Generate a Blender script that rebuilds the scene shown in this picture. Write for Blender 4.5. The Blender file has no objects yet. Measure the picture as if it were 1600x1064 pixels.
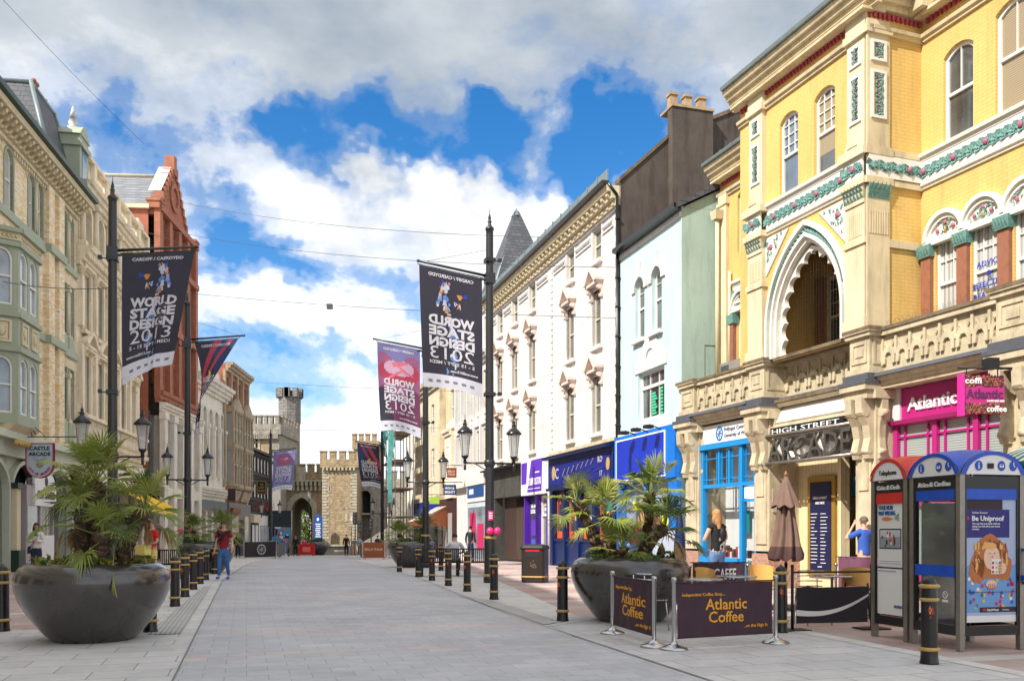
import bpy, bmesh, math, random
from mathutils import Vector, Matrix, Quaternion
random.seed(7)
R = random.Random(11)
SC = bpy.context.scene
COL = SC.collection
PI = math.pi
# ------------------------------------------------------------ camera, sun, sky
EYE = 1.45; FOC = 1400.0; HOR = 828.0
cam = bpy.data.cameras.new('camera'); camo = bpy.data.objects.new('camera', cam); COL.objects.link(camo)
camo.location = (0, 0, EYE); camo.rotation_euler = (PI/2, 0, 0)
cam.sensor_width = 36; cam.lens = FOC/1600*36; cam.shift_y = (HOR-532)/1600
cam.clip_start = .1; cam.clip_end = 1500
SC.camera = camo
SC.view_settings.view_transform = 'Standard'; SC.view_settings.look = 'None'
SC.view_settings.gamma = 1; SC.view_settings.use_curve_mapping = False
SC.view_settings.exposure = 0.76
SC.render.resolution_x = 1024; SC.render.resolution_y = 680
try:
 SC.cycles.max_bounces = 6; SC.cycles.diffuse_bounces = 3; SC.cycles.glossy_bounces = 3
 SC.cycles.transparent_max_bounces = 12; SC.cycles.transmission_bounces = 4
 SC.cycles.use_denoising = True; SC.cycles.caustics_reflective = False; SC.cycles.caustics_refractive = False
 SC.cycles.sample_clamp_indirect = 4
except Exception: pass
SUN_EL = math.radians(44); SUN_AZ = (.72, .694)     # direction the light travels, seen from above
L = Vector((SUN_AZ[0]*math.cos(SUN_EL), SUN_AZ[1]*math.cos(SUN_EL), -math.sin(SUN_EL))).normalized()
sl = bpy.data.lights.new('sun', 'SUN'); sl.energy = 3.9; sl.angle = math.radians(.6); sl.color = (1, .95, .88)
slo = bpy.data.objects.new('sun', sl); COL.objects.link(slo); slo.rotation_euler = L.to_track_quat('-Z', 'Y').to_euler()
slo.location = (-30, -30, 40)
def nd(nt, t, ins=None, **kw):
 n = nt.nodes.new(t)
 for k, v in kw.items(): setattr(n, k, v)
 for k, v in (ins or {}).items():
  if isinstance(v, bpy.types.NodeSocket): nt.links.new(v, n.inputs[k])
  else: n.inputs[k].default_value = v
 return n
def mth(nt, op, a, b=None, clamp=False):
 n = nd(nt, 'ShaderNodeMath', {0: a}, operation=op, use_clamp=clamp)
 if b is not None:
  if isinstance(b, bpy.types.NodeSocket): nt.links.new(b, n.inputs[1])
  else: n.inputs[1].default_value = b
 return n.outputs[0]
def vmth(nt, op, a, b):
 n = nd(nt, 'ShaderNodeVectorMath', {0: a, 1: b}, operation=op)
 return n.outputs['Value'] if op == 'LENGTH' else n.outputs[0]
def mixc(nt, f, a, b, blend='MIX'):
 n = nt.nodes.new('ShaderNodeMix'); n.data_type = 'RGBA'; n.blend_type = blend
 for k, v in ((0, f), (6, a), (7, b)):
  if isinstance(v, bpy.types.NodeSocket): nt.links.new(v, n.inputs[k])
  else: n.inputs[k].default_value = v if k == 0 else ((*v, 1) if len(v) == 3 else v)
 return n.outputs[2]
def ramp(nt, f, stops, interp='LINEAR'):
 n = nd(nt, 'ShaderNodeValToRGB', {0: f}); cr = n.color_ramp; cr.interpolation = interp
 while len(cr.elements) < len(stops): cr.elements.new(.5)
 for e, (p, c) in zip(cr.elements, stops):
  e.position = p; e.color = (*c, 1) if len(c) == 3 else c
 return n.outputs[0]
def g(v): return (v, v, v)
def build_world():
 w = bpy.data.worlds.new('World'); SC.world = w; w.use_nodes = True
 nt = w.node_tree; nt.nodes.clear()
 sky = nd(nt, 'ShaderNodeTexSky', sky_type='NISHITA'); sky.sun_disc = False
 sky.sun_elevation = SUN_EL; sky.sun_rotation = math.atan2(-SUN_AZ[0], -SUN_AZ[1]) % (2*PI)
 sky.air_density = 1.0; sky.dust_density = .6; sky.ozone_density = 2.5
 tc = nd(nt, 'ShaderNodeTexCoord'); D = tc.outputs['Generated']
 D = nd(nt, 'ShaderNodeVectorMath', {0: D}, operation='NORMALIZE').outputs[0]
 def direc(px, py): return Vector(((px-800)/FOC, 1, (HOR-py)/FOC)).normalized()
 warp = nd(nt, 'ShaderNodeTexNoise', {'Vector': D, 'Scale': 9, 'Detail': 4, 'Roughness': .6})
 wv = vmth(nt, 'MULTIPLY', vmth(nt, 'SUBTRACT', warp.outputs['Color'], (.5, .5, .5)), (.22, .22, .16))
 DW = vmth(nt, 'ADD', D, wv)
 def blob(px, py, sx, sy, amp):
  d = direc(px, py)
  v = vmth(nt, 'SUBTRACT', DW, tuple(d)); v = vmth(nt, 'MULTIPLY', v, (FOC/sx, 1.5, FOC/sy))
  l = vmth(nt, 'LENGTH', v, (0, 0, 0)); l = mth(nt, 'POWER', l, 2.0); l = mth(nt, 'MULTIPLY', l, -1.0)
  return mth(nt, 'MULTIPLY', mth(nt, 'EXPONENT', l), amp)
 big = nd(nt, 'ShaderNodeTexNoise', {'Vector': vmth(nt, 'MULTIPLY', D, (1, 1, 1.7)), 'Scale': 4.2, 'Detail': 9, 'Roughness': .62, 'Distortion': .3})
 cov = mth(nt, 'ADD', big.outputs[0], .12)
 # openings where the blue shows, and the thick parts
 for b in ((540, 200, 190, 46, -.27), (760, 180, 70, 42, -.30), (905, 195, 80, 66, -.28), (835, 215, 36, 60, .16), (420, 185, 60, 30, -.16), (700, 262, 200, 22, -.16), (890, 270, 60, 40, -.2), (690, 255, 120, 30, -.12),
              (345, 335, 75, 65, -.26), (385, 400, 100, 40, -.22), (640, 452, 90, 24, -.12), (380, 540, 70, 40, -.2), (520, 560, 90, 30, -.13),
              (185, 200, 50, 80, -.17), (60, 170, 50, 40, -.08), (1050, 150, 60, 60, -.12), (430, 625, 90, 30, -.14), (1000, 215, 60, 50, -.2),
              (640, 345, 260, 50, .16), (350, 250, 60, 50, .12), (800, 60, 700, 90, .22), (250, 120, 300, 70, .12), (470, 500, 140, 40, .14), (640, 650, 150, 25, .05)):
  cov = mth(nt, 'ADD', cov, blob(*b))
 fine = nd(nt, 'ShaderNodeTexNoise', {'Vector': vmth(nt, 'MULTIPLY', D, (1, 1, 1.5)), 'Scale': 13, 'Detail': 8, 'Roughness': .68})
 cov = mth(nt, 'ADD', cov, mth(nt, 'MULTIPLY', mth(nt, 'SUBTRACT', fine.outputs[0], .5), .32))
 alpha = ramp(nt, cov, [(.38, g(0)), (.48, g(.22)), (.58, g(.7)), (.74, g(1))], 'EASE')
 det = nd(nt, 'ShaderNodeTexNoise', {'Vector': vmth(nt, 'ADD', vmth(nt, 'MULTIPLY', D, (1, 1, 2.0)), (.03, .02, .06)), 'Scale': 6.5, 'Detail': 7, 'Roughness': .55})
 dark = mth(nt, 'ADD', mth(nt, 'ADD', mth(nt, 'MULTIPLY', mth(nt, 'SUBTRACT', det.outputs[0], .5), 1.6), blob(950, 40, 560, 130, .72)), blob(260, 70, 460, 130, .62))
 dark = mth(nt, 'ADD', dark, blob(1250, 120, 260, 160, .3))
 dark = mth(nt, 'ADD', dark, mth(nt, 'MULTIPLY', mth(nt, 'SUBTRACT', big.outputs[0], .55), .8))
 dark = mth(nt, 'ADD', dark, blob(620, 600, 260, 45, .22))
 ccol = ramp(nt, dark, [(.0, (.93, .915, .89)), (.2, (.68, .69, .70)), (.5, (.43, .465, .50)), (1.0, (.28, .325, .38))])
 hs = nd(nt, 'ShaderNodeHueSaturation', {'Color': sky.outputs[0], 'Saturation': 1.4, 'Value': .74, 'Hue': .503})
 cl = mixc(nt, 1.0, ccol, (5.9, 5.9, 5.9), 'MULTIPLY')
 out = mixc(nt, alpha, hs.outputs[0], cl)
 bg = nd(nt, 'ShaderNodeBackground', {'Color': out, 'Strength': .15})
 o = nd(nt, 'ShaderNodeOutputWorld', {'Surface': bg.outputs[0]})
build_world()
# ------------------------------------------------------------ materials
MATS = {}
def mat(name, col, rough=.7, metal=0., var=.12, vs=3., bump=.0, bs=40., spec=.5, dirt=0., brick=None, kind=None, col2=None, trans=0., emit=None, coat=0.):
 """brick=(width, height, mortar size, mortar colour, second colour)"""
 if name in MATS: return MATS[name]
 m = bpy.data.materials.new(name); MATS[name] = m; m.use_nodes = True
 nt = m.node_tree; b = nt.nodes['Principled BSDF']
 tc = nd(nt, 'ShaderNodeTexCoord'); O = tc.outputs['Object']
 c = col; hgt = None
 if brick:
  sx = nd(nt, 'ShaderNodeSeparateXYZ', {0: O})
  if kind == 'flat': v = O
  else: v = nd(nt, 'ShaderNodeCombineXYZ', {0: mth(nt, 'ADD', sx.outputs[0], sx.outputs[1]), 1: sx.outputs[2]}).outputs[0]
  bt = nd(nt, 'ShaderNodeTexBrick', {'Vector': v, 'Color1': (*col, 1), 'Color2': (*brick[4], 1), 'Mortar': (*brick[3], 1), 'Scale': 1.0,
    'Mortar Size': brick[2], 'Mortar Smooth': .2, 'Bias': 0, 'Brick Width': brick[0], 'Row Height': brick[1]})
  c = bt.outputs['Color']; hgt = mth(nt, 'SUBTRACT', 1.0, bt.outputs['Fac'])
 n1 = nd(nt, 'ShaderNodeTexNoise', {'Vector': O, 'Scale': vs, 'Detail': 6, 'Roughness': .65})
 if var > 0 or col2:
  f = ramp(nt, n1.outputs[0], [(.3, g(0)), (.7, g(1))])
  if col2: c = mixc(nt, f, c, col2)
  c = mixc(nt, 1.0, c, mixc(nt, f, g(1-var), g(1+var*.6)), 'MULTIPLY')
 if dirt > 0:
  n2 = nd(nt, 'ShaderNodeTexNoise', {'Vector': vmth(nt, 'MULTIPLY', O, (2.2, 2.2, .35)), 'Scale': 1.3, 'Detail': 7, 'Roughness': .7})
  f2 = mth(nt, 'MULTIPLY', ramp(nt, n2.outputs[0], [(.48, g(0)), (.68, g(1))]), dirt)
  c = mixc(nt, f2, c, mixc(nt, 1.0, c, (.32, .28, .24), 'MULTIPLY'))
 if isinstance(c, bpy.types.NodeSocket): nt.links.new(c, b.inputs['Base Color'])
 else: b.inputs['Base Color'].default_value = (*c, 1)
 b.inputs['Roughness'].default_value = rough; b.inputs['Metallic'].default_value = metal
 b.inputs['Specular IOR Level'].default_value = spec
 if coat: b.inputs['Coat Weight'].default_value = coat; b.inputs['Coat Roughness'].default_value = .08
 if bump > 0:
  n3 = nd(nt, 'ShaderNodeTexNoise', {'Vector': O, 'Scale': bs, 'Detail': 5})
  h = n3.outputs[0]
  if hgt is not None: h = mth(nt, 'ADD', mth(nt, 'MULTIPLY', h, .35), hgt)
  bp = nd(nt, 'ShaderNodeBump', {'Height': h, 'Strength': bump, 'Distance': .012})
  nt.links.new(bp.outputs[0], b.inputs['Normal'])
 if trans:
  out = nt.nodes['Material Output']
  tr = nd(nt, 'ShaderNodeBsdfTranslucent')
  if isinstance(c, bpy.types.NodeSocket): nt.links.new(c, tr.inputs[0])
  else: tr.inputs[0].default_value = (*c, 1)
  mx = nd(nt, 'ShaderNodeMixShader', {0: trans, 1: b.outputs[0], 2: tr.outputs[0]})
  nt.links.new(mx.outputs[0], out.inputs[0])
 return m
def glassy(name, alpha=.25, tint=(.75, .8, .8)):
 if name in MATS: return MATS[name]
 m = bpy.data.materials.new(name); MATS[name] = m; m.use_nodes = True
 nt = m.node_tree; nt.nodes.clear()
 tr = nd(nt, 'ShaderNodeBsdfTransparent', {0: (*tint, 1)}); gl = nd(nt, 'ShaderNodeBsdfGlossy', {0: (.9, .95, 1, 1), 'Roughness': .03})
 fr = nd(nt, 'ShaderNodeLayerWeight', {0: .5}); f = mth(nt, 'ADD', mth(nt, 'MULTIPLY', mth(nt, 'POWER', fr.outputs[1], 4.0), .5), .02+alpha*.12, True)
 mx = nd(nt, 'ShaderNodeMixShader', {0: f, 1: tr.outputs[0], 2: gl.outputs[0]})
 nd(nt, 'ShaderNodeOutputMaterial', {0: mx.outputs[0]})
 return m
def winglass(name, base, stripe=None, vert=False, pitch=.05):
 """window panes: glossy panes with what hangs right behind them"""
 if name in MATS: return MATS[name]
 m = bpy.data.materials.new(name); MATS[name] = m; m.use_nodes = True
 nt = m.node_tree; b = nt.nodes['Principled BSDF']
 tc = nd(nt, 'ShaderNodeTexCoord'); O = tc.outputs['Object']
 n1 = nd(nt, 'ShaderNodeTexNoise', {'Vector': O, 'Scale': 1.1, 'Detail': 4})
 c = mixc(nt, ramp(nt, n1.outputs[0], [(.35, g(0)), (.65, g(1))]), base, tuple(min(1, x*2.2+.02) for x in base))
 if stripe:
  s = nd(nt, 'ShaderNodeSeparateXYZ', {0: O}); q = s.outputs[0] if vert else s.outputs[2]
  w = mth(nt, 'FRACT', mth(nt, 'DIVIDE', q, pitch)); c = mixc(nt, ramp(nt, w, [(.25, g(0)), (.45, g(1)), (.9, g(1)), (1, g(0))]), tuple(x*.55 for x in stripe), stripe)
 nt.links.new(c, b.inputs['Base Color']); b.inputs['Roughness'].default_value = .5 if stripe else .12
 b.inputs['Specular IOR Level'].default_value = .8
 b.inputs['Coat Weight'].default_value = 1; b.inputs['Coat Roughness'].default_value = .03
 n3 = nd(nt, 'ShaderNodeTexNoise', {'Vector': O, 'Scale': 1.6, 'Detail': 1})
 bp = nd(nt, 'ShaderNodeBump', {'Height': n3.outputs[0], 'Strength': .25, 'Distance': .02}); nt.links.new(bp.outputs[0], b.inputs['Coat Normal'])
 return m
def S(r, gg, b):   # sRGB 0-255 -> linear
 return tuple((x/255/12.92) if x/255 <= .04045 else ((x/255+.055)/1.055)**2.4 for x in (r, gg, b))
# ------------------------------------------------------------ mesh builder
SPLIT = dict(pilaster=.04, quoins=.6, arch_head=-.02, window_hood=.02, dentils=.1, column=.02, column_capital=.08, capital=.1, stone_pier=-.005, granite_base=.02, chimney_pots=-.01, terracotta_pots=.02, coping=-.01, gold_rings=.02, gold_band=.02, window_poster=.0, sign_lights=.02, scaffold_poles=.1, window_glazing=.02, bay_glazing=.02, flower_carving=.14, dormer_window=.02, red_marks=.02, clamp=.03, arms=.02, colour_band=.0, window_dressing=.0, cream_dressing=.05, sage_dressing=.03)
SINGULAR = dict(chimney_pots='chimney_pot', terracotta_pots='terracotta_pot', gold_rings='gold_ring', sign_lights='sign_light', red_marks='red_mark', arms='awning_arm', bay_glazing='bay_glass', window_glazing='window_glass')
class MB:
 def __init__(s): s.v = []; s.f = []; s.m = []; s.sm = []; s.cur = 0; s.smooth = False; s.X = None
 def V(s, p):
  if s.X is not None: p = s.X(p)
  s.v.append(tuple(p)); return len(s.v)-1
 def F(s, idx): s.f.append(tuple(idx)); s.m.append(s.cur); s.sm.append(s.smooth)
 def poly(s, pts): s.F([s.V(p) for p in pts])
 def box(s, x0, x1, y0, y1, z0, z1, tx=0, ty=0):
  """tx, ty taper the top"""
  if x0 > x1: x0, x1 = x1, x0
  if y0 > y1: y0, y1 = y1, y0
  i = [s.V(p) for p in ((x0,y0,z0),(x1,y0,z0),(x1,y1,z0),(x0,y1,z0),(x0+tx,y0+ty,z1),(x1-tx,y0+ty,z1),(x1-tx,y1-ty,z1),(x0+tx,y1-ty,z1))]
  for q in ((3,2,1,0),(4,5,6,7),(0,1,5,4),(1,2,6,5),(2,3,7,6),(3,0,4,7)): s.F([i[k] for k in q])
  return s
 def prism(s, pts, y0, y1):
  """pts in x,z; extruded along y"""
  n = len(pts); a = [s.V((p[0], y0, p[1])) for p in pts]; b = [s.V((p[0], y1, p[1])) for p in pts]
  s.F(a); s.F(b[::-1])
  for k in range(n): s.F((a[k], b[k], b[(k+1)%n], a[(k+1)%n]))
  return s
 def mould(s, prof, x0, x1):
  """prof in y,z (closed), extruded along x"""
  n = len(prof); a = [s.V((x0, p[0], p[1])) for p in prof]; b = [s.V((x1, p[0], p[1])) for p in prof]
  s.F(a); s.F(b[::-1])
  for k in range(n): s.F((a[k], b[k], b[(k+1)%n], a[(k+1)%n]))
  return s
 def ring(s, A, B, y0, y1, closed=False):
  """band between the two outlines A and B (x,z), from y0 to y1"""
  n = len(A)
  a0 = [s.V((p[0], y0, p[1])) for p in A]; b0 = [s.V((p[0], y0, p[1])) for p in B]
  a1 = [s.V((p[0], y1, p[1])) for p in A]; b1 = [s.V((p[0], y1, p[1])) for p in B]
  for k in range(n if closed else n-1):
   j = (k+1) % n
   s.F((a0[k], a0[j], b0[j], b0[k])); s.F((a1[k], b1[k], b1[j], a1[j]))
   s.F((a0[k], a1[k], a1[j], a0[j])); s.F((b0[k], b0[j], b1[j], b1[k]))
  if not closed:
   for k in (0, n-1): s.F((a0[k], b0[k], b1[k], a1[k]))
  return s
 def tube(s, p0, p1, r0, r1=None, n=8, cap=True):
  r1 = r0 if r1 is None else r1
  p0 = Vector(p0); p1 = Vector(p1); d = (p1-p0)
  if d.length < 1e-6: return s
  q = d.to_track_quat('Z', 'Y'); e1 = q @ Vector((1,0,0)); e2 = q @ Vector((0,1,0))
  a = []; b = []
  for k in range(n):
   t = 2*PI*k/n; w = e1*math.cos(t)+e2*math.sin(t)
   a.append(s.V(p0+w*r0)); b.append(s.V(p1+w*r1))
  sm = s.smooth; s.smooth = n > 5
  for k in range(n): s.F((a[k], a[(k+1)%n], b[(k+1)%n], b[k]))
  s.smooth = sm
  if cap: s.F(a[::-1]); s.F(b)
  return s
 def path(s, pts, r, n=6):
  for i in range(len(pts)-1):
   s.tube(pts[i], pts[i+1], r if not isinstance(r, (list, tuple)) else r[i], r if not isinstance(r, (list, tuple)) else r[i+1], n, True)
  return s
 def lathe(s, prof, n=16, c=(0,0,0), smooth=True):
  rows = []
  for r, z in prof:
   rows.append([s.V((c[0]+max(r, .0005)*math.cos(2*PI*k/n), c[1]+max(r, .0005)*math.sin(2*PI*k/n), c[2]+z)) for k in range(n)])
  sm = s.smooth; s.smooth = smooth
  for i in range(len(rows)-1):
   for k in range(n): s.F((rows[i][k], rows[i][(k+1)%n], rows[i+1][(k+1)%n], rows[i+1][k]))
  s.smooth = sm
  s.F(rows[0][::-1]); s.F(rows[-1])
  return s
 def ball(s, c, r, n=8, sq=(1,1,1)):
  rows = []; m = max(4, n//2)
  sm = s.smooth; s.smooth = True
  for i in range(1, m):
   a = PI*i/m
   rows.append([s.V((c[0]+r*sq[0]*math.sin(a)*math.cos(2*PI*k/n), c[1]+r*sq[1]*math.sin(a)*math.sin(2*PI*k/n), c[2]+r*sq[2]*math.cos(a))) for k in range(n)])
  t = s.V((c[0], c[1], c[2]+r*sq[2])); b = s.V((c[0], c[1], c[2]-r*sq[2]))
  for i in range(len(rows)-1):
   for k in range(n): s.F((rows[i][k], rows[i+1][k], rows[i+1][(k+1)%n], rows[i][(k+1)%n]))
  for k in range(n): s.F((t, rows[0][k], rows[0][(k+1)%n])); s.F((b, rows[-1][(k+1)%n], rows[-1][k]))
  s.smooth = sm
  return s
 def grid(s, fn, nu, nv):
  idx = [[s.V(fn(i/nu, j/nv)) for j in range(nv+1)] for i in range(nu+1)]
  sm = s.smooth; s.smooth = True
  for i in range(nu):
   for j in range(nv): s.F((idx[i][j], idx[i+1][j], idx[i+1][j+1], idx[i][j+1]))
  s.smooth = sm
  return s
 def text(s, st, o, ex, ez, h, w=None, t=.006, bold=0., align='C', fn=None, fnn=None):
  """writing: st at o, running along ex, upright along ez; h cap height, w width to fit"""
  V, Fc = text_geo(st, bold)
  xs = [p[0] for p in V]; x0, x1 = min(xs), max(xs)
  sy = h/.70; sx = sy if w is None else w/(x1-x0)
  ex = Vector(ex).normalized(); ez = Vector(ez).normalized(); en = ex.cross(ez).normalized(); o = Vector(o)
  wd = (x1-x0)*sx; off = -wd/2 if align == 'C' else (0 if align == 'L' else -wd)
  base = len(s.v)
  for p in V:
   a = (p[0]-x0)*sx+off; b = p[1]*sy; c = t if p[2] > 0 else -t
   if fn: s.V(fn(a, b, c))
   else: s.V(o+ex*a+ez*b+en*c)
  for q in Fc: s.F([base+k for k in q])
  return s
 def pieces(s, gap=.06):
  """loose pieces that nearly touch belong together; returns one builder per cluster"""
  par = list(range(len(s.v)))
  def find(a):
   while par[a] != a: par[a] = par[par[a]]; a = par[a]
   return a
  for f in s.f:
   for k in f[1:]: par[find(f[0])] = find(k)
  bb = {}
  for i, p in enumerate(s.v):
   b = bb.setdefault(find(i), [list(p), list(p)])
   for k in range(3): b[0][k] = min(b[0][k], p[k]); b[1][k] = max(b[1][k], p[k])
  rt = list(bb); gr = {r: r for r in rt}
  def fg(a):
   while gr[a] != a: a = gr[a]
   return a
  for i, a in enumerate(rt):
   for c in rt[i+1:]:
    if all(bb[a][0][k]-gap < bb[c][1][k] and bb[c][0][k]-gap < bb[a][1][k] for k in range(3)): gr[fg(a)] = fg(c)
  out = {}
  for f, m, sm in zip(s.f, s.m, s.sm):
   q = out.setdefault(fg(find(f[0])), (MB(), {}))
   q[0].f.append(tuple(q[1].setdefault(k, len(q[1])) for k in f)); q[0].m.append(m); q[0].sm.append(sm)
  for q, mp in out.values(): q.v = [s.v[k] for k in mp]
  return [q for q, _ in out.values()]
 def build(s, name, mats, parent=None, loc=None, bevel=0., recalc=True):
  if name in SPLIT and parent:
   ps = s.pieces(SPLIT[name]); name = SINGULAR.get(name, name)
   if len(ps) < 100: return [q.build(name+' ' if name in SPLIT else name, mats, parent, loc, bevel, recalc) for q in ps][0]
  name = name.strip()
  me = bpy.data.meshes.new(name); me.from_pydata(s.v, [], s.f)
  mats = mats if isinstance(mats, (list, tuple)) else [mats]
  for m in mats: me.materials.append(m)
  for p, k, sm in zip(me.polygons, s.m, s.sm): p.material_index = min(k, len(mats)-1); p.use_smooth = sm
  if recalc:
   bm = bmesh.new(); bm.from_mesh(me); bmesh.ops.recalc_face_normals(bm, faces=bm.faces); bm.to_mesh(me); bm.free()
  me.update()
  o = bpy.data.objects.new(name, me); COL.objects.link(o)
  if parent: o.parent = parent
  if loc is not None: o.location = loc
  if bevel > 0:
   b = o.modifiers.new('bevel', 'BEVEL'); b.width = bevel; b.segments = 2; b.limit_method = 'ANGLE'
  return o
_TG = {}
def text_geo(st, bold=0.):
 k = (st, bold)
 if k in _TG: return _TG[k]
 c = bpy.data.curves.new('t', 'FONT'); c.body = st; c.size = 1; c.extrude = .01; c.offset = bold; c.resolution_u = 2; c.space_line = .95
 o = bpy.data.objects.new('t', c); COL.objects.link(o)
 dg = bpy.context.evaluated_depsgraph_get(); me = bpy.data.meshes.new_from_object(o.evaluated_get(dg))
 V = [tuple(v.co) for v in me.vertices]; Fc = [tuple(p.vertices) for p in me.polygons]
 bpy.data.objects.remove(o); bpy.data.curves.remove(c); bpy.data.meshes.remove(me)
 _TG[k] = (V, Fc); return _TG[k]
def tag(o, label=None, cat=None, group=None, kind=None):
 if label: o['label'] = label
 if cat: o['category'] = cat
 if group: o['group'] = group
 if kind: o['kind'] = kind
 return o
def thing(name, label, cat, loc=(0,0,0), rz=0., group=None):
 o = bpy.data.objects.new(name, None); COL.objects.link(o); o.empty_display_size = .2
 o.location = loc; o.rotation_euler = (0, 0, rz); return tag(o, label, cat, group)
def kids(o): return [c for c in COL.objects if c.parent == o]
_KC = {}
def copy_tree(o, parent=None):
 c = o.copy(); COL.objects.link(c); c.parent = parent
 ks = _KC.get(o.name)
 if ks is None: ks = _KC[o.name] = kids(o)
 for ch in ks: copy_tree(ch, c)
 return c
# ------------------------------------------------------------ the lie of the land
def gz(y): return 0. if y < 40 else -.021*(y-40)
def ground(px, py):
 t = (py-HOR)/FOC; y = EYE/t if t > 0 else 200
 if y > 40:
  for _ in range(60): y = (EYE-gz(y))/t
 return Vector(((px-800)/FOC*y, y, gz(y)))
def at(px, y, z=0.): return Vector(((px-800)/FOC*y, y, z))
def zat(py, y): return EYE+(HOR-py)*y/FOC
class Frame:
 """a building line: local x runs along the front, local y out into the street"""
 def __init__(s, P, vp, side):
  d = Vector(((vp-800)/FOC, 1)).normalized(); s.side = side
  s.x = d*side; s.n = Vector((-s.x.y, s.x.x)); s.P = Vector(P); s.rz = math.atan2(s.x.y, s.x.x)
 def at(s, px, o=0.):
  t = (px-800)/FOC; q = s.P+s.n*o; k = (t*q.y-q.x)/(s.x.x-t*s.x.y); return k, q.y+k*s.x.y
 def s_(s, px, o=0.): return s.at(px, o)[0]
 def z_(s, px, py, o=0.): return EYE+(HOR-py)*s.at(px, o)[1]/FOC
 def pt(s, a, o=0., z=0.): q = s.P+s.x*a+s.n*o; return Vector((q.x, q.y, z))
 def thing(s, name, label, cat, group=None, z=0.): return thing(name, label, cat, (s.P.x, s.P.y, z), s.rz, group)
FR = Frame((1.56, 37.6), 385, 1)
FY = Frame(FR.pt(FR.s_(1065))[:2], 300, 1)
FL = Frame((-17.9, 33), 560, -1)
FM = Frame(FL.pt(FL.s_(218))[:2], 700, -1)
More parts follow.
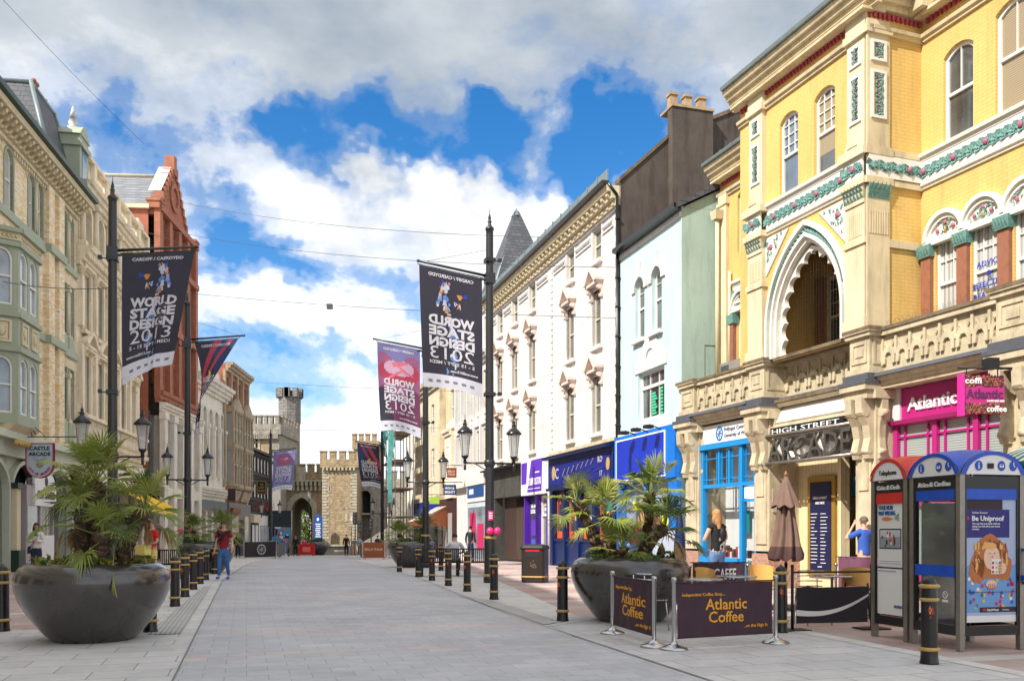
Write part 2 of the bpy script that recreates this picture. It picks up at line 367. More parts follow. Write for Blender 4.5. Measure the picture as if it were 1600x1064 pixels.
# ------------------------------------------------------------ palette
M = dict(
 white=mat('white_paint', S(214,211,208), .7, var=.07, vs=.8, dirt=.28, bump=.15, bs=20),
 cream=mat('cream_paint', S(216,202,168), .7, var=.08, vs=1.2, dirt=.34, bump=.15, bs=20),
 cream2=mat('cream_stone_paint', S(210,194,158), .75, var=.12, vs=1.5, dirt=.45, bump=.2, bs=25),
 trim=mat('white_trim', S(226,222,210), .6, var=.05, vs=2, dirt=.12),
 sash=mat('sash_paint', S(230,228,220), .5, var=.03),
 sashg=mat('cream_sash_paint', S(206,196,168), .5, var=.05),
 pink=mat('pinkish_moulding', S(222,204,192), .7, var=.12, vs=4, dirt=.25),
 yellow=mat('yellow_brick', S(217,184,112), .8, var=.10, vs=.9, bump=.3, bs=30, dirt=.25, brick=(.23,.078,.005,S(198,162,88),S(219,184,108))),
 stone=mat('balcony_stone', S(198,184,154), .85, var=.22, vs=2.5, bump=.5, bs=30, dirt=.55),
 stonec=mat('cleaner_stone', S(212,198,168), .85, var=.15, vs=2.0, bump=.4, bs=30, dirt=.30),
 stoned=mat('weathered_stone', S(120,104,82), .9, var=.35, vs=5, bump=.6, bs=30, dirt=.6),
 lead=mat('lead', S(84,86,92), .6, var=.2, vs=6),
 granite=mat('pink_granite', S(176,136,116), .5, var=.5, vs=14, bump=.7, bs=18),
 greenc=mat('teal_carving', S(112,156,148), .6, var=.45, vs=20, bump=.6, bs=60),
 rose=mat('pink_flower', S(188,92,122), .6, var=.3, vs=20),
 dentil=mat('red_dentil', S(176,66,84), .65, var=.15),
 brownc=mat('brown_column', S(150,98,74), .6, var=.2, vs=8),
 cyan=mat('pale_blue_render', S(190,214,212), .8, var=.04, vs=.9, bump=.2, bs=25, dirt=.24),
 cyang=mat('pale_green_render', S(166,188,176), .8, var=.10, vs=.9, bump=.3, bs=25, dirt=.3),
 blue=mat('bright_blue_paint', S(10,112,206), .4, var=.06),
 blued=mat('deep_blue_panel', S(20,52,180), .35, var=.06),
 skyblue=mat('sky_blue_paint', S(30,140,206), .4, var=.06, dirt=.1),
 navy=mat('navy_paint', S(14,36,84), .35, var=.1),
 purple=mat('purple_paint', S(80,34,158), .4, var=.05),
 magenta=mat('magenta_paint', S(176,34,116), .4, var=.06),
 gable=mat('dark_grey_render', S(88,78,70), .95, var=.28, vs=1.2, bump=.4, bs=12, dirt=.6),
 slate=mat('roof_slate', S(76,78,84), .6, var=.2, vs=3, brick=(.3,.2,.012,S(50,52,56),S(94,94,98)), bump=.5),
 zinc=mat('zinc', S(128,140,140), .45, var=.15, metal=.3),
 black=mat('black_gloss_paint', S(22,22,24), .3, var=.2, vs=6, spec=.6),
 blackm=mat('black_matt', S(24,24,26), .6, var=.1),
 pole=mat('pole_paint', S(40,40,44), .35, var=.15, vs=5, spec=.6),
 gold=mat('gold_paint', S(190,156,88), .5, var=.2, vs=12),
 redp=mat('red_paint', S(200,28,34), .4, var=.08),
 steel=mat('brushed_steel', S(190,190,190), .22, metal=1., var=.06),
 steeld=mat('dull_steel', S(150,144,136), .35, metal=.6, var=.15, vs=8),
 gdark=winglass('dark_window', (.035,.042,.046)),
 gblue=winglass('blue_window', (.05,.08,.12)),
 gcurt=winglass('curtain_window', (.2,.2,.2), (.52,.52,.50), True, .11),
 gblind=winglass('blind_window', (.2,.2,.2), (.36,.27,.14), False, .045),
 gveneer=winglass('grey_blind_window', (.2,.2,.2), (.38,.42,.40), False, .05),
 gpale=winglass('pale_window', (.16,.19,.22)),
 clear=glassy('clear_glass', .15, (.95,.96,.96)),
 room=mat('shop_interior', S(120,112,100), .8, var=.3, vs=2),
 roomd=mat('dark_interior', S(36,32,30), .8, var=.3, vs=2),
 paper=mat('white_board', S(232,232,230), .5, var=.02),
 bcream=mat('cream_brick', S(250,240,216), .85, var=.1, vs=1.5, bump=.5, brick=(.24,.085,.008,S(212,190,156),S(232,198,142)), dirt=.1),
 sage=mat('sage_green_paint', S(162,170,146), .6, var=.08, dirt=.12),
 sagel=mat('pale_sage_paint', S(196,200,180), .6, var=.06, dirt=.1),
 dkgreen=mat('bottle_green', S(28,58,46), .4, var=.1),
 bath=mat('bath_stone', S(236,222,196), .85, var=.12, vs=1.2, bump=.4, bs=20, dirt=.3, brick=(.9,.34,.008,S(210,194,166),S(238,226,200))),
 bathp=mat('bath_stone_dressing', S(236,222,194), .85, var=.14, vs=2, bump=.4, bs=20, dirt=.35),
 terra=mat('terracotta_brick', S(168,104,80), .85, var=.2, vs=2, bump=.5, brick=(.24,.085,.006,S(160,116,98),S(170,94,68)), dirt=.15),
 terrap=mat('terracotta_dressing', S(166,106,80), .8, var=.25, vs=3, bump=.5, dirt=.25),
 portl=mat('portland_stone', S(228,220,206), .85, var=.12, vs=1.5, bump=.3, bs=20, dirt=.35),
 brownst=mat('brown_stone', S(176,158,132), .9, var=.3, vs=2, bump=.5, bs=18, dirt=.6),
 rubble=mat('castle_rubble', S(178,158,126), .95, var=.4, vs=2.6, bump=1., brick=(.34,.18,.02,S(150,132,106),S(160,138,104)), dirt=.3),
 rubbleg=mat('castle_grey_rubble', S(160,152,138), .95, var=.45, vs=2.2, bump=1., brick=(.42,.22,.03,S(146,140,128),S(164,156,140)), dirt=.35),
 ashl=mat('castle_quoins', S(176,168,148), .95, var=.3, vs=3, bump=.5, dirt=.3),
 ashd=mat('castle_dark_stone', S(140,136,132), .95, var=.3, vs=2, bump=.8, brick=(.9,.4,.02,S(80,78,74),S(128,122,114)), dirt=.4),
 timber=mat('black_timber', S(26,24,24), .6, var=.15),
 leaf1=mat('palm_green', S(138,150,66), .5, var=.35, vs=3, trans=.25),
 leaf2=mat('palm_yellow_green', S(170,172,90), .5, var=.3, vs=3, trans=.3),
 leaf3=mat('palm_dark_green', S(86,106,50), .5, var=.35, vs=3, trans=.2),
 dead=mat('dead_leaf', S(206,170,124), .8, var=.3, vs=8, trans=.2),
 bark=mat('palm_bark', S(104,84,64), .95, var=.5, vs=14, bump=1., bs=30),
 shrub=mat('low_plant_green', S(70,104,36), .6, var=.5, vs=6, trans=.2),
 shruby=mat('low_plant_yellow', S(168,156,60), .6, var=.4, vs=6, trans=.2),
 soil=mat('soil', S(58,46,34), .95, var=.4, vs=12, bump=.8),
 skin=mat('skin', S(206,158,130), .55, var=.08, vs=8),
 denim=mat('blue_jeans', S(52,92,146), .85, var=.2, vs=9, bump=.2),
 denimd=mat('dark_jeans', S(34,42,66), .85, var=.2, vs=9, bump=.2),
)
def pmat(col, name=None, rough=.55, **k):
 return mat(name or 'paint_%02x%02x%02x' % tuple(col), S(*col), rough, var=k.pop('var', .06), **k)
# ------------------------------------------------------------ openings, walls, windows
def outline(x0, x1, z0, z1, arch='', rise=None, n=10):
 """outline of an opening, from lower left, up, over and down (x,z)"""
 w = x1-x0; xm = (x0+x1)/2
 if arch == '': return [(x0, z0), (x0, z1), (x1, z1), (x1, z0)]
 if arch == 'round': rise = w/2 if rise is None else rise
 if arch == 'seg': rise = w*.2 if rise is None else rise
 zs = z1-rise; c = []
 if arch == 'point':
  a = w/2; Rr = (a*a+rise*rise)/(2*a); t1 = math.asin(min(1, rise/Rr))
  for k in range(n+1): t = t1*k/n; c.append((x0+Rr-Rr*math.cos(t), zs+Rr*math.sin(t)))
  for k in range(n-1, -1, -1): t = t1*k/n; c.append((x1-Rr+Rr*math.cos(t), zs+Rr*math.sin(t)))
 elif arch == 'round':
  for k in range(2*n+1): t = PI*k/(2*n); c.append((xm-w/2*math.cos(t), zs+rise*math.sin(t)))
 else:
  a = w/2; Rr = (a*a+rise*rise)/(2*rise); t1 = math.asin(a/Rr)
  for k in range(2*n+1): t = -t1+2*t1*k/(2*n); c.append((xm+Rr*math.sin(t), zs+rise-Rr+Rr*math.cos(t)))
 return [(x0, z0)]+c+[(x1, z0)]
def inset(pts, d):
 xs = [p[0] for p in pts]; zs = [p[1] for p in pts]; cx = (min(xs)+max(xs))/2; cz = (min(zs)+max(zs))/2
 hx = (max(xs)-min(xs))/2; hz = (max(zs)-min(zs))/2
 return [(cx+(p[0]-cx)*(1-d/hx), cz+(p[1]-cz)*(1-d/hz)) for p in pts]
def wall(mb, x0, x1, z0, z1, ops=(), y=0., depth=.3):
 """front face at y with holes; ops = (xa, xb, za, zb, arch, rise)"""
 ops = [tuple(o)+('', None)[len(o)-4:] if len(o) < 6 else tuple(o) for o in ops]
 xs = sorted({x0, x1, *[min(max(o[k], x0), x1) for o in ops for k in (0, 1)]}); zs = sorted({z0, z1, *[min(max(o[k], z0), z1) for o in ops for k in (2, 3)]})
 for i in range(len(xs)-1):
  for j in range(len(zs)-1):
   cx = (xs[i]+xs[i+1])/2; cz = (zs[j]+zs[j+1])/2
   if any(o[0] < cx < o[1] and o[2] < cz < o[3] for o in ops): continue
   mb.poly([(xs[i], y, zs[j]), (xs[i+1], y, zs[j]), (xs[i+1], y, zs[j+1]), (xs[i], y, zs[j+1])])
 for o in ops:
  P = outline(*o[:4], o[4], o[5])
  for a, b in zip(P, P[1:]+P[:1]):
   mb.poly([(a[0], y, a[1]), (b[0], y, b[1]), (b[0], y-depth, b[1]), (a[0], y-depth, a[1])])
  if o[4]:
   C = P[1:-1]; h = len(C)//2
   for a, b in zip(C[:h], C[1:h+1]): mb.poly([(o[0], y, o[3]), (a[0], y, a[1]), (b[0], y, b[1])])
   for a, b in zip(C[h:], C[h+1:]): mb.poly([(o[1], y, o[3]), (a[0], y, a[1]), (b[0], y, b[1])])
 return mb
def slab(mb, pts, y0, y1): return mb.prism(pts, y0, y1)
def window(par, o, y, fm, gm, bars=(0, 0), sash=True, fw=.06, name='window', gy=.03, both=None):
 """frame with meeting rail and glazing bars; the pane is its child. bars=(upright bars, cross bars per sash)"""
 x0, x1, z0, z1 = o[:4]; arch = o[4] if len(o) > 4 else ''; rise = o[5] if len(o) > 5 else None
 P = outline(x0, x1, z0, z1, arch, rise, 5); Q = inset(P, fw)
 mb = MB(); mb.ring(P, Q, y-.05, y+.02, True)
 zm = (z0+z1)/2
 if sash: mb.box(x0+fw*.8, x1-fw*.8, y-.045, y+.03, zm-.03, zm+.03)
 b = .018
 for k in range(bars[0]):
  x = x0+(x1-x0)*(k+1)/(bars[0]+1); top = z1-fw
  if arch: top = z1-fw-((rise or (x1-x0)*(.5 if arch == 'round' else .2)))*(abs(x-(x0+x1)/2)/((x1-x0)/2))**2
  mb.box(x-b/2, x+b/2, y-.03, y+.012, (z0+fw) if both else zm, top)
 for k in range(bars[1]):
  for zz in ([zm+(z1-zm)*(k+1)/(bars[1]+1)]+([z0+(zm-z0)*(k+1)/(bars[1]+1)] if both else [])):
   mb.box(x0+fw*.8, x1-fw*.8, y-.03, y+.012, zz-b/2, zz+b/2)
 f = mb.build(name, fm, par)
 gq = inset(P, fw*.5); MB().prism(gq, y-.035, y-.025).build('pane', gm, f)
 return f
def cornice(mb, x0, x1, z0, z1, out, y=0., steps=3):
 """stepped moulding that grows outward going up"""
 prof = [(y-.02, z0)]
 for k in range(steps):
  a = (k+1)/steps; zb = z0+(z1-z0)*k/steps; zt = z0+(z1-z0)*(k+1)/steps
  prof += [(y+out*a*.9, zb+.004), (y+out*a, zt-.004)]
 prof += [(y-.02, z1)]
 mb.mould(prof, x0, x1); return mb
def shell(mb, x0, x1, yb, z0, z1, y=0., roof=True):
 """side, back and top faces behind a front wall"""
 mb.poly([(x0, y, z0), (x0, yb, z0), (x0, yb, z1), (x0, y, z1)]); mb.poly([(x1, y, z0), (x1, yb, z0), (x1, yb, z1), (x1, y, z1)])
 mb.poly([(x0, yb, z0), (x1, yb, z0), (x1, yb, z1), (x0, yb, z1)])
 if roof: mb.poly([(x0, y, z1), (x1, y, z1), (x1, yb, z1), (x0, yb, z1)])
 return mb
# ------------------------------------------------------------ ground
def paving(name, w, h, c1, c2, mortar, ms=.006, var=.12, ang=0., strips=None, rough=.75, off=.5, bands=None):
 m = bpy.data.materials.new(name); MATS[name] = m; m.use_nodes = True
 nt = m.node_tree; b = nt.nodes['Principled BSDF']
 tc = nd(nt, 'ShaderNodeTexCoord'); O = tc.outputs['Object']
 mp = nd(nt, 'ShaderNodeMapping', {0: O, 'Rotation': (0, 0, ang)}); V = mp.outputs[0]
 bt = nd(nt, 'ShaderNodeTexBrick', {'Vector': V, 'Color1': (*c1, 1), 'Color2': (*c2, 1), 'Mortar': (*mortar, 1), 'Scale': 1, 'Mortar Size': ms, 'Mortar Smooth': .3, 'Bias': 0, 'Brick Width': w, 'Row Height': h}, offset=off)
 c = bt.outputs[0]; s = nd(nt, 'ShaderNodeSeparateXYZ', {0: V})
 # single slabs that differ in tone
 bt2 = nd(nt, 'ShaderNodeTexBrick', {'Vector': V, 'Color1': (0, 0, 0, 1), 'Color2': (1, 1, 1, 1), 'Mortar': (.5, .5, .5, 1), 'Scale': 1, 'Mortar Size': 0, 'Bias': -.2, 'Brick Width': w, 'Row Height': h}, offset=off)
 if bands:
  for (p0, wd, per, col, mixf) in bands:
   fr = mth(nt, 'FRACT', mth(nt, 'DIVIDE', mth(nt, 'ADD', s.outputs[1], p0), per))
   msk = mth(nt, 'LESS_THAN', fr, wd/per)
   msk = mth(nt, 'MULTIPLY', msk, mth(nt, 'ADD', mth(nt, 'MULTIPLY', bt2.outputs[0], 1.0), mixf, True))
   c = mixc(nt, msk, c, mixc(nt, 1.0, mixc(nt, 1.0, c, (2.2, 2.2, 2.2), 'MULTIPLY'), col, 'MULTIPLY'))
 if strips:
  (p0, wd, per, col) = strips
  fr = mth(nt, 'FRACT', mth(nt, 'DIVIDE', mth(nt, 'ADD', s.outputs[1], p0), per))
  c = mixc(nt, mth(nt, 'LESS_THAN', fr, wd/per), c, col)
 n1 = nd(nt, 'ShaderNodeTexNoise', {'Vector': O, 'Scale': .5, 'Detail': 8, 'Roughness': .7})
 c = mixc(nt, 1.0, c, mixc(nt, ramp(nt, n1.outputs[0], [(.3, g(0)), (.7, g(1))]), g(1-var), g(1+var)), 'MULTIPLY')
 n2 = nd(nt, 'ShaderNodeTexNoise', {'Vector': O, 'Scale': 7, 'Detail': 6, 'Roughness': .75})
 c = mixc(nt, 1.0, c, mixc(nt, ramp(nt, n2.outputs[0], [(.35, g(0)), (.65, g(1))]), g(.9), g(1.06)), 'MULTIPLY')
 # chewing gum and dark spots
 vo = nd(nt, 'ShaderNodeTexVoronoi', {'Vector': O, 'Scale': 2.3}); sp = mth(nt, 'LESS_THAN', vo.outputs['Distance'], .045)
 c = mixc(nt, mth(nt, 'MULTIPLY', sp, .35), c, g(.06))
 nt.links.new(c, b.inputs['Base Color'])
 nt.links.new(ramp(nt, n2.outputs[0], [(.3, g(rough-.15)), (.7, g(rough+.1))]), b.inputs['Roughness'])
 bp = nd(nt, 'ShaderNodeBump', {'Height': mth(nt, 'SUBTRACT', mth(nt, 'MULTIPLY', n2.outputs[0], .3), bt.outputs['Fac']), 'Strength': .5, 'Distance': .006})
 nt.links.new(bp.outputs[0], b.inputs['Normal'])
 return m
ST = math.atan2(-(385-800)/FOC, 1)     # turn of the street from the y axis (to the left)
RC = (S(176,177,180), S(188,188,190))
PV = dict(
 road=paving('road_setts', .42, .30, *RC, S(154,154,155), .005, .16, ang=-ST, bands=[(2.0, .9, 7.4, S(186,176,173), .2), (4.1, .28, 7.4, S(192,176,170), .2)]),
 pave=paving('pavement_flags', .9, .45, S(190,172,164), S(172,152,144), S(124,112,108), .006, .16, ang=-ST, strips=(1.1, .3, 4.6, S(196,190,180)), bands=[(.3, 1.4, 2.9, S(178,156,150), .1)]),
 kerb=paving('kerb_granite', .9, .45, S(208,205,200), S(196,194,190), S(140,138,134), .006, .12, ang=-ST),
 pale=paving('pale_flags', .75, .5, S(202,200,198), S(190,189,188), S(132,130,128), .007, .16, ang=-ST),
 line=paving('white_granite', 1.2, .3, S(216,212,204), S(200,198,192), S(150,146,140), .004, .08, ang=-ST),
 far=paving('far_tarmac', 6, 6, S(112,112,112), S(118,118,118), S(112,112,112), .0, .12),
)
def tact_mat():
 m = mat('tactile_paving', S(186,186,184), .75, var=.15, vs=1.)
 nt = m.node_tree; b = nt.nodes['Principled BSDF']; tc = nd(nt, 'ShaderNodeTexCoord')
 mp = nd(nt, 'ShaderNodeMapping', {0: tc.outputs['Object'], 'Rotation': (0, 0, -ST)}); s = nd(nt, 'ShaderNodeSeparateXYZ', {0: mp.outputs[0]})
 w = mth(nt, 'ABSOLUTE', mth(nt, 'SUBTRACT', mth(nt, 'FRACT', mth(nt, 'DIVIDE', s.outputs[0], .065)), .5))
 bp = nd(nt, 'ShaderNodeBump', {'Height': ramp(nt, w, [(.12, g(1)), (.3, g(0))]), 'Strength': 1, 'Distance': .012}); nt.links.new(bp.outputs[0], b.inputs['Normal'])
 old = b.inputs['Base Color'].links[0].from_socket
 nt.links.new(mixc(nt, 1.0, old, mixc(nt, ramp(nt, w, [(.15, g(1)), (.3, g(0))]), g(.86), g(1.06)), 'MULTIPLY'), b.inputs['Base Color'])
 return m
PV['tact'] = tact_mat()
def sheet(name, pts, m, lift, kind='structure'):
 """flat polygon draped on the ground, cut where the slope starts"""
 bm = bmesh.new(); vs = [bm.verts.new((p[0], p[1], 0)) for p in pts]; bm.faces.new(vs)
 for yc in (40,):
  geo = bm.verts[:]+bm.edges[:]+bm.faces[:]
  bmesh.ops.bisect_plane(bm, geom=geo, plane_co=(0, yc, 0), plane_no=(0, 1, 0))
 for v in bm.verts: v.co.z = gz(v.co.y)+lift
 bmesh.ops.recalc_face_normals(bm, faces=bm.faces)
 for f in bm.faces:
  if f.normal.z < 0: f.normal_flip()
 me = bpy.data.meshes.new(name); bm.to_mesh(me); bm.free(); me.materials.append(m)
 o = bpy.data.objects.new(name, me); COL.objects.link(o); return tag(o, kind=kind)
def gp(px, py): p = ground(px, py); return (p.x, p.y)
def nearer(p, q, y):      # extend the line q->p to depth y
 t = (y-p[1])/(q[1]-p[1]); return (p[0]+(q[0]-p[0])*t, y)
def build_ground():
 sheet('ground', [(-420, -40), (420, -40), (420, 900), (-420, 900)], PV['far'], -.012)
 sheet('pavement', [(-24, -12), (16, -12), (14, 40), (3, 70), (-6, 88), (-34, 88), (-30, 40)], PV['pave'], -.006)
 le = [gp(271, 1064), gp(348, 907), gp(378, 886), gp(430, 871), gp(462, 868.2)]
 re = [gp(1110, 1064), gp(800, 962), gp(650, 901), gp(565, 878), gp(548, 868.2)]
 a = nearer(le[0], le[1], -12); b = nearer(re[0], re[1], -12)
 # pale flagged margins beside the road, wider round the near planters
 off = lambda L_, d: [(p[0]+d, p[1]+d*.28) for p in L_]
 lm = [nearer(le[0], le[1], -12), le[0], le[1], le[2], le[3], le[4]]
 sheet('pavement', lm+off(lm[3:], -4.)[::-1]+off(lm[1:3], -1.1)[::-1]+[(lm[0][0]-1.1, lm[0][1])], PV['kerb'], -.001)
 rm = [b, re[0], re[1], re[2], re[3], re[4]]
 sheet('pavement', rm+off(rm[3:], 2.2)[::-1]+off(rm[1:3], 1.05)[::-1]+[(rm[0][0]+1.05, rm[0][1])], PV['kerb'], -.001)
 # the laybys of larger pale flags round the planters
 sheet('pavement', [(le[0][0]-.02, le[0][1]), gp(291, 1030), gp(225, 978), gp(0, 985), (-13, 13.5), (-13, -4), nearer(le[0], le[1], -4)], PV['pale'], .0045)
 sheet('pavement', [gp(1110, 1064), gp(905, 997), gp(858, 976), gp(925, 962), gp(1110, 962), gp(1238, 984), gp(1600, 1056), (8.2, 6), (8.2, -4), nearer(re[0], re[1], -4)], PV['pale'], .0045)
 w0 = gp(1238, 981); w1 = gp(1600, 1050); w1 = nearer(w0, w1, 5); 
 sheet('pavement', [w0, w1, (w1[0]-.16, w1[1]-.06), gp(1222, 984)], PV['line'], .0085)
 sheet('pavement', [gp(860, 976), gp(858, 979), gp(940, 966), gp(935, 963)], PV['line'], .0085)
 sheet('road', [a]+le+re[::-1]+[b], PV['road'], .0)
 # channel line either side of the road
 for nm, L_, d in (('kerb', le, -.018), ('kerb', re, .018)):
  q = [nearer(L_[0], L_[1], -4)]+L_[:4]; sheet(nm, q+[(p[0]+d, p[1]) for p in q[::-1]], mat('channel_dark', S(120,118,116), .8), .0125)
 sheet('pavement', [gp(282, 990), gp(330, 916), gp(318, 916), gp(228, 992)], PV['tact'], .0085)
 sheet('pavement', [gp(812, 963), gp(715, 930), gp(770, 938), gp(880, 972), gp(850, 976)], PV['tact'], .0085)
build_ground()
# ------------------------------------------------------------ yellow arcade building (right foreground)
WIN_G = 'windows'
def leaves_band(mb, x0, x1, z0, z1, y, step=.16, fl=.62, side=None):
 """carved foliage: curling leaves (slot 0) and flowers (slot 1) standing off a band; side: on a face across the front"""
 n = max(1, int((x1-x0)/step)); h = z1-z0; zc = (z0+z1)/2
 X = (lambda a, b, c: (a, b, c)) if side is None else (lambda a, b, c: (side[0]+side[1]*(b-y), a, c))
 old = mb.X; mb.X = lambda p: X(*p)
 for k in range(n):
  x = x0+(k+.5)*(x1-x0)/n; up = 1 if k % 2 else -1
  mb.cur = 0
  for j in range(3):
   a = up*(.5+.55*j); c = Vector((math.cos(a), 0, math.sin(a)))
   p = Vector((x, y, zc-up*h*.22)); q = p+c*h*.55; nrm = Vector((-c.z, 0, c.x))*h*.24
   q.z = min(max(q.z, z0+.01), z1-.01)
   m1 = (p+q)/2+Vector((0, .035, 0))
   mb.poly([p, m1+nrm, q]); mb.poly([p, q, m1-nrm])
  if k % 8 == 2:
   mb.cur = 1; mb.ball((x, y+.03, zc), h*.15, 7, (1, .5, 1))
 mb.X = old; mb.cur = 0
def carved_panel(par, x0, x1, z0, z1, y, name='carved_panel', side=None):
 """sunk white frame with teal foliage and pink flowers; side=(x, sign) puts it on the end face"""
 X = (lambda p: p) if side is None else (lambda p: (side[0]+side[1]*(p[1]-y), p[0], p[2]))
 mb = MB(); mb.X = X
 mb.ring([(x0, z0), (x0, z1), (x1, z1), (x1, z0)], [(x0+.06, z0+.06), (x0+.06, z1-.06), (x1-.06, z1-.06), (x1-.06, z0+.06)], y-.01, y+.035, True)
 f = mb.build(name, M['trim'], par)
 c = MB(); c.X = X
 xm = (x0+x1)/2; w = (x1-x0)/2-.08; n = max(1, round((z1-z0)/(w*1.7)))
 for k in range(n):
  zc = z0+.06+(k+.5)*(z1-z0-.12)/n
  for j in range(10):
   a = 2*PI*j/10+.3*k; r = w*(1.0 if j % 2 else .7); d = Vector((math.cos(a), 0, math.sin(a)))
   p = Vector((xm, y+.02, zc)); q = p+d*r; t = Vector((-d.z, 0, d.x))*r*.42; m1 = p+d*r*.55+Vector((0, .03, 0))
   c.cur = 0; c.poly([p, m1+t, q]); c.poly([p, q, m1-t])
  c.cur = 1; c.ball((xm, y+.03, zc), w*.26, 7, (1, .5, 1))
 c.cur = 2; c.poly([(x0+.05, y+.004, z0+.05), (x1-.05, y+.004, z0+.05), (x1-.05, y+.004, z1-.05), (x0+.05, y+.004, z1-.05)])
 c.build('carving', [M['greenc'], M['rose'], M['cream2']], f, recalc=False)
 return f
def tracery(mb, x0, x1, z0, z1, y, n):
 """blind gothic balustrade: upright ribs and pointed arcs standing on the slab"""
 w = (x1-x0)/n; h = z1-z0
 for k in range(n+1):
  x = x0+k*w; mb.box(x-.03, x+.03, y-.02, y+.05, z0+h*.35 if 0 < k < n else z0, z1)
 for k in range(n):
  a = x0+k*w; xm = a+w/2; hw = w/2-.02
  o = [(xm-hw, z0+.02)]; i = [(xm-hw+.07, z0+.02)]
  for t in range(9):
   u = t/8; an = PI*(1-u)
   o.append((xm+hw*math.cos(an), z0+h*.25+h*.42*math.sin(an)**.8)); rr = hw-.09
   sc = 1+.16*abs(math.sin(u*PI*3))
   i.append((xm+rr*math.cos(an)*sc, z0+h*.2+(h*.42-.08)*math.sin(an)**.8*(2-sc)))
  o.append((xm+hw, z0+.02)); i.append((xm+hw-.07, z0+.02))
  mb.ring(o, i, y-.02, y+.06)
  for sx in (-1, 1): mb.tube((xm+sx*hw*.7, y+.02, z0+h*.8), (xm+sx*hw*.3, y+.02, z0+h*.62), .02, .02, 5)
def pedestal(mb, x0, x1, y0, y1, z0=4.75, z1=5.68):
 mb.box(x0, x1, y0, y1, z0, z1-.14); mb.box(x0-.07, x1+.07, y0, y1+.07, z1-.14, z1-.05); mb.box(x0-.11, x1+.11, y0, y1+.11, z1-.05, z1+.02)
 mb.box(x0-.05, x1+.05, y0, y1+.05, z0, z0+.13)
 w = (x1-x0)
 mb.ring([(x0+.07, z0+.24), (x0+.07, z1-.24), (x1-.07, z1-.24), (x1-.07, z0+.24)], [(x0+.13, z0+.3), (x0+.13, z1-.3), (x1-.13, z1-.3), (x1-.13, z0+.3)], y1-.01, y1+.025, True)
 mb.box(x0+w*.3, x1-w*.3, y1, y1+.02, z0+.38, z1-.38)
 for xx, sg in ((x0, -1),):   # panel on the end that faces down the street
  d = y1-y0
  for (a, b) in ((.08, .14),):
   mb.box(xx+sg*.02, xx, y0+d*.14, y0+d*.2, z0+.26, z1-.26); mb.box(xx+sg*.02, xx, y1-.14, y1-.08, z0+.26, z1-.26)
   mb.box(xx+sg*.02, xx, y0+d*.14, y1-.08, z0+.2, z0+.26); mb.box(xx+sg*.02, xx, y0+d*.14, y1-.08, z1-.26, z1-.2)
def console(mb, x0, x1, y, z0, z1, out):
 """scrolled bracket"""
 h = z1-z0
 prof = [(y-.02, z0), (y+out*.35, z0+.02), (y+out*.5, z0+h*.15), (y+out*.3, z0+h*.35), (y+out*.45, z0+h*.55), (y+out*.95, z0+h*.75), (y+out, z1-.01), (y-.02, z1)]
 mb.mould(prof, x0, x1)
 for k in (0, 1): mb.tube((x0-.01, y+out*(.36+.3*k), z0+h*(.13+.62*k)), (x1+.01, y+out*(.36+.3*k), z0+h*(.13+.62*k)), .06+.03*k, None, 8)
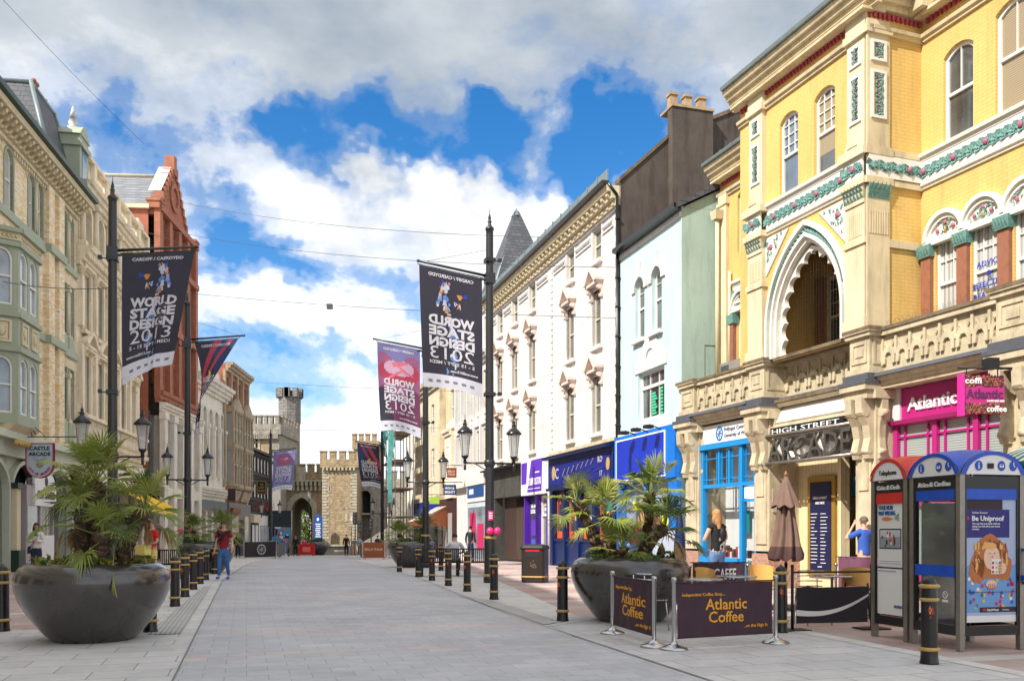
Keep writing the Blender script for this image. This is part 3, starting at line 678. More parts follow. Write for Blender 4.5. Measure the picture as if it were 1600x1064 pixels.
def yellow_building():
 B = FY.thing('arcade_building', 'yellow brick arcade building with carved cream dressings, scalloped arch and stone balcony above its shops', 'building')
 ZB, ZP = 4.75, 5.68
 yb = -8.
 YW, YT, YL = -1.5, -.15, -1.2       # planes: right wing, tower, left bay
 XT0, XT1 = -7.58, -2.75             # tower
 # ---- upper brick walls
 w = MB()
 wl = (-1.75, -1.05, 9.35, 11.1, 'seg', .14); wl2 = (-1.9, -1.02, 5.75, 7.75, '', None)
 wall(w, -2.9, -.15, ZB, 11.75, [wl, wl2], YL, .3)
 tw = [(-5.14, -4.43, 9.58, 11.56, 'seg', .16), (-6.45, -5.73, 9.58, 11.56, 'seg', .16)]
 ARC = (-6.85, -4.15, 5.66, 8.4, 'point', 2.0)
 wall(w, XT0, XT1, ZP-.1, 12.45, tw+[ARC], YT, .3)
 w.poly([(XT0, YT, ZB), (XT0, YW-.01, ZB), (XT0, YW-.01, 12.45), (XT0, YT, 12.45)]); w.poly([(XT1, YT, ZB), (XT1, YL-.01, ZB), (XT1, YL-.01, 12.45), (XT1, YT, 12.45)])
 ww = [(-8.97, -8.2, 9.62, 11.55, 'seg', .16), (-10.35, -9.5, 9.62, 11.75, 'seg', .16), (-12.0, -11.15, 9.62, 11.6, 'seg', .16)]
 lo = [(-8.6, -7.98, 5.72, 7.62, '', None), (-9.6, -8.92, 5.72, 7.62, '', None), (-10.6, -9.92, 5.72, 7.62, '', None), (-11.6, -10.92, 5.72, 7.62, '', None)]
 wall(w, -13.6, XT0+.0, ZB, 12.45, ww+lo, YW, .3)
 # loggia behind the great arch
 w.poly([(-7.2, YT-.3, ZB), (-7.2, -2.1, ZB), (-7.2, -2.1, 8.9), (-7.2, YT-.3, 8.9)]); w.poly([(-3.5, YT-.3, ZB), (-3.5, -2.1, ZB), (-3.5, -2.1, 8.9), (-3.5, YT-.3, 8.9)])
 wall(w, -7.2, -3.5, ZB, 8.9, [(-4.55, -3.75, 5.9, 8.0, '', None), (-5.8, -5.0, 5.9, 8.0, '', None)], -2.1, .2)
 w.poly([(-7.2, YT-.3, 8.9), (-3.5, YT-.3, 8.9), (-3.5, -2.1, 8.9), (-7.2, -2.1, 8.9)])
 w.build('wall', M['yellow'], B)
 c = MB(); shell(c, -13.6, -.15, yb, ZB, 11.7, YW-.35); shell(c, -13.6, -.15, yb, 0, ZB, -1.9); c.build('rear_wall', M['bcream'], B)
 # ---- cream string course, dentils and eaves cornice
 c = MB()
 for (x0, x1, y) in ((-2.9, -.1, YL), (XT0-.1, XT1+.02, YT), (-13.6, XT0-.1, YW)):
  b_ = -.85 if y == YL else 0; cornice(c, x0, x1, 12.0+b_, 12.16+b_, .12, y, 2)
  cornice(c, x0-(.2 if y == YT else 0), x1+(.2 if y != YW else 0), 12.52+b_, 13.0+b_, .42, y, 4)
  c.box(x0, x1, y-.3, y+.3, 12.46+b_, 12.52+b_)
 # returns on the tower's flank
 c.X = lambda p: (XT0-(p[1]-0), p[0], p[2])
 cornice(c, YW, YT, 12.0, 12.16, .12, 0, 2); cornice(c, YW+.42, YT+.1, 12.52, 13.0, .42, 0, 4); c.X = None
 c.X = lambda p: (-.1+(p[1]-0), p[0], p[2]); cornice(c, -3, YL, 11.67, 12.15, .42, 0, 4); c.X = None
 c.box(XT0-.5, XT0+.1, YW-.2, YW+.45, 12.53, 12.98)
 c.build('cornice', M['cream2'], B)
 d = MB()
 for (x0, x1, y) in ((-2.9, -.15, YL), (XT0, XT1, YT), (-13.6, XT0-.1, YW)):
  n = int((x1-x0)/.12); b_ = -.85 if y == YL else 0
  for k in range(n): d.box(x0+k*.12, x0+k*.12+.065, y, y+.07, 12.36+b_, 12.46+b_)
 for k in range(11): d.box(XT0-.07, XT0, YW+.05+k*.12, YW+.115+k*.12, 12.36, 12.46)
 d.build('dentils', M['dentil'], B)
 gt = MB()
 for (x0, x1, y, h_) in ((-2.7, .1, YL, 12.15), (XT0-.3, XT1+.2, YT, 13), (-13.6, XT0-.35, YW, 13)):
  gt.mould([(y+.34, h_), (y+.48, h_+.02), (y+.5, h_+.1), (y+.34, h_+.1)], x0, x1)
  gt.box(x0, x1, y-.6, y+.34, h_, h_+.04)
  for k in range(int((x1-x0)/.5)): gt.box(x0+k*.5, x0+k*.5+.02, y+.2, y+.36, h_+.1, h_+.24)
  gt.box(x0, x1, y+.26, y+.275, h_+.1, h_+.22)
 gt.build('gutter', M['zinc'], B)
 rf = MB(); rf.poly([(-2.7, YL-.6, 12.19), (.1, YL-.6, 12.19), (.1, -5, 12.9), (-2.7, -5, 12.9)]); rf.poly([(-13.6, YW, 13.35), (XT1, YW, 13.35), (XT1, -5, 15.3), (-13.6, -5, 15.3)]); rf.poly([(-13.6, -8, 13.35), (XT1, -8, 13.35), (XT1, -5, 15.3), (-13.6, -5, 15.3)])
 rf.poly([(XT1, YW, 13.35), (XT1, -8, 13.35), (XT1, -5, 15.3)]); rf.poly([(-13.6, YW, 13.35), (-13.6, -8, 13.35), (-13.6, -5, 15.3)])
 rf.build('roof', M['slate'], B)
 w_ = MB(); w_.box(XT1-.02, XT1, -5, YT-.3, 11.5, 13.3); w_.build('party_wall', M['gable'], B)
 # ---- pilasters (cream shafts with teal capitals)
 P = MB(); cap = MB()
 for (x0, x1, z0) in ((-3.92, -3.3, ZP), (-7.56, -6.96, ZP)):
  P.box(x0, x1, YT-.2, .0, z0+.02, 8.42); P.box(x0-.05, x1+.05, YT-.2, .05, z0, z0+.3); P.box(x0-.04, x1+.04, YT-.2, .04, 7.55, 7.68); P.box(x0+.0, x1-.0, YT-.2, .03, 8.42, 8.5)
  P.box(x0-.08, x1+.08, YT-.2, .1, 8.8, 8.95); P.box(x0-.1, x1+.1, YT-.2, .13, 9.42, 9.6)
  P.box(x0+.03, x1-.03, YT-.2, -.02, 9.6, 12.0); P.box(x0-.03, x1+.03, YT-.2, .05, 12.0, 12.16); P.box(x0, x1, YT-.2, 0, 12.16, 12.5)
  for k in range(7): P.box(x0+.09+k*.062, x0+.12+k*.062, .0, .018, 7.75, 8.25)
  P.prism([(x0+.02, 9.62), (x1-.02, 9.62), ((x0+x1)/2, 10.12)], -.1, .07); P.prism([(x0+.14, 9.68), (x1-.14, 9.68), ((x0+x1)/2, 9.98)], .07, .09)
  # carved capital
  cap.cur = 1; cap.box(x0+.03, x1-.03, YT-.1, .02, 8.5, 8.8, -.05, -.04)
  cap.cur = 0
  for k in range(6):
   for r in range(2):
    xx = x0+(k+.5)*(x1-x0)/6; zz = 8.52+.14*r
    cap.poly([(xx-.05, .03+.02*r, zz), (xx+.05, .03+.02*r, zz), (xx, .12+.05*r, zz+.16)])
  for k in range(4): cap.poly([(x0-.02, -.02-.12*k, 8.53), (x0-.02, -.1-.12*k, 8.53), (x0-.12, -.06-.12*k, 8.76)])
 # left bay pilaster + rain pipe
 P.box(-.62, -.2, YL-.1, YL+.1, ZP, 11.3); P.box(-.66, -.16, YL-.1, YL+.14, 10.9, 11.0)
 P.tube((-.35, YL+.22, ZP), (-.35, YL+.22, 10.5), .06); P.box(-.47, -.23, YL+.12, YL+.34, 10.5, 10.75, -.04, -.03)
 P.tube((-.8, YL+.1, ZP), (-.8, YL+.1, 8.9), .045)
 P.build('pilaster', M['cream'], B); cap.build('capital', [M['greenc'], M['cream2']], B)
 for (x0, x1) in ((-3.92, -3.3), (-7.56, -6.96)):
  carved_panel(B, x0+.12, x1-.12, 10.2, 11.22, -.02); carved_panel(B, x0+.12, x1-.12, 11.42, 11.86, -.02)
 # the tower's flank: corner pilaster face with panels
 fl = MB(); fl.X = lambda p: (XT0-.0-(p[1]), p[0], p[2])
 fl.box(-.6, -.01, 0, .05, ZP, 8.8); fl.box(-.66, .05, 0, .1, 8.8, 8.95); fl.box(-.66, .05, 0, .1, 9.42, 9.6); fl.box(-.6, -.01, 0, .05, 9.6, 12.3); fl.box(-.64, .04, 0, .1, 12.0, 12.16)
 for k in range(8): fl.box(-.55+k*.065, -.52+k*.065, .05, .065, 7.75, 8.25)
 fl.box(YW, -.6, 0, .07, 8.8, 8.93); fl.box(YW, -.6, 0, .07, 9.45, 9.58); fl.box(YW, -.6, 0, .05, 7.5, 7.66)
 fl.build('flank_pilaster', M['cream2'], B)
 carved_panel(B, -.5, -.1, 10.2, 11.22, 0, side=(XT0-.05, -1)); carved_panel(B, -.5, -.1, 11.42, 11.86, 0, side=(XT0-.05, -1))
 cf = MB()
 cf.X = lambda p: (XT0-.06-p[1], p[0], p[2]); cf.box(-.6, -.02, -.02, .0, 8.5, 8.8, 0, -.05)
 for k in range(5):
  for r in range(2): cf.poly([(-.56+k*.11, .0+.03*r, 8.52+.14*r), (-.46+k*.11, .03*r, 8.52+.14*r), (-.51+k*.11, .09+.05*r, 8.68+.14*r)])
 cf.build('capital', M['greenc'], B, recalc=False)
 # ---- carved frieze band
 fb = MB(); fw = MB()
 for (x0, x1, y) in ((-2.9, -.9, YL), (-6.95, -3.95, YT), (-3.9, -3.32, -.0), (-7.54, -7.0, -.0), (-13.6, XT0-.0, YW)):
  z0, z1 = (8.95, 9.42) if y != YL else (7.95, 8.4)
  leaves_band(fb, x0, x1, z0+.02, z1-.02, y+.06, .10)
  fw.box(x0, x1, y, y+.05, z0, z1)
  if y != 0: cornice(fw, x0, x1, z1, z1+.16, .14, y, 2); cornice(fw, x0, x1, z0-.13, z0, .1, y, 2)
 leaves_band(fb, YW+.02, -.02, 8.99, 9.38, 0, .15, side=(XT0-.1, -1)); fw.box(XT0-.09, XT0, YW, -.02, 8.95, 9.42)
 # spandrels either side of the arch
 for sx in (-1, 1):
  cx = -5.37; pts = [(cx+sx*1.5, 8.75), (cx+sx*.55, 8.75), (cx+sx*1.5, 7.75)]
  fw.prism(pts, YT, YT+.04)
  q = [(cx+sx*1.42, 8.68), (cx+sx*.8, 8.68), (cx+sx*1.42, 8.0)]
  fb.cur = 2; fb.prism(q, YT+.04, YT+.05)
  for k in range(22):
   u, v = R.random(), R.random()
   if u+v > 1: u, v = 1-u, 1-v
   px_, pz_ = q[0][0]+(q[1][0]-q[0][0])*u+(q[2][0]-q[0][0])*v, q[0][1]+(q[1][1]-q[0][1])*u+(q[2][1]-q[0][1])*v
   a = R.random()*6.3; d = .09; fb.cur = 0
   fb.poly([(px_, YT+.06, pz_), (px_+d*math.cos(a), YT+.085, pz_+d*math.sin(a)), (px_+d*math.cos(a+.8), YT+.06, pz_+d*math.sin(a+.8))])
  fb.cur = 1; fb.ball((cx+sx*1.22, YT+.06, 8.48), .075, 8, (1, .5, 1)); fb.cur = 0
 # plain backing
 fw.build('frieze_band', M['trim'], B); fb.build('carved_foliage', [M['greenc'], M['rose'], M['trim']], B, recalc=False)
 sh = MB(); sh.lathe([(.02, 0), (.16, .03)], 12, (0, 0, 0))
 # ---- the great arch: white mouldings, teal inner band, scalloped cusps
 cx = (ARC[0]+ARC[1])/2
 def arc_pts(hw, top, n=22): hw *= .98; return outline(cx-hw, cx+hw, ZP, top, 'point', 1.9*hw/1.25, n//2)
 am = MB()
 am.ring(arc_pts(1.54, 8.72), arc_pts(1.46, 8.6), YT, YT+.14); am.ring(arc_pts(1.34, 8.42), arc_pts(1.27, 8.33), YT-.02, YT+.12); am.ring(arc_pts(1.28, 8.34), arc_pts(1.2, 8.22), YT-.15, YT+.03)
 am.build('arch_moulding', M['trim'], B)
 gm = MB(); gm.ring(arc_pts(1.46, 8.6), arc_pts(1.3, 8.4), YT, YT+.04)
 A, A2 = arc_pts(1.45, 8.58, 44), arc_pts(1.31, 8.42, 44)
 for k in range(6, len(A)-6):
  m_ = ((A[k][0]+A2[k][0])/2, (A[k][1]+A2[k][1])/2)
  gm.poly([(A[k][0], YT+.05, A[k][1]), (A2[k-1][0], YT+.05, A2[k-1][1]), (m_[0], YT+.11, m_[1])])
 gm.build('arch_foliage', M['greenc'], B, recalc=False)
 cu = MB(); N = 110; O_, I_ = [], []
 base = outline(cx-1.2, cx+1.2, ZP, 8.14, 'point', 1.9*1.1/1.25, 40)
 # resample evenly by length
 def resample(P_, n):
  Ls = [0]
  for a, b in zip(P_, P_[1:]): Ls.append(Ls[-1]+math.dist(a, b))
  out = []; j = 0
  for k in range(n+1):
   t = Ls[-1]*k/n
   while j < len(Ls)-2 and Ls[j+1] < t: j += 1
   u = (t-Ls[j])/max(1e-9, Ls[j+1]-Ls[j]); out.append((P_[j][0]+(P_[j+1][0]-P_[j][0])*u, P_[j][1]+(P_[j+1][1]-P_[j][1])*u))
  return out
 O_ = resample(base, 168)
 for k, p in enumerate(O_):
  a, b = O_[max(0, k-1)], O_[min(168, k+1)]; tx, tz = b[0]-a[0], b[1]-a[1]; l = math.hypot(tx, tz) or 1
  dpt = .07+.13*(1-abs(math.sin(PI*k/12))**.75)
  I_.append((p[0]+tz/l*dpt, p[1]-tx/l*dpt))
 cu.ring(O_, I_, YT-.22, YT-.1)
 cu.build('scalloped_arch', M['trim'], B)
 net = MB()    # bird net across the arch
 fz = lambda x: 8.0-abs(x-cx)**1.7*1.5
 for k in range(22):
  x = cx-1.05+k*.1; net.tube((x, YT-.28, ZP), (x, YT-.28, fz(x)), .0016, None, 3, False)
 for k in range(20): net.tube((cx-1.1, YT-.28, ZP+.1*k), (cx+1.1, YT-.28, ZP+.1*k), .0016, None, 3, False)
 net.build('bird_net', pmat((90, 80, 60), 'net'), B)
 # ---- windows
 for o in tw[:1]: window(B, o, YT-.1, M['sash'], M['gblue'], (2, 3))
 f = window(B, tw[1], YT-.1, M['sash'], M['gdark'], (2, 3)); MB().box(-6.4, -5.78, YT-.124, YT-.12, 10.1, 11.4).build('blind', M['gblind'], f)
 window(B, wl, YL-.1, M['sash'], M['gdark'], (1, 0)); window(B, wl2, YL-.1, M['sash'], M['gcurt'], (1, 1))
 for k, o in enumerate(ww): window(B, o, YW-.09, M['sash'], M['gdark'] if k % 2 == 0 else M['gblind'], (1, 0), fw=.07)
 for k, o in enumerate(lo): window(B, o, YW-.09, M['sash'], M['gcurt'], (2, 1), fw=.06)
 for o in ((-4.55, -3.75, 5.9, 8.0), (-5.8, -5.0, 5.9, 8.0)): window(B, o, -2.16, M['sash'], M['gdark'], (1, 2), fw=.08)
 # ---- brown columns and triple arch heads of the right wing
 bc = MB(); bcc = MB()
 xs = [-7.8, -8.76, -9.76, -10.76]
 for x in xs: bc.box(x-.13, x+.13, YW-.1, YW+.1, ZP, 7.3); bcc.box(x-.16, x+.16, YW-.05, YW+.15, 7.3, 7.55, -.03, -.03)
 bc.box(-1.0, -.8, YL-.05, YL+.12, ZP, 7.35); bcc.box(-1.05, -.76, YL-.05, YL+.16, 7.35, 7.6, -.03, -.03)
 bc.box(-4.8, -4.58, -2.1, -1.9, 5.75, 8.0); bc.box(-3.72, -3.56, -2.1, -1.9, 5.75, 8.0)
 for k in range(4):
  x = xs[k]
  for j in range(5): bcc.poly([(x-.16+j*.07, YW+.16, 7.33), (x-.1+j*.07, YW+.16, 7.33), (x-.13+j*.07, YW+.26, 7.52)])
 bc.build('column', M['brownc'], B); bcc.build('column_capital', M['greenc'], B)
 hd = MB(); hc = MB()
 def archhead(xa, xb, z, y):
  xm = (xa+xb)/2; w_ = (xb-xa)/2
  a = [(xm+w_*math.cos(PI*k/14), z+w_*math.sin(PI*k/14)*1.05) for k in range(15)]
  b = [(xm+w_*.84*math.cos(PI*k/14), z+w_*.84*math.sin(PI*k/14)*1.05) for k in range(15)]
  c_ = [(xm+w_*.68*math.cos(PI*k/14)*(1+.12*math.sin(PI*k/14*3)**2), z+.04+w_*.64*math.sin(PI*k/14)) for k in range(15)]
  hd.ring(a, b, y, y+.14); hd.ring(b, c_, y, y+.08)
  hd.prism(b, y-.02, y+.02)
  hd.box(xa, xb, y-.02, y+.12, z-.1, z+.03)
  for j in range(26):
   t = PI*R.random(); r = w_*(.08+.5*R.random()); p = (xm+r*math.cos(t), z+.08+r*math.sin(t)*.95); an = R.random()*6.3; d = .075
   hc.cur = 0; hc.poly([(p[0], y+.04, p[1]), (p[0]+d*math.cos(an), y+.09, p[1]+d*math.sin(an)), (p[0]+d*math.cos(an+.9), y+.05, p[1]+d*math.sin(an+.9))])
  hc.cur = 1
  for s_ in (-1, 1): hc.ball((xm+s_*w_*.38, y+.06, z+w_*.32), .05, 6, (1, .5, 1))
  hc.ball((xm, y+.06, z+w_*.55), .05, 6, (1, .5, 1)); hc.cur = 2; hc.ball((xm, y+.05, z+w_*.3), .06, 6, (.6, .5, 1.3))
 for k in range(4): archhead(xs[k]-1.03, xs[k]+.05, 7.62, YW+.001*k)
 archhead(-1.8, -.84, 7.66+.1, YL)
 hd.build('arch_head', M['trim'], B); hc.build('flower_carving', [M['greenc'], M['rose'], M['gold']], B, recalc=False)
 # ---- window lettering
 t = MB(); o = FY
 for k, st in enumerate(('ADVICE', '&', 'EFFECTIVE', 'TREATMENT')):
  t.text(st, (-9.3, YW-.05, 6.75-k*.21), (-1, 0, 0), (0, 0, 1), .12, t=.004, bold=.01)
 t.build('window_lettering', pmat((20, 60, 170)), B, recalc=False)
 # ---- ground floor: piers, balcony, cornice
 pr = MB(); gr = MB(); ld = MB()
 piers = [(-.76, -.02, 0., -1.2), (-4.06, -3.42, 0., -1.9), (-7.75, -7.15, 0., -1.9), (-11.6, -10.9, 0., -1.9)]
 for (x0, x1, yf, yr) in piers:
  pr.box(x0, x1, yr, yf-.12, .92, 4.5)
  pr.box(x0+.1, x1-.1, yf-.12, yf-.08, 1.1, 3.0)
  pr.box(x0+.16, x1-.16, yf-.08, yf-.05, 2.3, 2.9)
  for (u, w_) in ((x0+.04, .2), (x1-.24, .2)): console(pr, u, u+w_, yf-.12, 2.95, 4.25, .34)
  pr.box(x0-.06, x1+.06, yr, yf+.16, 4.22, 4.4); pr.box(x0-.1, x1+.1, yr, yf+.24, 4.4, 4.52)
  # consoles on the street-end face
  pr.X = lambda p, x0=x0: (x0-p[1], p[0], p[2])
  console(pr, yf-.34, yf-.18, 0, 2.95, 4.25, .13); pr.box(yf-.75, yf-.2, 0, .03, 1.9, 2.5); pr.box(yr, yf, 0, .14, 4.22, 4.4)
  pr.X = None
  pedestal(pr, x0, x1, yf-.95, yf+.04)
  gr.box(x0-.06, x1+.06, yr-.0, yf-.04, 0, .86, .03, .03)
 pr.box(-10.9, -7.75, -.9, -.2, 4.42, 4.55); pr.box(-3.42, -.76, -.9, -.2, 4.42, 4.55)
 for (x0, x1, y, n) in ((-3.42, -.76, -.1, 6), (-7.15, -4.06, -.62, 7), (-10.9, -7.75, -.3, 8), (-13.6, -11.6, -.3, 5)):
  pr.box(x0, x1, y-.3, y, ZB, ZP-.14); tracery(pr, x0+.03, x1-.03, ZB+.16, ZP-.2, y, n)
  pr.box(x0, x1, y-.36, y+.1, ZP-.14, ZP-.03)
  cornice(pr, x0-.05, x1+.05, 4.42, 4.66, .25, y, 3); ld.box(x0-.05, x1+.05, y-.3, y+.3, 4.66, 4.74, 0, .03)
 for (x0, x1, yf, yr) in piers: ld.box(x0-.12, x1+.12, yf-1.0, yf+.26, 4.52, 4.6); ld.box(x0-.08, x1+.08, yf-1.0, yf+.16, 4.6, 4.75)
 pr.build('balcony_and_piers', M['stone'], B).name = 'stone_pier'
 ld.build('lead_flashing', M['lead'], B)
 gr.build('granite_base', M['granite'], B)
 cp = MB(); cp.box(-6.84, -4.16, YT-.4, YT+.06, 5.62, 5.7)
 for (x0, x1, y) in ((-3.42, -.76, -.1), (-7.15, -4.06, -.62), (-10.9, -7.75, -.3), (-13.6, -11.6, -.3)): cp.box(x0-.02, x1+.02, y-.38, y+.13, ZP-.04, ZP+.03)
 for (x0, x1, yf, yr) in piers: cp.box(x0-.12, x1+.12, yf-1.0, yf+.16, ZP-.02, ZP+.05)
 cp.build('coping', M['stoned'], B)
 for (x0, x1, y) in ((-7.15, -4.06, -1.0), (-10.9, -7.75, -.9), (-3.42, -.76, -.9), (-13.6, -11.6, -.9)):
  pass
 fl2 = MB(); fl2.box(-13.6, -.15, -2.1, -.2, 4.6, 4.68); fl2.box(-7.15, -4.06, -2.1, -.6, 4.3, 4.6); fl2.build('balcony_floor', M['stoned'], B)
 sp = MB()   # bird spikes
 for k in range(90):
  x = -7.9-k*.03; sp.tube((x, -.3+R.uniform(-.1, .1), ZP+.02), (x+R.uniform(-.02, .02), -.3+R.uniform(-.14, .14), ZP+.16), .0025, None, 3, False)
 sp.build('bird_spikes', M['steeld'], B)
 # ---- shop with the sky blue front
 s = MB(); YS = -.24; sk = M['skyblue']
 z0, z1 = .62, 3.72; x0, x1 = -3.42, -.76
 for a, b in ((x1-.12, x1), (-2.78, -2.66), (x0, x0+.1)): s.box(a, b, YS-.08, YS+.06, .1 if a < -2 else z0-.1, z1)
 s.box(x0, x1, YS-.08, YS+.12, z1-.02, z1+.12); s.box(x0, x1, YS-.06, YS+.05, 2.62, 2.72); s.box(-2.7, x1, YS-.08, YS+.16, .56, .7)
 for a in (-1.62, -2.12): s.box(a-.035, a+.035, YS-.05, YS+.03, 2.7, 3.66)
 for k in range(4):
  a0 = [-.88, -1.66, -2.16, -2.8][k]; a1 = [-1.58, -2.08, -2.66, -3.32][k]
  for zz in (2.86, 3.44): s.box(a1, a0, YS-.02, YS+.012, zz-.012, zz+.012)
  for xx in (a0-.09, a1+.09): s.box(xx-.012, xx+.012, YS-.02, YS+.012, 2.72, 3.62)
 s.box(-3.32, -2.78, YS-.06, YS+.0, 2.2, 2.26)
 s.build('shopfront_frame', sk, B)
 MB().box(-3.34, -.8, YS-.03, YS-.02, .66, 3.7).build('shop_window', M['clear'], B)
 s = MB(); s.box(-2.72, -.76, YS-.06, YS+.04, .0, .58); s.build('stall_riser', M['white'], B)
 s = MB(); s.poly([(-3.4, -1.0, 0), (-.76, -1.0, 0), (-.76, -1.0, 4), (-3.4, -1.0, 4)]); s.poly([(-3.4, -.3, .05), (-.76, -.3, .05), (-.76, -1.0, .05), (-3.4, -1.0, .05)]); s.poly([(-3.4, -.3, 3.9), (-.76, -.3, 3.9), (-.76, -1.0, 3.9), (-3.4, -1.0, 3.9)])
 s.poly([(-3.4, -.3, 0), (-3.4, -1.0, 0), (-3.4, -1.0, 4), (-3.4, -.3, 4)]); s.poly([(-.76, -.3, 0), (-.76, -1.0, 0), (-.76, -1.0, 4), (-.76, -.3, 4)])
 s.build('shop_room', M['paper'], B)
 s = MB()    # goods in the window
 for k in range(16):
  s.cur = k % 4; x = -1.2-k*.095; s.box(x-.04, x+.035, -.65, -.5, .7, .85+R.random()*.18)
 s.cur = 4; s.box(-2.1, -1.65, -.9, -.87, 1.35, 2.0); s.cur = 1; s.box(-1.9, -1.82, -.8, -.78, 1.2, 1.6); s.cur = 5; s.box(-3.3, -3.0, -.9, -.85, .9, 1.5)
 s.cur = 3; s.box(-3.3, -2.9, -.9, -.86, 1.6, 2.1); s.cur = 0; s.box(-3.3, -2.9, -.9, -.86, .3, .8)
 s.build('shop_goods', [pmat((40, 40, 44)), pmat((170, 40, 50)), pmat((230, 226, 214)), pmat((120, 70, 50)), pmat((20, 130, 130)), pmat((60, 50, 80))], B)
 s = MB(); s.cur = 0; s.box(-3.36, -.8, YS-.1, YS+.06, 3.86, 4.36)
 s.cur = 1; s.ring([( -1.72+.17*math.cos(2*PI*k/20), 4.1+.2*math.sin(2*PI*k/20)) for k in range(20)], [(-1.72+.13*math.cos(2*PI*k/20), 4.1+.155*math.sin(2*PI*k/20)) for k in range(20)], YS+.06, YS+.075, True)
 for k in range(8): a = PI*k/4; s.tube((-1.72, YS+.07, 4.1), (-1.72+.12*math.cos(a), YS+.07, 4.1+.14*math.sin(a)), .012, None, 4)
 f = s.build('fascia_board', [M['paper'], pmat((40, 110, 180))], B)
 s = MB(); s.text('Prifysgol Cymru', (-1.96, YS+.07, 4.14), (-1, 0, 0), (0, 0, 1), .095, 1.0, align='L'); s.text('University of Wales', (-1.96, YS+.07, 3.97), (-1, 0, 0), (0, 0, 1), .095, 1.15, align='L')
 s.build('lettering', pmat((90, 96, 120)), f, recalc=False)
 s = MB(); s.box(-3.3, -2.82, YS-.03, YS+.01, 2.28, 2.6); s.build('door_notice', M['paper'], B)
 # ---- arcade entrance
 s = MB(); s.cur = 0
 s.mould([(-.7, 4.02), (-.35, 4.02), (-.22, 4.12), (-.4, 4.45), (-.55, 4.6), (-.7, 4.6)], -7.12, -4.1)
 s.cur = 1; s.mould([(-.35, 4.0), (-.2, 4.0), (-.2, 4.06), (-.35, 4.1)], -7.12, -4.1); s.mould([(-.6, 4.56), (-.3, 4.5), (-.22, 4.58), (-.3, 4.66), (-.6, 4.7)], -7.12, -4.1)
 s.build('entrance_canopy', [M['white'], M['cream']], B)
 s = MB(); s.cur = 0
 for zz in (3.78, 3.1):
  s.tube((-7.2, -.05, zz), (-4.0, -.05, zz), .04); s.tube((-4.0, -.05, zz), (-3.98, -.05, zz), .13, None, 12)
  s.tube((-4.05, -.05, zz), (-4.2, -.5, zz), .03)
 s.box(-7.12, -4.15, -.22, -.16, 3.08, 3.74); s.cur = 0
 f = s.build('entrance_sign', [M['steeld'], M['blackm']], B)
 s = MB(); s.box(-6.75, -4.1, -.14, -.12, 3.8, 3.98); s.build('sign_backing', M['blackm'], f)
 s = MB(); s.text('HIGH STREET', (-5.4, -.11, 3.82), (-1, 0, 0), (0, 0, 1), .12, 2.45, bold=.0); s.build('lettering', M['paper'], f, recalc=False)
 s = MB(); s.text('ARCADE', (-5.62, -.06, 3.14), (-1, 0, 0), (0, 0, 1), .56, 2.95, bold=.0, t=.05); s.build('steel_letters', M['steel'], f, recalc=False)
 s = MB()   # arcade passage
 s.poly([(-7.15, -.6, 0), (-7.15, -7, 0), (-7.15, -7, 4.3), (-7.15, -.6, 4.3)]); s.poly([(-4.06, -1.9, 0), (-4.06, -7, 0), (-4.06, -7, 4.3), (-4.06, -1.9, 4.3)]); s.poly([(-7.15, -7, 0), (-4.06, -7, 0), (-4.06, -7, 4.3), (-7.15, -7, 4.3)]); s.poly([(-7.15, -.6, 4.3), (-4.06, -.6, 4.3), (-4.06, -7, 4.3), (-7.15, -7, 4.3)])
 s.build('passage', mat('passage_boards', S(222,204,160), .7, brick=(.12, 9, .006, S(180,160,120), S(226,208,166)), dirt=.1), B)
 s = MB(); s.box(-5.62, -4.06, -1.1, -1.0, .05, 4.2); s.box(-5.74, -5.62, -1.15, -.9, 0, 4.2); s.build('entrance_panelling', mat('passage_boards', S(222,204,160)), B)
 s = MB(); s.cur = 0; s.box(-5.5, -4.5, -1.0, -.92, .35, 2.75); s.cur = 1; s.box(-5.38, -4.62, -.92, -.9, .48, 2.62)
 f = s.build('directory_board', [mat('gilt', S(170,136,60), .4, metal=.4, var=.1), pmat((16, 22, 66))], B)
 s = MB(); s.text('HIGH STREET', (-5.0, -.89, 2.2), (-1, 0, 0), (0, 0, 1), .06, .5); s.text('ARCADE', (-5.0, -.89, 2.08), (-1, 0, 0), (0, 0, 1), .06, .34)
 for k in range(15):
  for c_ in (0, 1): wl_ = R.uniform(.12, .26); s.box(-4.66-.36*c_-wl_, -4.66-.36*c_, -.898, -.89, 1.84-.085*k, 1.855-.085*k)
 s.text('arcade', (-5.0, -.89, .55), (-1, 0, 0), (0, 0, 1), .04)
 s.build('lettering', M['paper'], f, recalc=False)
 s = MB(); s.cur = 0     # inner shop front of the arcade with blue arches
 s.box(-7.15, -5.62, -1.5, -1.42, 0, .7)
 for k in range(2):
  xm = -5.95-k*.85; a = [(xm+.42*math.cos(PI*j/12), 2.3+.62*math.sin(PI*j/12)) for j in range(13)]; b = [(xm+.35*math.cos(PI*j/12), 2.3+.54*math.sin(PI*j/12)) for j in range(13)]
  s.ring(a, b, -1.5, -1.4)
 s.box(-7.15, -5.62, -1.5, -1.4, 2.95, 3.02); s.box(-7.15, -5.62, -1.5, -1.4, .7, .78)
 s.build('inner_shopfront', M['skyblue'], B)
 s = MB(); s.cur = 0; s.box(-7.15, -5.62, -1.48, -1.46, 3.02, 3.9)
 s.cur = 1
 for k in range(9): a = PI*k/8; s.tube((-6.3, -1.44, 3.1), (-6.3+.7*math.cos(a), -1.44, 3.1+.7*math.sin(a)), .02, None, 4)
 s.ring([(-6.3+.42*math.cos(PI*j/12), 3.1+.42*math.sin(PI*j/12)) for j in range(13)], [(-6.3+.37*math.cos(PI*j/12), 3.1+.37*math.sin(PI*j/12)) for j in range(13)], -1.46, -1.43)
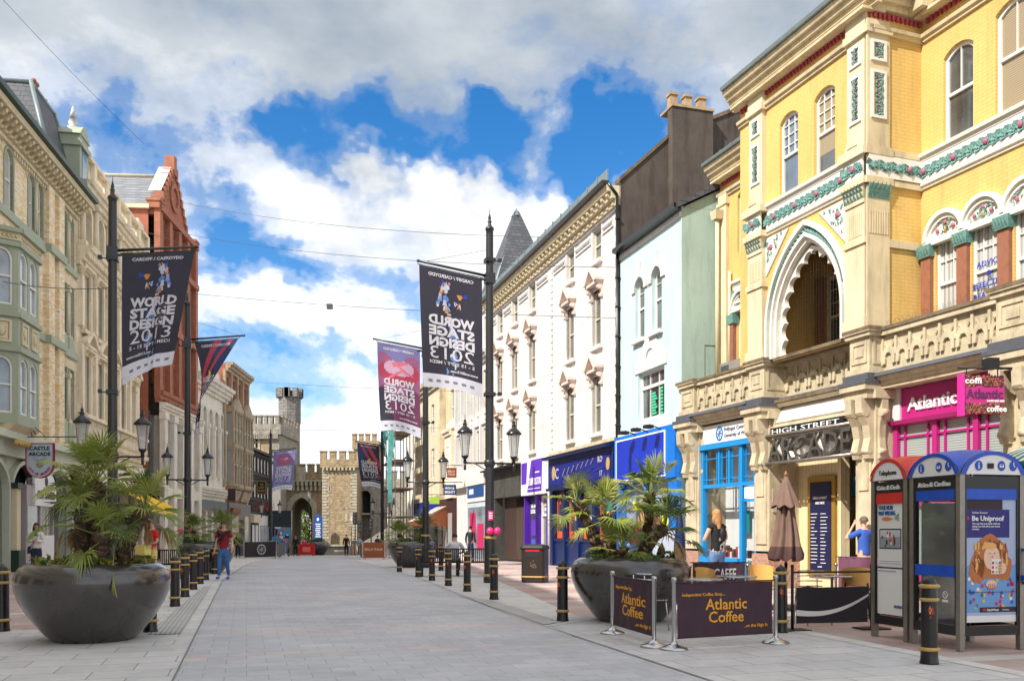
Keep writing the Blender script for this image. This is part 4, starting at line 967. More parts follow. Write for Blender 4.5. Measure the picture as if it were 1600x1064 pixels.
 for j in range(6): s.box(-7.1+j*.28, -7.08+j*.28, -1.46, -1.44, 3.02, 3.9)
 s.build('leaded_light', [pmat((206, 190, 140)), pmat((110, 70, 40))], B)
 s = MB(); s.cur = 0; s.box(-7.1, -5.65, -2.2, -2.15, .1, 2.3)
 for k in range(26): s.cur = 1+k % 5; x = -5.8-R.random()*1.2; z = .8+.4*R.randrange(4); s.box(x, x-.12, -1.9, -1.8, z, z+.1+R.random()*.2)
 s.cur = 6
 for k in range(4): s.box(-7.1, -5.65, -2.0, -1.7, .76+.4*k, .785+.4*k)
 s.build('shop_shelves', [M['room'], pmat((90, 30, 24)), pmat((200, 200, 190)), pmat((30, 50, 90)), pmat((150, 120, 70)), pmat((30, 30, 34)), M['sash']], B)
 # ---- magenta coffee shop
 s = MB(); YS = -.62; mg = M['magenta']; x0, x1 = -10.9, -7.75
 s.cur = 0; s.box(x0, x1, YS-.1, YS+.05, 3.72, 4.4); s.mould([(YS-.1, 3.62), (YS+.16, 3.66), (YS+.2, 3.74), (YS-.1, 3.76)], x0, x1)
 for a in (x1-.14, -8.95, -9.95, x0): s.box(a, a+.12, YS-.08, YS+.06, .0, 3.66)
 s.box(x0, x1, YS-.06, YS+.04, .4, .7); s.box(x0, x1, YS-.06, YS+.05, 1.95, 2.06)
 for k in range(3):
  a, b = [(-8.83, -7.89), (-9.83, -8.95), (-10.78, -9.95)][k]
  for zz in (2.26, 3.4): s.box(a, b, YS-.03, YS+.015, zz-.02, zz+.02)
  for xx in (a+.16, b-.16): s.box(xx-.02, xx+.02, YS-.03, YS+.015, 2.06, 3.62)
 f = s.build('shopfront_frame', mg, B)
 MB().box(x0, x1, YS-.04, YS-.03, .7, 3.66).build('shop_window', M['gveneer'], B)
 s = MB(); s.box(-8.0, -7.75, YS-.05, YS+.1, 3.74, 4.42); s.build('fascia_end', M['white'], B)
 s = MB(); s.text('Atlantic Coffee', (-8.2, YS+.07, 3.92), (-1, 0, 0), (0, 0, 1), .27, 2.5, align='L', bold=.012, t=.02); s.build('lettering', M['paper'], f, recalc=False)
 s = MB(); s.box(-13.6, -11.6, -.7, -.6, 0, 4.4); s.build('neighbouring_front', M['stonec'], B)
yellow_building()
# ------------------------------------------------------------ the rest of the right side
def pediment(mb, xm, z, y, w=.95, h=.55):
 """little gabled hood on brackets over a window; z is the base"""
 a = w/2
 mb.box(xm-a, xm+a, y-.02, y+.26, z, z+.09)
 for s in (-1, 1):
  p = [(xm+s*(a+.05), z+.09), (xm+s*(a+.05), z+.2), (xm, z+h+.12), (xm, z+h-.02), (xm+s*(a-.14), z+.09)]
  mb.prism(p, y-.02, y+.34)
  console(mb, xm+s*(a-.1)-.07, xm+s*(a-.1)+.07, y, z-.5, z, .2)
 mb.prism([(xm-a+.1, z+.09), (xm+a-.1, z+.09), (xm, z+h-.04)], y-.02, y+.1)
def quoins(mb, x, z0, z1, y, s=1, pitch=.26):
 k = 0; z = z0
 while z < z1-.1:
  w = .26 if k % 2 else .16
  mb.box(x, x+s*w, y-.02, y+.05, z+.015, z+pitch-.03); z += pitch; k += 1
def white_building():
 B = FR.thing('shop_terrace', 'four storey white painted terrace with gabled window hoods above its shops', 'building')
 xa, xb = -7.39, 9.4; yb = -9
 w = MB(); cols = [8.5-.35, 6.6-.35+.0, 4.9+0, 2.25, -2.75, -5.4]
 cols = [(7.05, 8.0), (4.5, 5.4), (1.8, 2.7), (-3.05, -2.2), (-5.8, -4.95)]
 rows = [(4.98, 7.0), (8.12, 10.12), (11.2, 12.35)]
 ops = [(a, b, z0, z1) for a, b in cols for z0, z1 in rows]
 wall(w, xa, xb, 4.55, 12.8, ops, 0, .32); shell(w, xa, xb, yb, 4.55, 12.8, -.32, False)
 w.poly([(xa, 0, 0), (xa, -.4, 0), (xa, -.4, 4.6), (xa, 0, 4.6)]); wall(w, -.45, -.02, 0, 4.6, [], -.02); 
 w.build('wall', M['white'], B)
 for o in ops: window(B, o, -.12, M['sashg'], M['gdark'], (0, 0), fw=.06)
 t = MB(); p = MB()
 for a, b in cols:
  for z0, z1 in rows: t.box(a-.1, b+.1, -.1, .14, z0-.16, z0-.02)
  for z0, z1 in rows[:2]:
   t.box(a-.06, a, -.2, .04, z0, z1+.12); t.box(b, b+.06, -.2, .04, z0, z1+.12); t.box(a-.06, b+.06, -.2, .04, z1, z1+.12)
   pediment(p, (a+b)/2, z1+.14, 0, 1.15, .55)
  t.box(a-.12, a-.02, -.1, .03, rows[2][0], rows[2][1]+.1); t.box(b+.02, b+.12, -.1, .03, rows[2][0], rows[2][1]+.1)
 gaps = [(xa+.5, -5.95), (-4.8, -3.2), (-2.05, -.6), (.1, 1.6), (2.9, 4.3), (5.6, 6.85), (8.2, 9.0)]
 for a, b in gaps: t.ring([(a, 11.95), (a, 12.15), (b, 12.15), (b, 11.95)], [(a+.05, 11.99), (a+.05, 12.11), (b-.05, 12.11), (b-.05, 11.99)], 0, .05, True); t.box(a, b, 0, .07, 12.15, 12.22)
 t.box(-4.8, -3.2, -.02, .05, 4.62, 4.74); t.box(xa, xb, -.02, .08, 12.42, 12.5)
 t.build('window_dressing', M['white'], B); p.build('window_hood', M['pink'], B)
 q = MB(); quoins(q, xa, 4.8, 12.4, 0, 1); quoins(q, -.5, 4.8, 12.4, 0, 1); q.build('quoins', M['white'], B)
 c = MB(); cornice(c, xa-.05, xb, 12.5, 13.15, .5, 0, 3)
 n = int((xb-xa)/.46)
 for k in range(n): console(c, xa+k*.46+.1, xa+k*.46+.26, .0, 12.52, 12.92, .42)
 c.build('cornice', M['cream'], B)
 g_ = MB(); g_.mould([(.4, 13.15), (.64, 13.16), (.66, 13.28), (.4, 13.28)], xa-.05, xb); g_.box(xa, xb, -.3, .42, 13.12, 13.18)
 g_.path([(xa-.06, .45, 13.2), (xa-.08, .12, 12.8), (xa-.08, .1, 0)], .055, 8)
 for z in range(5, 13): g_.box(xa-.15, xa-.0, .03, .17, z, z+.05)
 g_.build('gutter_and_downpipe', M['black'], B).name = 'gutter'
 zc = MB()
 k = 0; x = xa
 while x < xb-.4: zc.box(x+.02, x+.92, .40, .44, 13.22, 13.7); zc.box(x+.9, x+.95, .38, .46, 13.22, 13.76); x += .95
 zc.build('zinc_upstand', M['zinc'], B)
 r = MB(); r.poly([(xa, -.1, 13.2), (xb, -.1, 13.2), (xb, -5, 16.8), (xa, -5, 16.8)]); r.poly([(xa, yb, 13.2), (xb, yb, 13.2), (xb, -5, 16.8), (xa, -5, 16.8)]); r.build('roof', M['slate'], B)
 # dark rendered gable end with the chimney breast
 gb = MB(); gb.X = lambda p: (xa-p[1], p[0], p[2])
 prof = [(0.02, 4.5), (0.02, 13.3), (-1.87, 15.05), (-5.3, 16.7), (-9.6, 13.8), (-9.6, 4.5)]
 gb.prism([(p_[0], p_[1]) for p_ in prof], -.3, .05)
 gb.box(-3.35, -1.8, .0, .38, 8, 15.95); gb.box(-3.6, -1.55, .05, .28, 8, 12.2, 0, 0)
 gb.build('gable_wall', M['gable'], B)
 cp = MB(); cp.X = gb.X
 for a, b in zip(prof[1:5], prof[2:5]): cp.prism([(a[0], a[1]), (b[0], b[1]), (b[0], b[1]+.14), (a[0], a[1]+.14)], -.35, .1)
 cp.build('gable_coping', M['stoned'], B)
 ch = MB(); ch.X = gb.X; ch.box(-3.38, -1.77, -.5, .42, 15.95, 16.03); pots = []
 for y in (-2.0, -2.55, -3.1): ch.box(y-.15, y+.13, -.2, .1, 16.03, 16.5, .02, .02); ch.box(y-.17, y+.15, -.22, .12, 16.5, 16.58)
 ch.build('chimney_pots', mat('tan_clay', S(176,148,112), .9, var=.2, dirt=.4), B)
 # shop bands below
 s = MB(); s.box(xa, xb, -.3, .1, 4.45, 4.6); s.box(xa, -.4, .1, .2, 4.5, 4.62); s.build('shop_cornice', M['cream2'], B)
 # roller shutter bay
 st = MB(); n = 46
 for k in range(n): st.box(3.5+k*.098, 3.56+k*.098, -.42, -.36, .02, 3.0)
 for k in range(70): a = 3.4+k*.13
 st.box(3.4, 8.2, -.5, -.42, 0, 3.05)
 for k in range(60):
  z = -1.5+k*.13
  if z+2.3 < .1 or z > 3: continue
  a0, b0 = 3.4, 5.9; za, zb_ = z, z+2.0
  if za < .05: a0 += (.05-za)/2.0*2.5; za = .05
  if zb_ > 3.0: b0 -= (zb_-3.0)/2.0*2.5; zb_ = 3.0
  if b0 > a0: st.tube((a0, -.35, za), (b0, -.35, zb_), .012, None, 4)
 st.build('shutter', pmat((74, 58, 50), 'shutter_brown', .5), B)
 s = MB(); s.box(3.3, 9.4, -.35, .12, 3.05, 4.45); s.box(8.2, 9.4, -.3, .1, 0, 3.05); s.build('blank_fascia', mat('fascia_dark_stone', S(72,72,66), .7, var=.4, vs=3, dirt=.4), B)
 s = MB(); s.box(3.3, 9.5, .1, .55, 4.42, 4.5); s.build('fascia_hood', M['blackm'], B)
 # solicitors' shop: x 3.3 .. -.45
 s = MB(); s.cur = 0; s.box(-.2, 3.3, -.1, .22, 3.0, 4.56); s.cur = 1
 s.prism([(2.2, 3.1), (.75, 3.1), (.35, 4.5), (1.5, 4.5)][::-1] and [(2.35, 3.12), (.35, 3.12), (.25, 4.5), (1.75, 4.5)], .22, .235); s.prism([(3.2, 3.5), (2.5, 3.5), (2.35, 4.45), (3.2, 4.45)], .22, .235)
 f = s.build('fascia_board', [M['paper'], pmat((92, 44, 178))], B)
 s = MB(); s.text('GT LAW', (2.3, .24, 3.42), (-1, 0, 0), (0, 0, 1), .3, .85, align='L', bold=.04); s.text('SOLICITORS', (1.4, .24, 3.42), (-1, 0, 0), (0, 0, 1), .3, 1.0, align='L'); s.box(.6, 1.2, .235, .243, 3.92, 3.97); s.box(2.2, .5, .235, .245, 3.24, 3.27)
 s.build('lettering', M['paper'], f, recalc=False)
 s = MB(); pu = M['purple']
 for a, b in ((-.2, .12), (1.35, 1.62), (3.15, 3.3)): s.box(a, b, -.2, .08, 0, 3.0)
 s.box(-.2, 3.3, -.2, .05, 0, .32); s.build('shopfront_frame', pu, B)
 s = MB(); s.ring([(.15, .05), (.15, 2.95), (1.33, 2.95), (1.33, .05)], [(.25, .15), (.25, 2.85), (1.23, 2.85), (1.23, .15)], -.22, -.1, True); s.box(.2, 1.3, -.2, -.1, 2.05, 2.15); s.box(.55, .63, -.2, -.1, .1, 2.1); s.build('door_frame', M['sash'], B)
 s = MB(); s.box(.15, 3.2, -.2, -.19, .3, 3.0); s.build('shop_window', M['gdark'], B)
 s = MB(); s.cur = 0
 for k, st_ in enumerate(('THE ONE STOP', 'LEGAL SHOP')): s.text(st_, (2.4, -.17, 2.45-.24*k), (-1, 0, 0), (0, 0, 1), .17, 1.3, bold=.03)
 for k, st_ in enumerate(('POP IN FOR', 'LEGAL BIZ')): s.text(st_, (.75, -.17, 2.5-.2*k), (-1, 0, 0), (0, 0, 1), .12, .7, bold=.03)
 s.cur = 1; s.box(1.8, 3.0, -.18, -.175, 1.2, 1.9); s.cur = 2; s.box(1.75, 2.2, -.18, -.173, 1.3, 2.05); s.cur = 3; s.box(1.8, 3.0, -.18, -.174, .6, 1.05)
 s.build('window_poster', [M['paper'], pmat((96, 50, 176)), pmat((60, 160, 110)), pmat((70, 90, 180))], B, recalc=False)
 # dark blue shop, xa .. -.45
 s = MB(); nv = M['navy']; s.cur = 0
 s.box(xa+.1, -.45, -.15, .2, 3.15, 4.3); s.mould([(-.1, 4.3), (.45, 4.3), (.5, 4.42), (-.1, 4.5)], xa+.1, -.45); s.mould([(-.1, 3.0), (.3, 3.05), (.32, 3.15), (-.1, 3.18)], xa+.1, -.45)
 for a in (xa+.1, -5.4, -3.75, -2.2, -.75): s.box(a, a+.24, -.2, .12, 0, 3.05)
 s.box(xa+.1, -.45, -.2, .02, 0, 1.05); s.box(xa+.1, -.45, -.25, .08, 1.0, 1.1)
 f = s.build('shopfront_frame', nv, B)
 s = MB(); s.cur = 0; s.box(xa+.3, -.6, .2, .215, 3.28, 4.2); s.cur = 1
 for x, r_ in ((-1.2, .2), (-6.9, .16)): s.prism([(x+r_*math.cos(2*PI*k/16), 3.75+r_*1.4*math.sin(2*PI*k/16)) for k in range(16)], .215, .23)
 s.cur = 2
 for k in range(5): s.tube((-2.0-k*.9, .23, 3.35+.05*k), (-2.9-k*.9, .23, 3.9-.06*k), .02, None, 4)
 f2 = s.build('fascia_board', [pmat((18, 30, 120)), M['gold'], pmat((60, 80, 190))], B)
 s = MB(); s.text('C', (-1.62, .23, 3.5), (-1, 0, 0), (0, 0, 1), .42); s.text('RO', (-6.2, .23, 3.85), (-1, 0, 0), (0, 0, 1), .22); s.text('17', (-6.3, .23, 3.36), (-1, 0, 0), (0, 0, 1), .2)
 for k in range(7): s.tube((-2.3-k*.5, .235, 3.6+.04*k), (-2.55-k*.5, .235, 3.85+.03*k), .014, None, 4)
 s.build('lettering', pmat((200, 190, 210)), f2, recalc=False)
 s = MB(); s.box(xa+.2, -.5, -.12, -.11, 1.05, 3.05); s.build('shop_window', M['gdark'], B)
 s = MB(); s.cur = 0
 for a, b in ((-1.95, -.8), (-3.5, -2.25), (-5.15, -3.8), (-7.0, -5.45)): s.ring(outline(a, b, 1.12, 2.95, 'seg', .3, 6), inset(outline(a, b, 1.12, 2.95, 'seg', .3, 6), .07), -.1, -.08, True); s.box(a, b, -.1, -.085, 1.12, 1.4)
 s.cur = 1
 for k in range(46):
  s.cur = 1+k % 5; x = -.9-R.random()*5.9; z = 1.5+R.random()*1.1; s.box(x, x-.1-R.random()*.2, -.1, -.09-R.random()*.01, z, z+.1+R.random()*.3)
 s.build('window_poster', [pmat((214, 90, 40)), pmat((206, 60, 40)), pmat((230, 200, 120)), pmat((40, 120, 90)), pmat((200, 206, 210)), pmat((60, 70, 150))], B)
 s = MB(); s.path([(-.25, .1, 0), (-.25, .1, 4.5)], .05, 6); s.build('downpipe', M['white'], B)
white_building()
def cyan_building():
 B = FR.thing('corner_shop_house', 'pale blue rendered house with two round headed windows above a bright blue shopfront', 'building')
 x0, x1 = -11.93, -7.45; ze = 10.9
 ops = [(-9.39, -8.7, 7.62, 9.6, 'round', None), (-10.63, -9.95, 7.62, 9.6, 'round', None), (-10.81, -8.9, 4.95, 6.5, '', None)]
 w = MB(); wall(w, x0, x1, 4.55, ze, ops, 0, .42); w.build('wall', M['cyan'], B)
 w = MB(); w.X = lambda p: (x0-p[1], p[0], p[2]); wall(w, -9, 0, 0, ze, [(-1.75, -.75, 4.9, 6.9)], 0, .12)
 w.poly([(-1.75, -.12, 4.9), (-.75, -.12, 4.9), (-.75, -.12, 6.9), (-1.75, -.12, 6.9)])
 w.build('side_wall', M['cyang'], B)
 w = MB(); w.X = lambda p: (x0-p[1], p[0], p[2]); w.prism([(-.05, ze-.02), (-9, ze-.02), (-4.6, ze+2.35)], -.25, .0); w.build('side_gable', M['cyang'], B)
 w = MB(); shell(w, x0+.02, x1, -9, 0, ze, -.5, False); w.build('rear_wall', M['cyang'], B)
 r = MB(); r.mould([(.22, ze-.1), (.22, ze+.06), (-4.6, ze+2.6), (-9.2, ze+.06), (-9.2, ze-.1), (-4.6, ze+2.4)], x0-.12, x1); r.build('roof', M['slate'], B)
 g_ = MB(); g_.mould([(.1, ze-.12), (.3, ze-.08), (.3, ze+.05), (.1, ze+.05)], x0-.1, x1); g_.build('gutter', M['black'], B)
 t = MB()
 for a, b, z0, z1, _, __ in ops[:2]:
  P = outline(a, b, z1-.36, z1, 'round', (b-a)/2, 6); Q = outline(a-.16, b+.16, z1-.36, z1+.18, 'round', (b-a)/2+.16, 6); t.ring(Q, P, -.02, .05)
  t.prism([((a+b)/2-.07, z1), ((a+b)/2+.07, z1), ((a+b)/2+.12, z1+.5), ((a+b)/2-.12, z1+.5)], -.02, .07); t.box(a-.25, a-.0, -.02, .06, z1-.42, z1-.3); t.box(b, b+.25, -.02, .06, z1-.42, z1-.3)
  t.box(a-.1, b+.1, -.1, .14, z0-.14, z0-.02)
 t.box(-11.0, -8.7, -.02, .04, 6.5, 6.86)
 t.ring([(-9.85+.62*math.cos(PI*k/16), 6.86+.8*math.sin(PI*k/16)) for k in range(17)], [(-9.85+.3*math.cos(PI*k/16), 6.86+.3*math.sin(PI*k/16)) for k in range(17)], -.02, .04)
 t.box(x0, x1, .0, .06, ze-.3, ze-.16); t.box(x0, x1, -.02, .12, 4.58, 4.66)
 t.build('window_dressing', M['white'], B)
 for o in ops[:2]: window(B, o, -.14, M['sash'], M['gdark'], (0, 1))
 f = window(B, ops[2], -.14, M['sash'], M['gdark'], (2, 0), False, both=True, fw=.09)
 m = MB(); m.box(-10.76, -8.95, -.18, -.1, 5.95, 6.05); m.build('transom', M['sash'], f)
 m = MB()
 for k in range(8):
  m.box(-9.98-.12*(k%3)*.5, -9.72, -.11, -.1, 5.72-.09*k, 5.78-.09*k); m.box(-10.5, -10.3, -.11, -.1, 5.05+.11*k, 5.11+.11*k)
 m.build('window_lettering', pmat((60, 200, 150)), f, recalc=False)
 s = MB(); b = M['blue']
 s.box(x0, x1, -.1, .22, 3.0, 4.56); s.box(x0, x0+.55, -.2, .15, 0, 3.0); s.box(x1-.2, x1, -.2, .15, 0, 3.0); s.box(x0, x1, -.2, .05, 0, .5); s.box(-9.6, -9.45, -.15, .05, 0, 3)
 f = s.build('shopfront_frame', b, B)
 s = MB(); s.cur = 0; s.box(x0+.65, x1-.25, .22, .235, 3.1, 4.4); s.cur = 1; s.ring([(x0+.6, 3.05), (x0+.6, 4.44), (x1-.2, 4.44), (x1-.2, 3.05)], [(x0+.65, 3.1), (x0+.65, 4.39), (x1-.25, 4.39), (x1-.25, 3.1)], .22, .25, True); s.build('fascia_board', [M['blued'], M['paper']], B)
 s = MB(); s.box(x0+.3, x1-.1, -.16, -.15, .4, 3.0); s.build('shop_window', M['gpale'], B)
 s = MB(); s.cur = 0; s.box(-9.2, -8.0, -.14, -.12, 1.0, 1.6); s.cur = 1; s.box(-10.9, -9.9, -.14, -.12, 1.2, 1.9); s.box(-9.2, -8.2, -.14, -.125, 2.1, 2.4); s.cur = 2; s.box(-11.2, -10.2, -.14, -.13, .5, 1.1)
 s.build('window_poster', [pmat((200, 60, 60)), pmat((220, 220, 60)), M['paper']], B)
 l = MB()
 for x in (-9.2, -10.1, -11.0): l.tube((x, .22, 4.5), (x, .6, 4.62), .02); l.box(x-.12, x+.12, .5, .75, 4.5, 4.6)
 l.build('sign_lights', M['blackm'], B)
cyan_building()
def simple_block(B, x0, x1, z1, y, m, ops, gm, depth=-10, fm=None, bars=(0, 1), base=-.9, wname='wall'):
 w = MB(); wall(w, x0, x1, base, z1, ops, y, .25); shell(w, x0, x1, depth, base, z1, y-.25); w.build(wname, m, B)
 for o in ops: window(B, o, y-.1, fm or M['sash'], gm, bars, fw=.07)
def right_far():
 # white art deco building
 B = FR.thing('department_store', 'white building with tall grouped windows and slate turret next along from the hooded terrace', 'building')
 x0, x1 = 9.45, 17.2
 ops = []
 for k in range(5):
  a = 9.8+k*1.48; ops += [(a, a+1.15, 4.9, 6.9), (a, a+1.15, 7.9, 10.0)]
 for k in range(5): a = 9.8+k*1.48; ops.append((a+.25, a+.9, 11.1, 12.8))
 simple_block(B, x0, x1, 13.6, 0, M['white'], ops, M['gblue'], bars=(1, 2), fm=M['sashg'])
 t = MB()
 for k in range(6): a = 9.62+k*1.48; t.box(a-.12, a+.12, 0, .16, 4.7, 10.4)
 cornice(t, x0, x1, 10.4, 10.9, .45, 0, 3); cornice(t, x0, x1, 13.1, 13.6, .4, 0, 3); t.box(x0, x1, 0, .12, 7.1, 7.25)
 for k in range(5):
  a = 10.1+k*1.48; t.ring([(a, 7.35), (a, 7.7), (a+.55, 7.7), (a+.55, 7.35)], [(a+.05, 7.4), (a+.05, 7.65), (a+.5, 7.65), (a+.5, 7.4)], 0, .05, True)
 t.build('pilasters_and_cornice', M['white'], B).name = 'pilaster'
 # turret roof and mansard
 r = MB()
 c = (13.4, -2.6); hb = 2.2; zb = 13.6; zt = 19.6
 q = [(c[0]-hb, c[1]-hb), (c[0]+hb, c[1]-hb), (c[0]+hb, c[1]+hb), (c[0]-hb, c[1]+hb)]
 for a, b in zip(q, q[1:]+q[:1]): r.poly([(a[0], a[1], zb), (b[0], b[1], zb), (c[0]+(b[0]-c[0])*.06, c[1]+(b[1]-c[1])*.06, zt), (c[0]+(a[0]-c[0])*.06, c[1]+(a[1]-c[1])*.06, zt)])
 r.poly([(x0, -.5, 13.6), (x1, -.5, 13.6), (x1, -4, 16.2), (x0, -4, 16.2)]); r.poly([(x0, -4, 16.2), (x1, -4, 16.2), (x1, -9, 13.6), (x0, -9, 13.6)])
 r.build('roof', M['slate'], B)
 f = MB()
 for a in q: f.tube((a[0], a[1], zb), (c[0], c[1], zt), .09, .05, 5)
 f.lathe([(.3, 0), (.2, .2), (.02, .5)], 8, (c[0], c[1], zt-.3)); f.build('turret_flashing', M['zinc'], B)
 s = MB(); s.cur = 0; s.box(x0, x1, -.1, .35, 3.9, 4.6); s.cur = 1; s.box(x0+.2, 13.8, -.1, .2, .2, 3.9); s.cur = 2; s.box(9.5, 13.6, .2, .26, 3.0, 4.2)
 s.cur = 3; s.box(9.7, 13.4, .2, .23, -.2, 2.7)
 s.build('shopfront', [M['portl'], pmat((190, 200, 206)), pmat((206, 210, 214)), M['gpale']], B)
 s = MB(); s.cur = 0; s.box(9.8, 13.3, .26, .3, 3.25, 3.85); f = s.build('fascia_board', [pmat((22, 70, 130))], B)
 s = MB(); [s.box(11.9+k*.2, 12.04+k*.2, .3, .31, 3.4+.03*(k%2), 3.7) for k in range(5)]; s.build('lettering', M['paper'], f, recalc=False)
 s = MB(); s.cur = 0
 for k in range(2): s.box(10.0+k*1.7, 11.2+k*1.7, .24, .26, .4+k*.5, 1.8+k*.6)
 s.build('window_poster', [pmat((190, 30, 90))], B)
 # narrow cream house
 B = FR.thing('narrow_cream_house', 'narrow cream house with a lower bay between white store and bare stone wall', 'building')
 x0, x1 = 17.25, 22.2
 simple_block(B, x0, x1, 12.6, -.4, M['cream2'], [(18.0, 18.9, 8.2, 10.4), (19.8, 20.7, 8.2, 10.4), (18.0, 18.9, 5, 7), (19.8, 20.7, 5, 7)], M['gdark'])
 t = MB(); t.box(x0, x0+1.8, -.4, .35, 3.4, 7.2); cornice(t, x0, x0+1.9, 7.2, 7.6, .25, .35, 2); t.lathe([(.5, 0), (.45, .25), (.2, .5), (.05, .7)], 10, (x0+.9, 0, 7.6)); t.build('bay', M['bath'], B)
 window(B, (x0+.35, x0+1.45, 4.6, 6.6), .36, M['sash'], M['gblue'], (0, 1))
 s = MB(); s.box(x0, x1, -.4, .2, -.9, 3.4); s.build('shopfront', pmat((62, 36, 30)), B)
 s = MB()
 for k in range(3): s.box(x0+.4+k*1.5, x0+1.5+k*1.5, .2, .22, .1, 2.5)
 s.build('shop_window', M['gcurt'], B)
 # bare stone wall block with scaffold beyond
 B = FR.thing('bare_stone_building', 'bare stone building with a stained blank end wall and a royal blue shopfront', 'building')
 x0, x1 = 22.25, 31
 simple_block(B, x0, x1, 11.6, .0, M['stonec'], [(24, 25, 8, 10), (26.5, 27.5, 8, 10), (24, 25, 5, 7), (26.5, 27.5, 5, 7)], M['gdark'])
 s = MB(); s.X = lambda p: (x0-p[1], p[0], p[2]); s.poly([(-10, .02, -1), (0, .02, -1), (0, .02, 11.6), (-10, .02, 11.6)]); s.build('side_wall', mat('bare_wall', S(206,190,160), .9, var=.3, vs=.8, dirt=.8, bump=.4), B)
 s = MB(); cornice(s, x0, x1, 10.9, 11.6, .5, 0, 3); s.box(x0, x1, 0, .3, 3.4, 3.7); s.build('cornice', M['stone'], B)
 s = MB(); s.cur = 0; s.box(x0, x1, 0, .25, -.9, 3.4); s.cur = 1
 for k in range(4): s.box(x0+.4+k*2.1, x0+2.1+k*2.1, .25, .27, -.1, 2.3)
 s.build('shopfront', [pmat((20, 34, 140)), M['gdark']], B)
 # last building towards the castle
 B = FR.thing('corner_building', 'grey stone corner building behind the scaffold at the castle end', 'building')
 simple_block(B, 31.1, 38, 10.5, -.5, M['portl'], [(32, 33, 7.5, 9.4), (34.5, 35.5, 7.5, 9.4), (32, 33, 4.4, 6.4), (34.5, 35.5, 4.4, 6.4)], M['gdark'])
 # scaffold
 S_ = FR.thing('scaffold', 'scaffold tower wrapped in torn turquoise netting against the far end of the right side', 'scaffold', z=gz(70))
 p = MB(); x0, x1 = 27.5, 33
 for x in (27.5, 28.9, 30.3, 31.7, 33):
  for y in (.8, 2.1): p.tube((x, y, 0), (x, y, 12.6), .035, None, 5)
 for z in (3, 5, 7, 9, 11, 12.2):
  for y in (.8, 2.1): p.tube((x0-.2, y, z), (x1+.2, y, z), .03, None, 5)
  for x in (27.5, 30.3, 33): p.tube((x, .5, z), (x, 2.4, z), .03, None, 5)
 for k in range(4): p.tube((28+1.3*k, 2.15, 3+2*(k % 3)), (29.4+1.3*k, 2.15, 5+2*(k % 3)), .03, None, 5)
 p.build('pole', M['steeld'], S_)
 b = MB()
 for z in (3, 5, 7, 9, 11): b.box(x0-.1, x1+.1, .75, 2.15, z+.04, z+.09)
 b.build('boards', pmat((120, 100, 76)), S_)
 n = MB()
 for k in range(9):
  x = x0+.6*k+R.uniform(-.2, .2); z = 7+3*R.random(); h_ = R.uniform(2, 3.4)
  n.grid(lambda u, v, x=x, z=z, h_=h_: (x+.5*u*(1-.5*v)+.1*math.sin(v*8), 2.2+.1*math.sin(v*9+u*3), z+h_*(1-v)), 3, 8)
 n.grid(lambda u, v: (x0-.2-.12*math.sin(v*12), 2.3+.3*u+.1*math.sin(v*7), 4+8.3*v), 2, 20)
 nm = mat('turquoise_netting', S(118,196,194), .6, var=.3, vs=4, trans=.4); n.build('netting', nm, S_, recalc=False)
right_far()
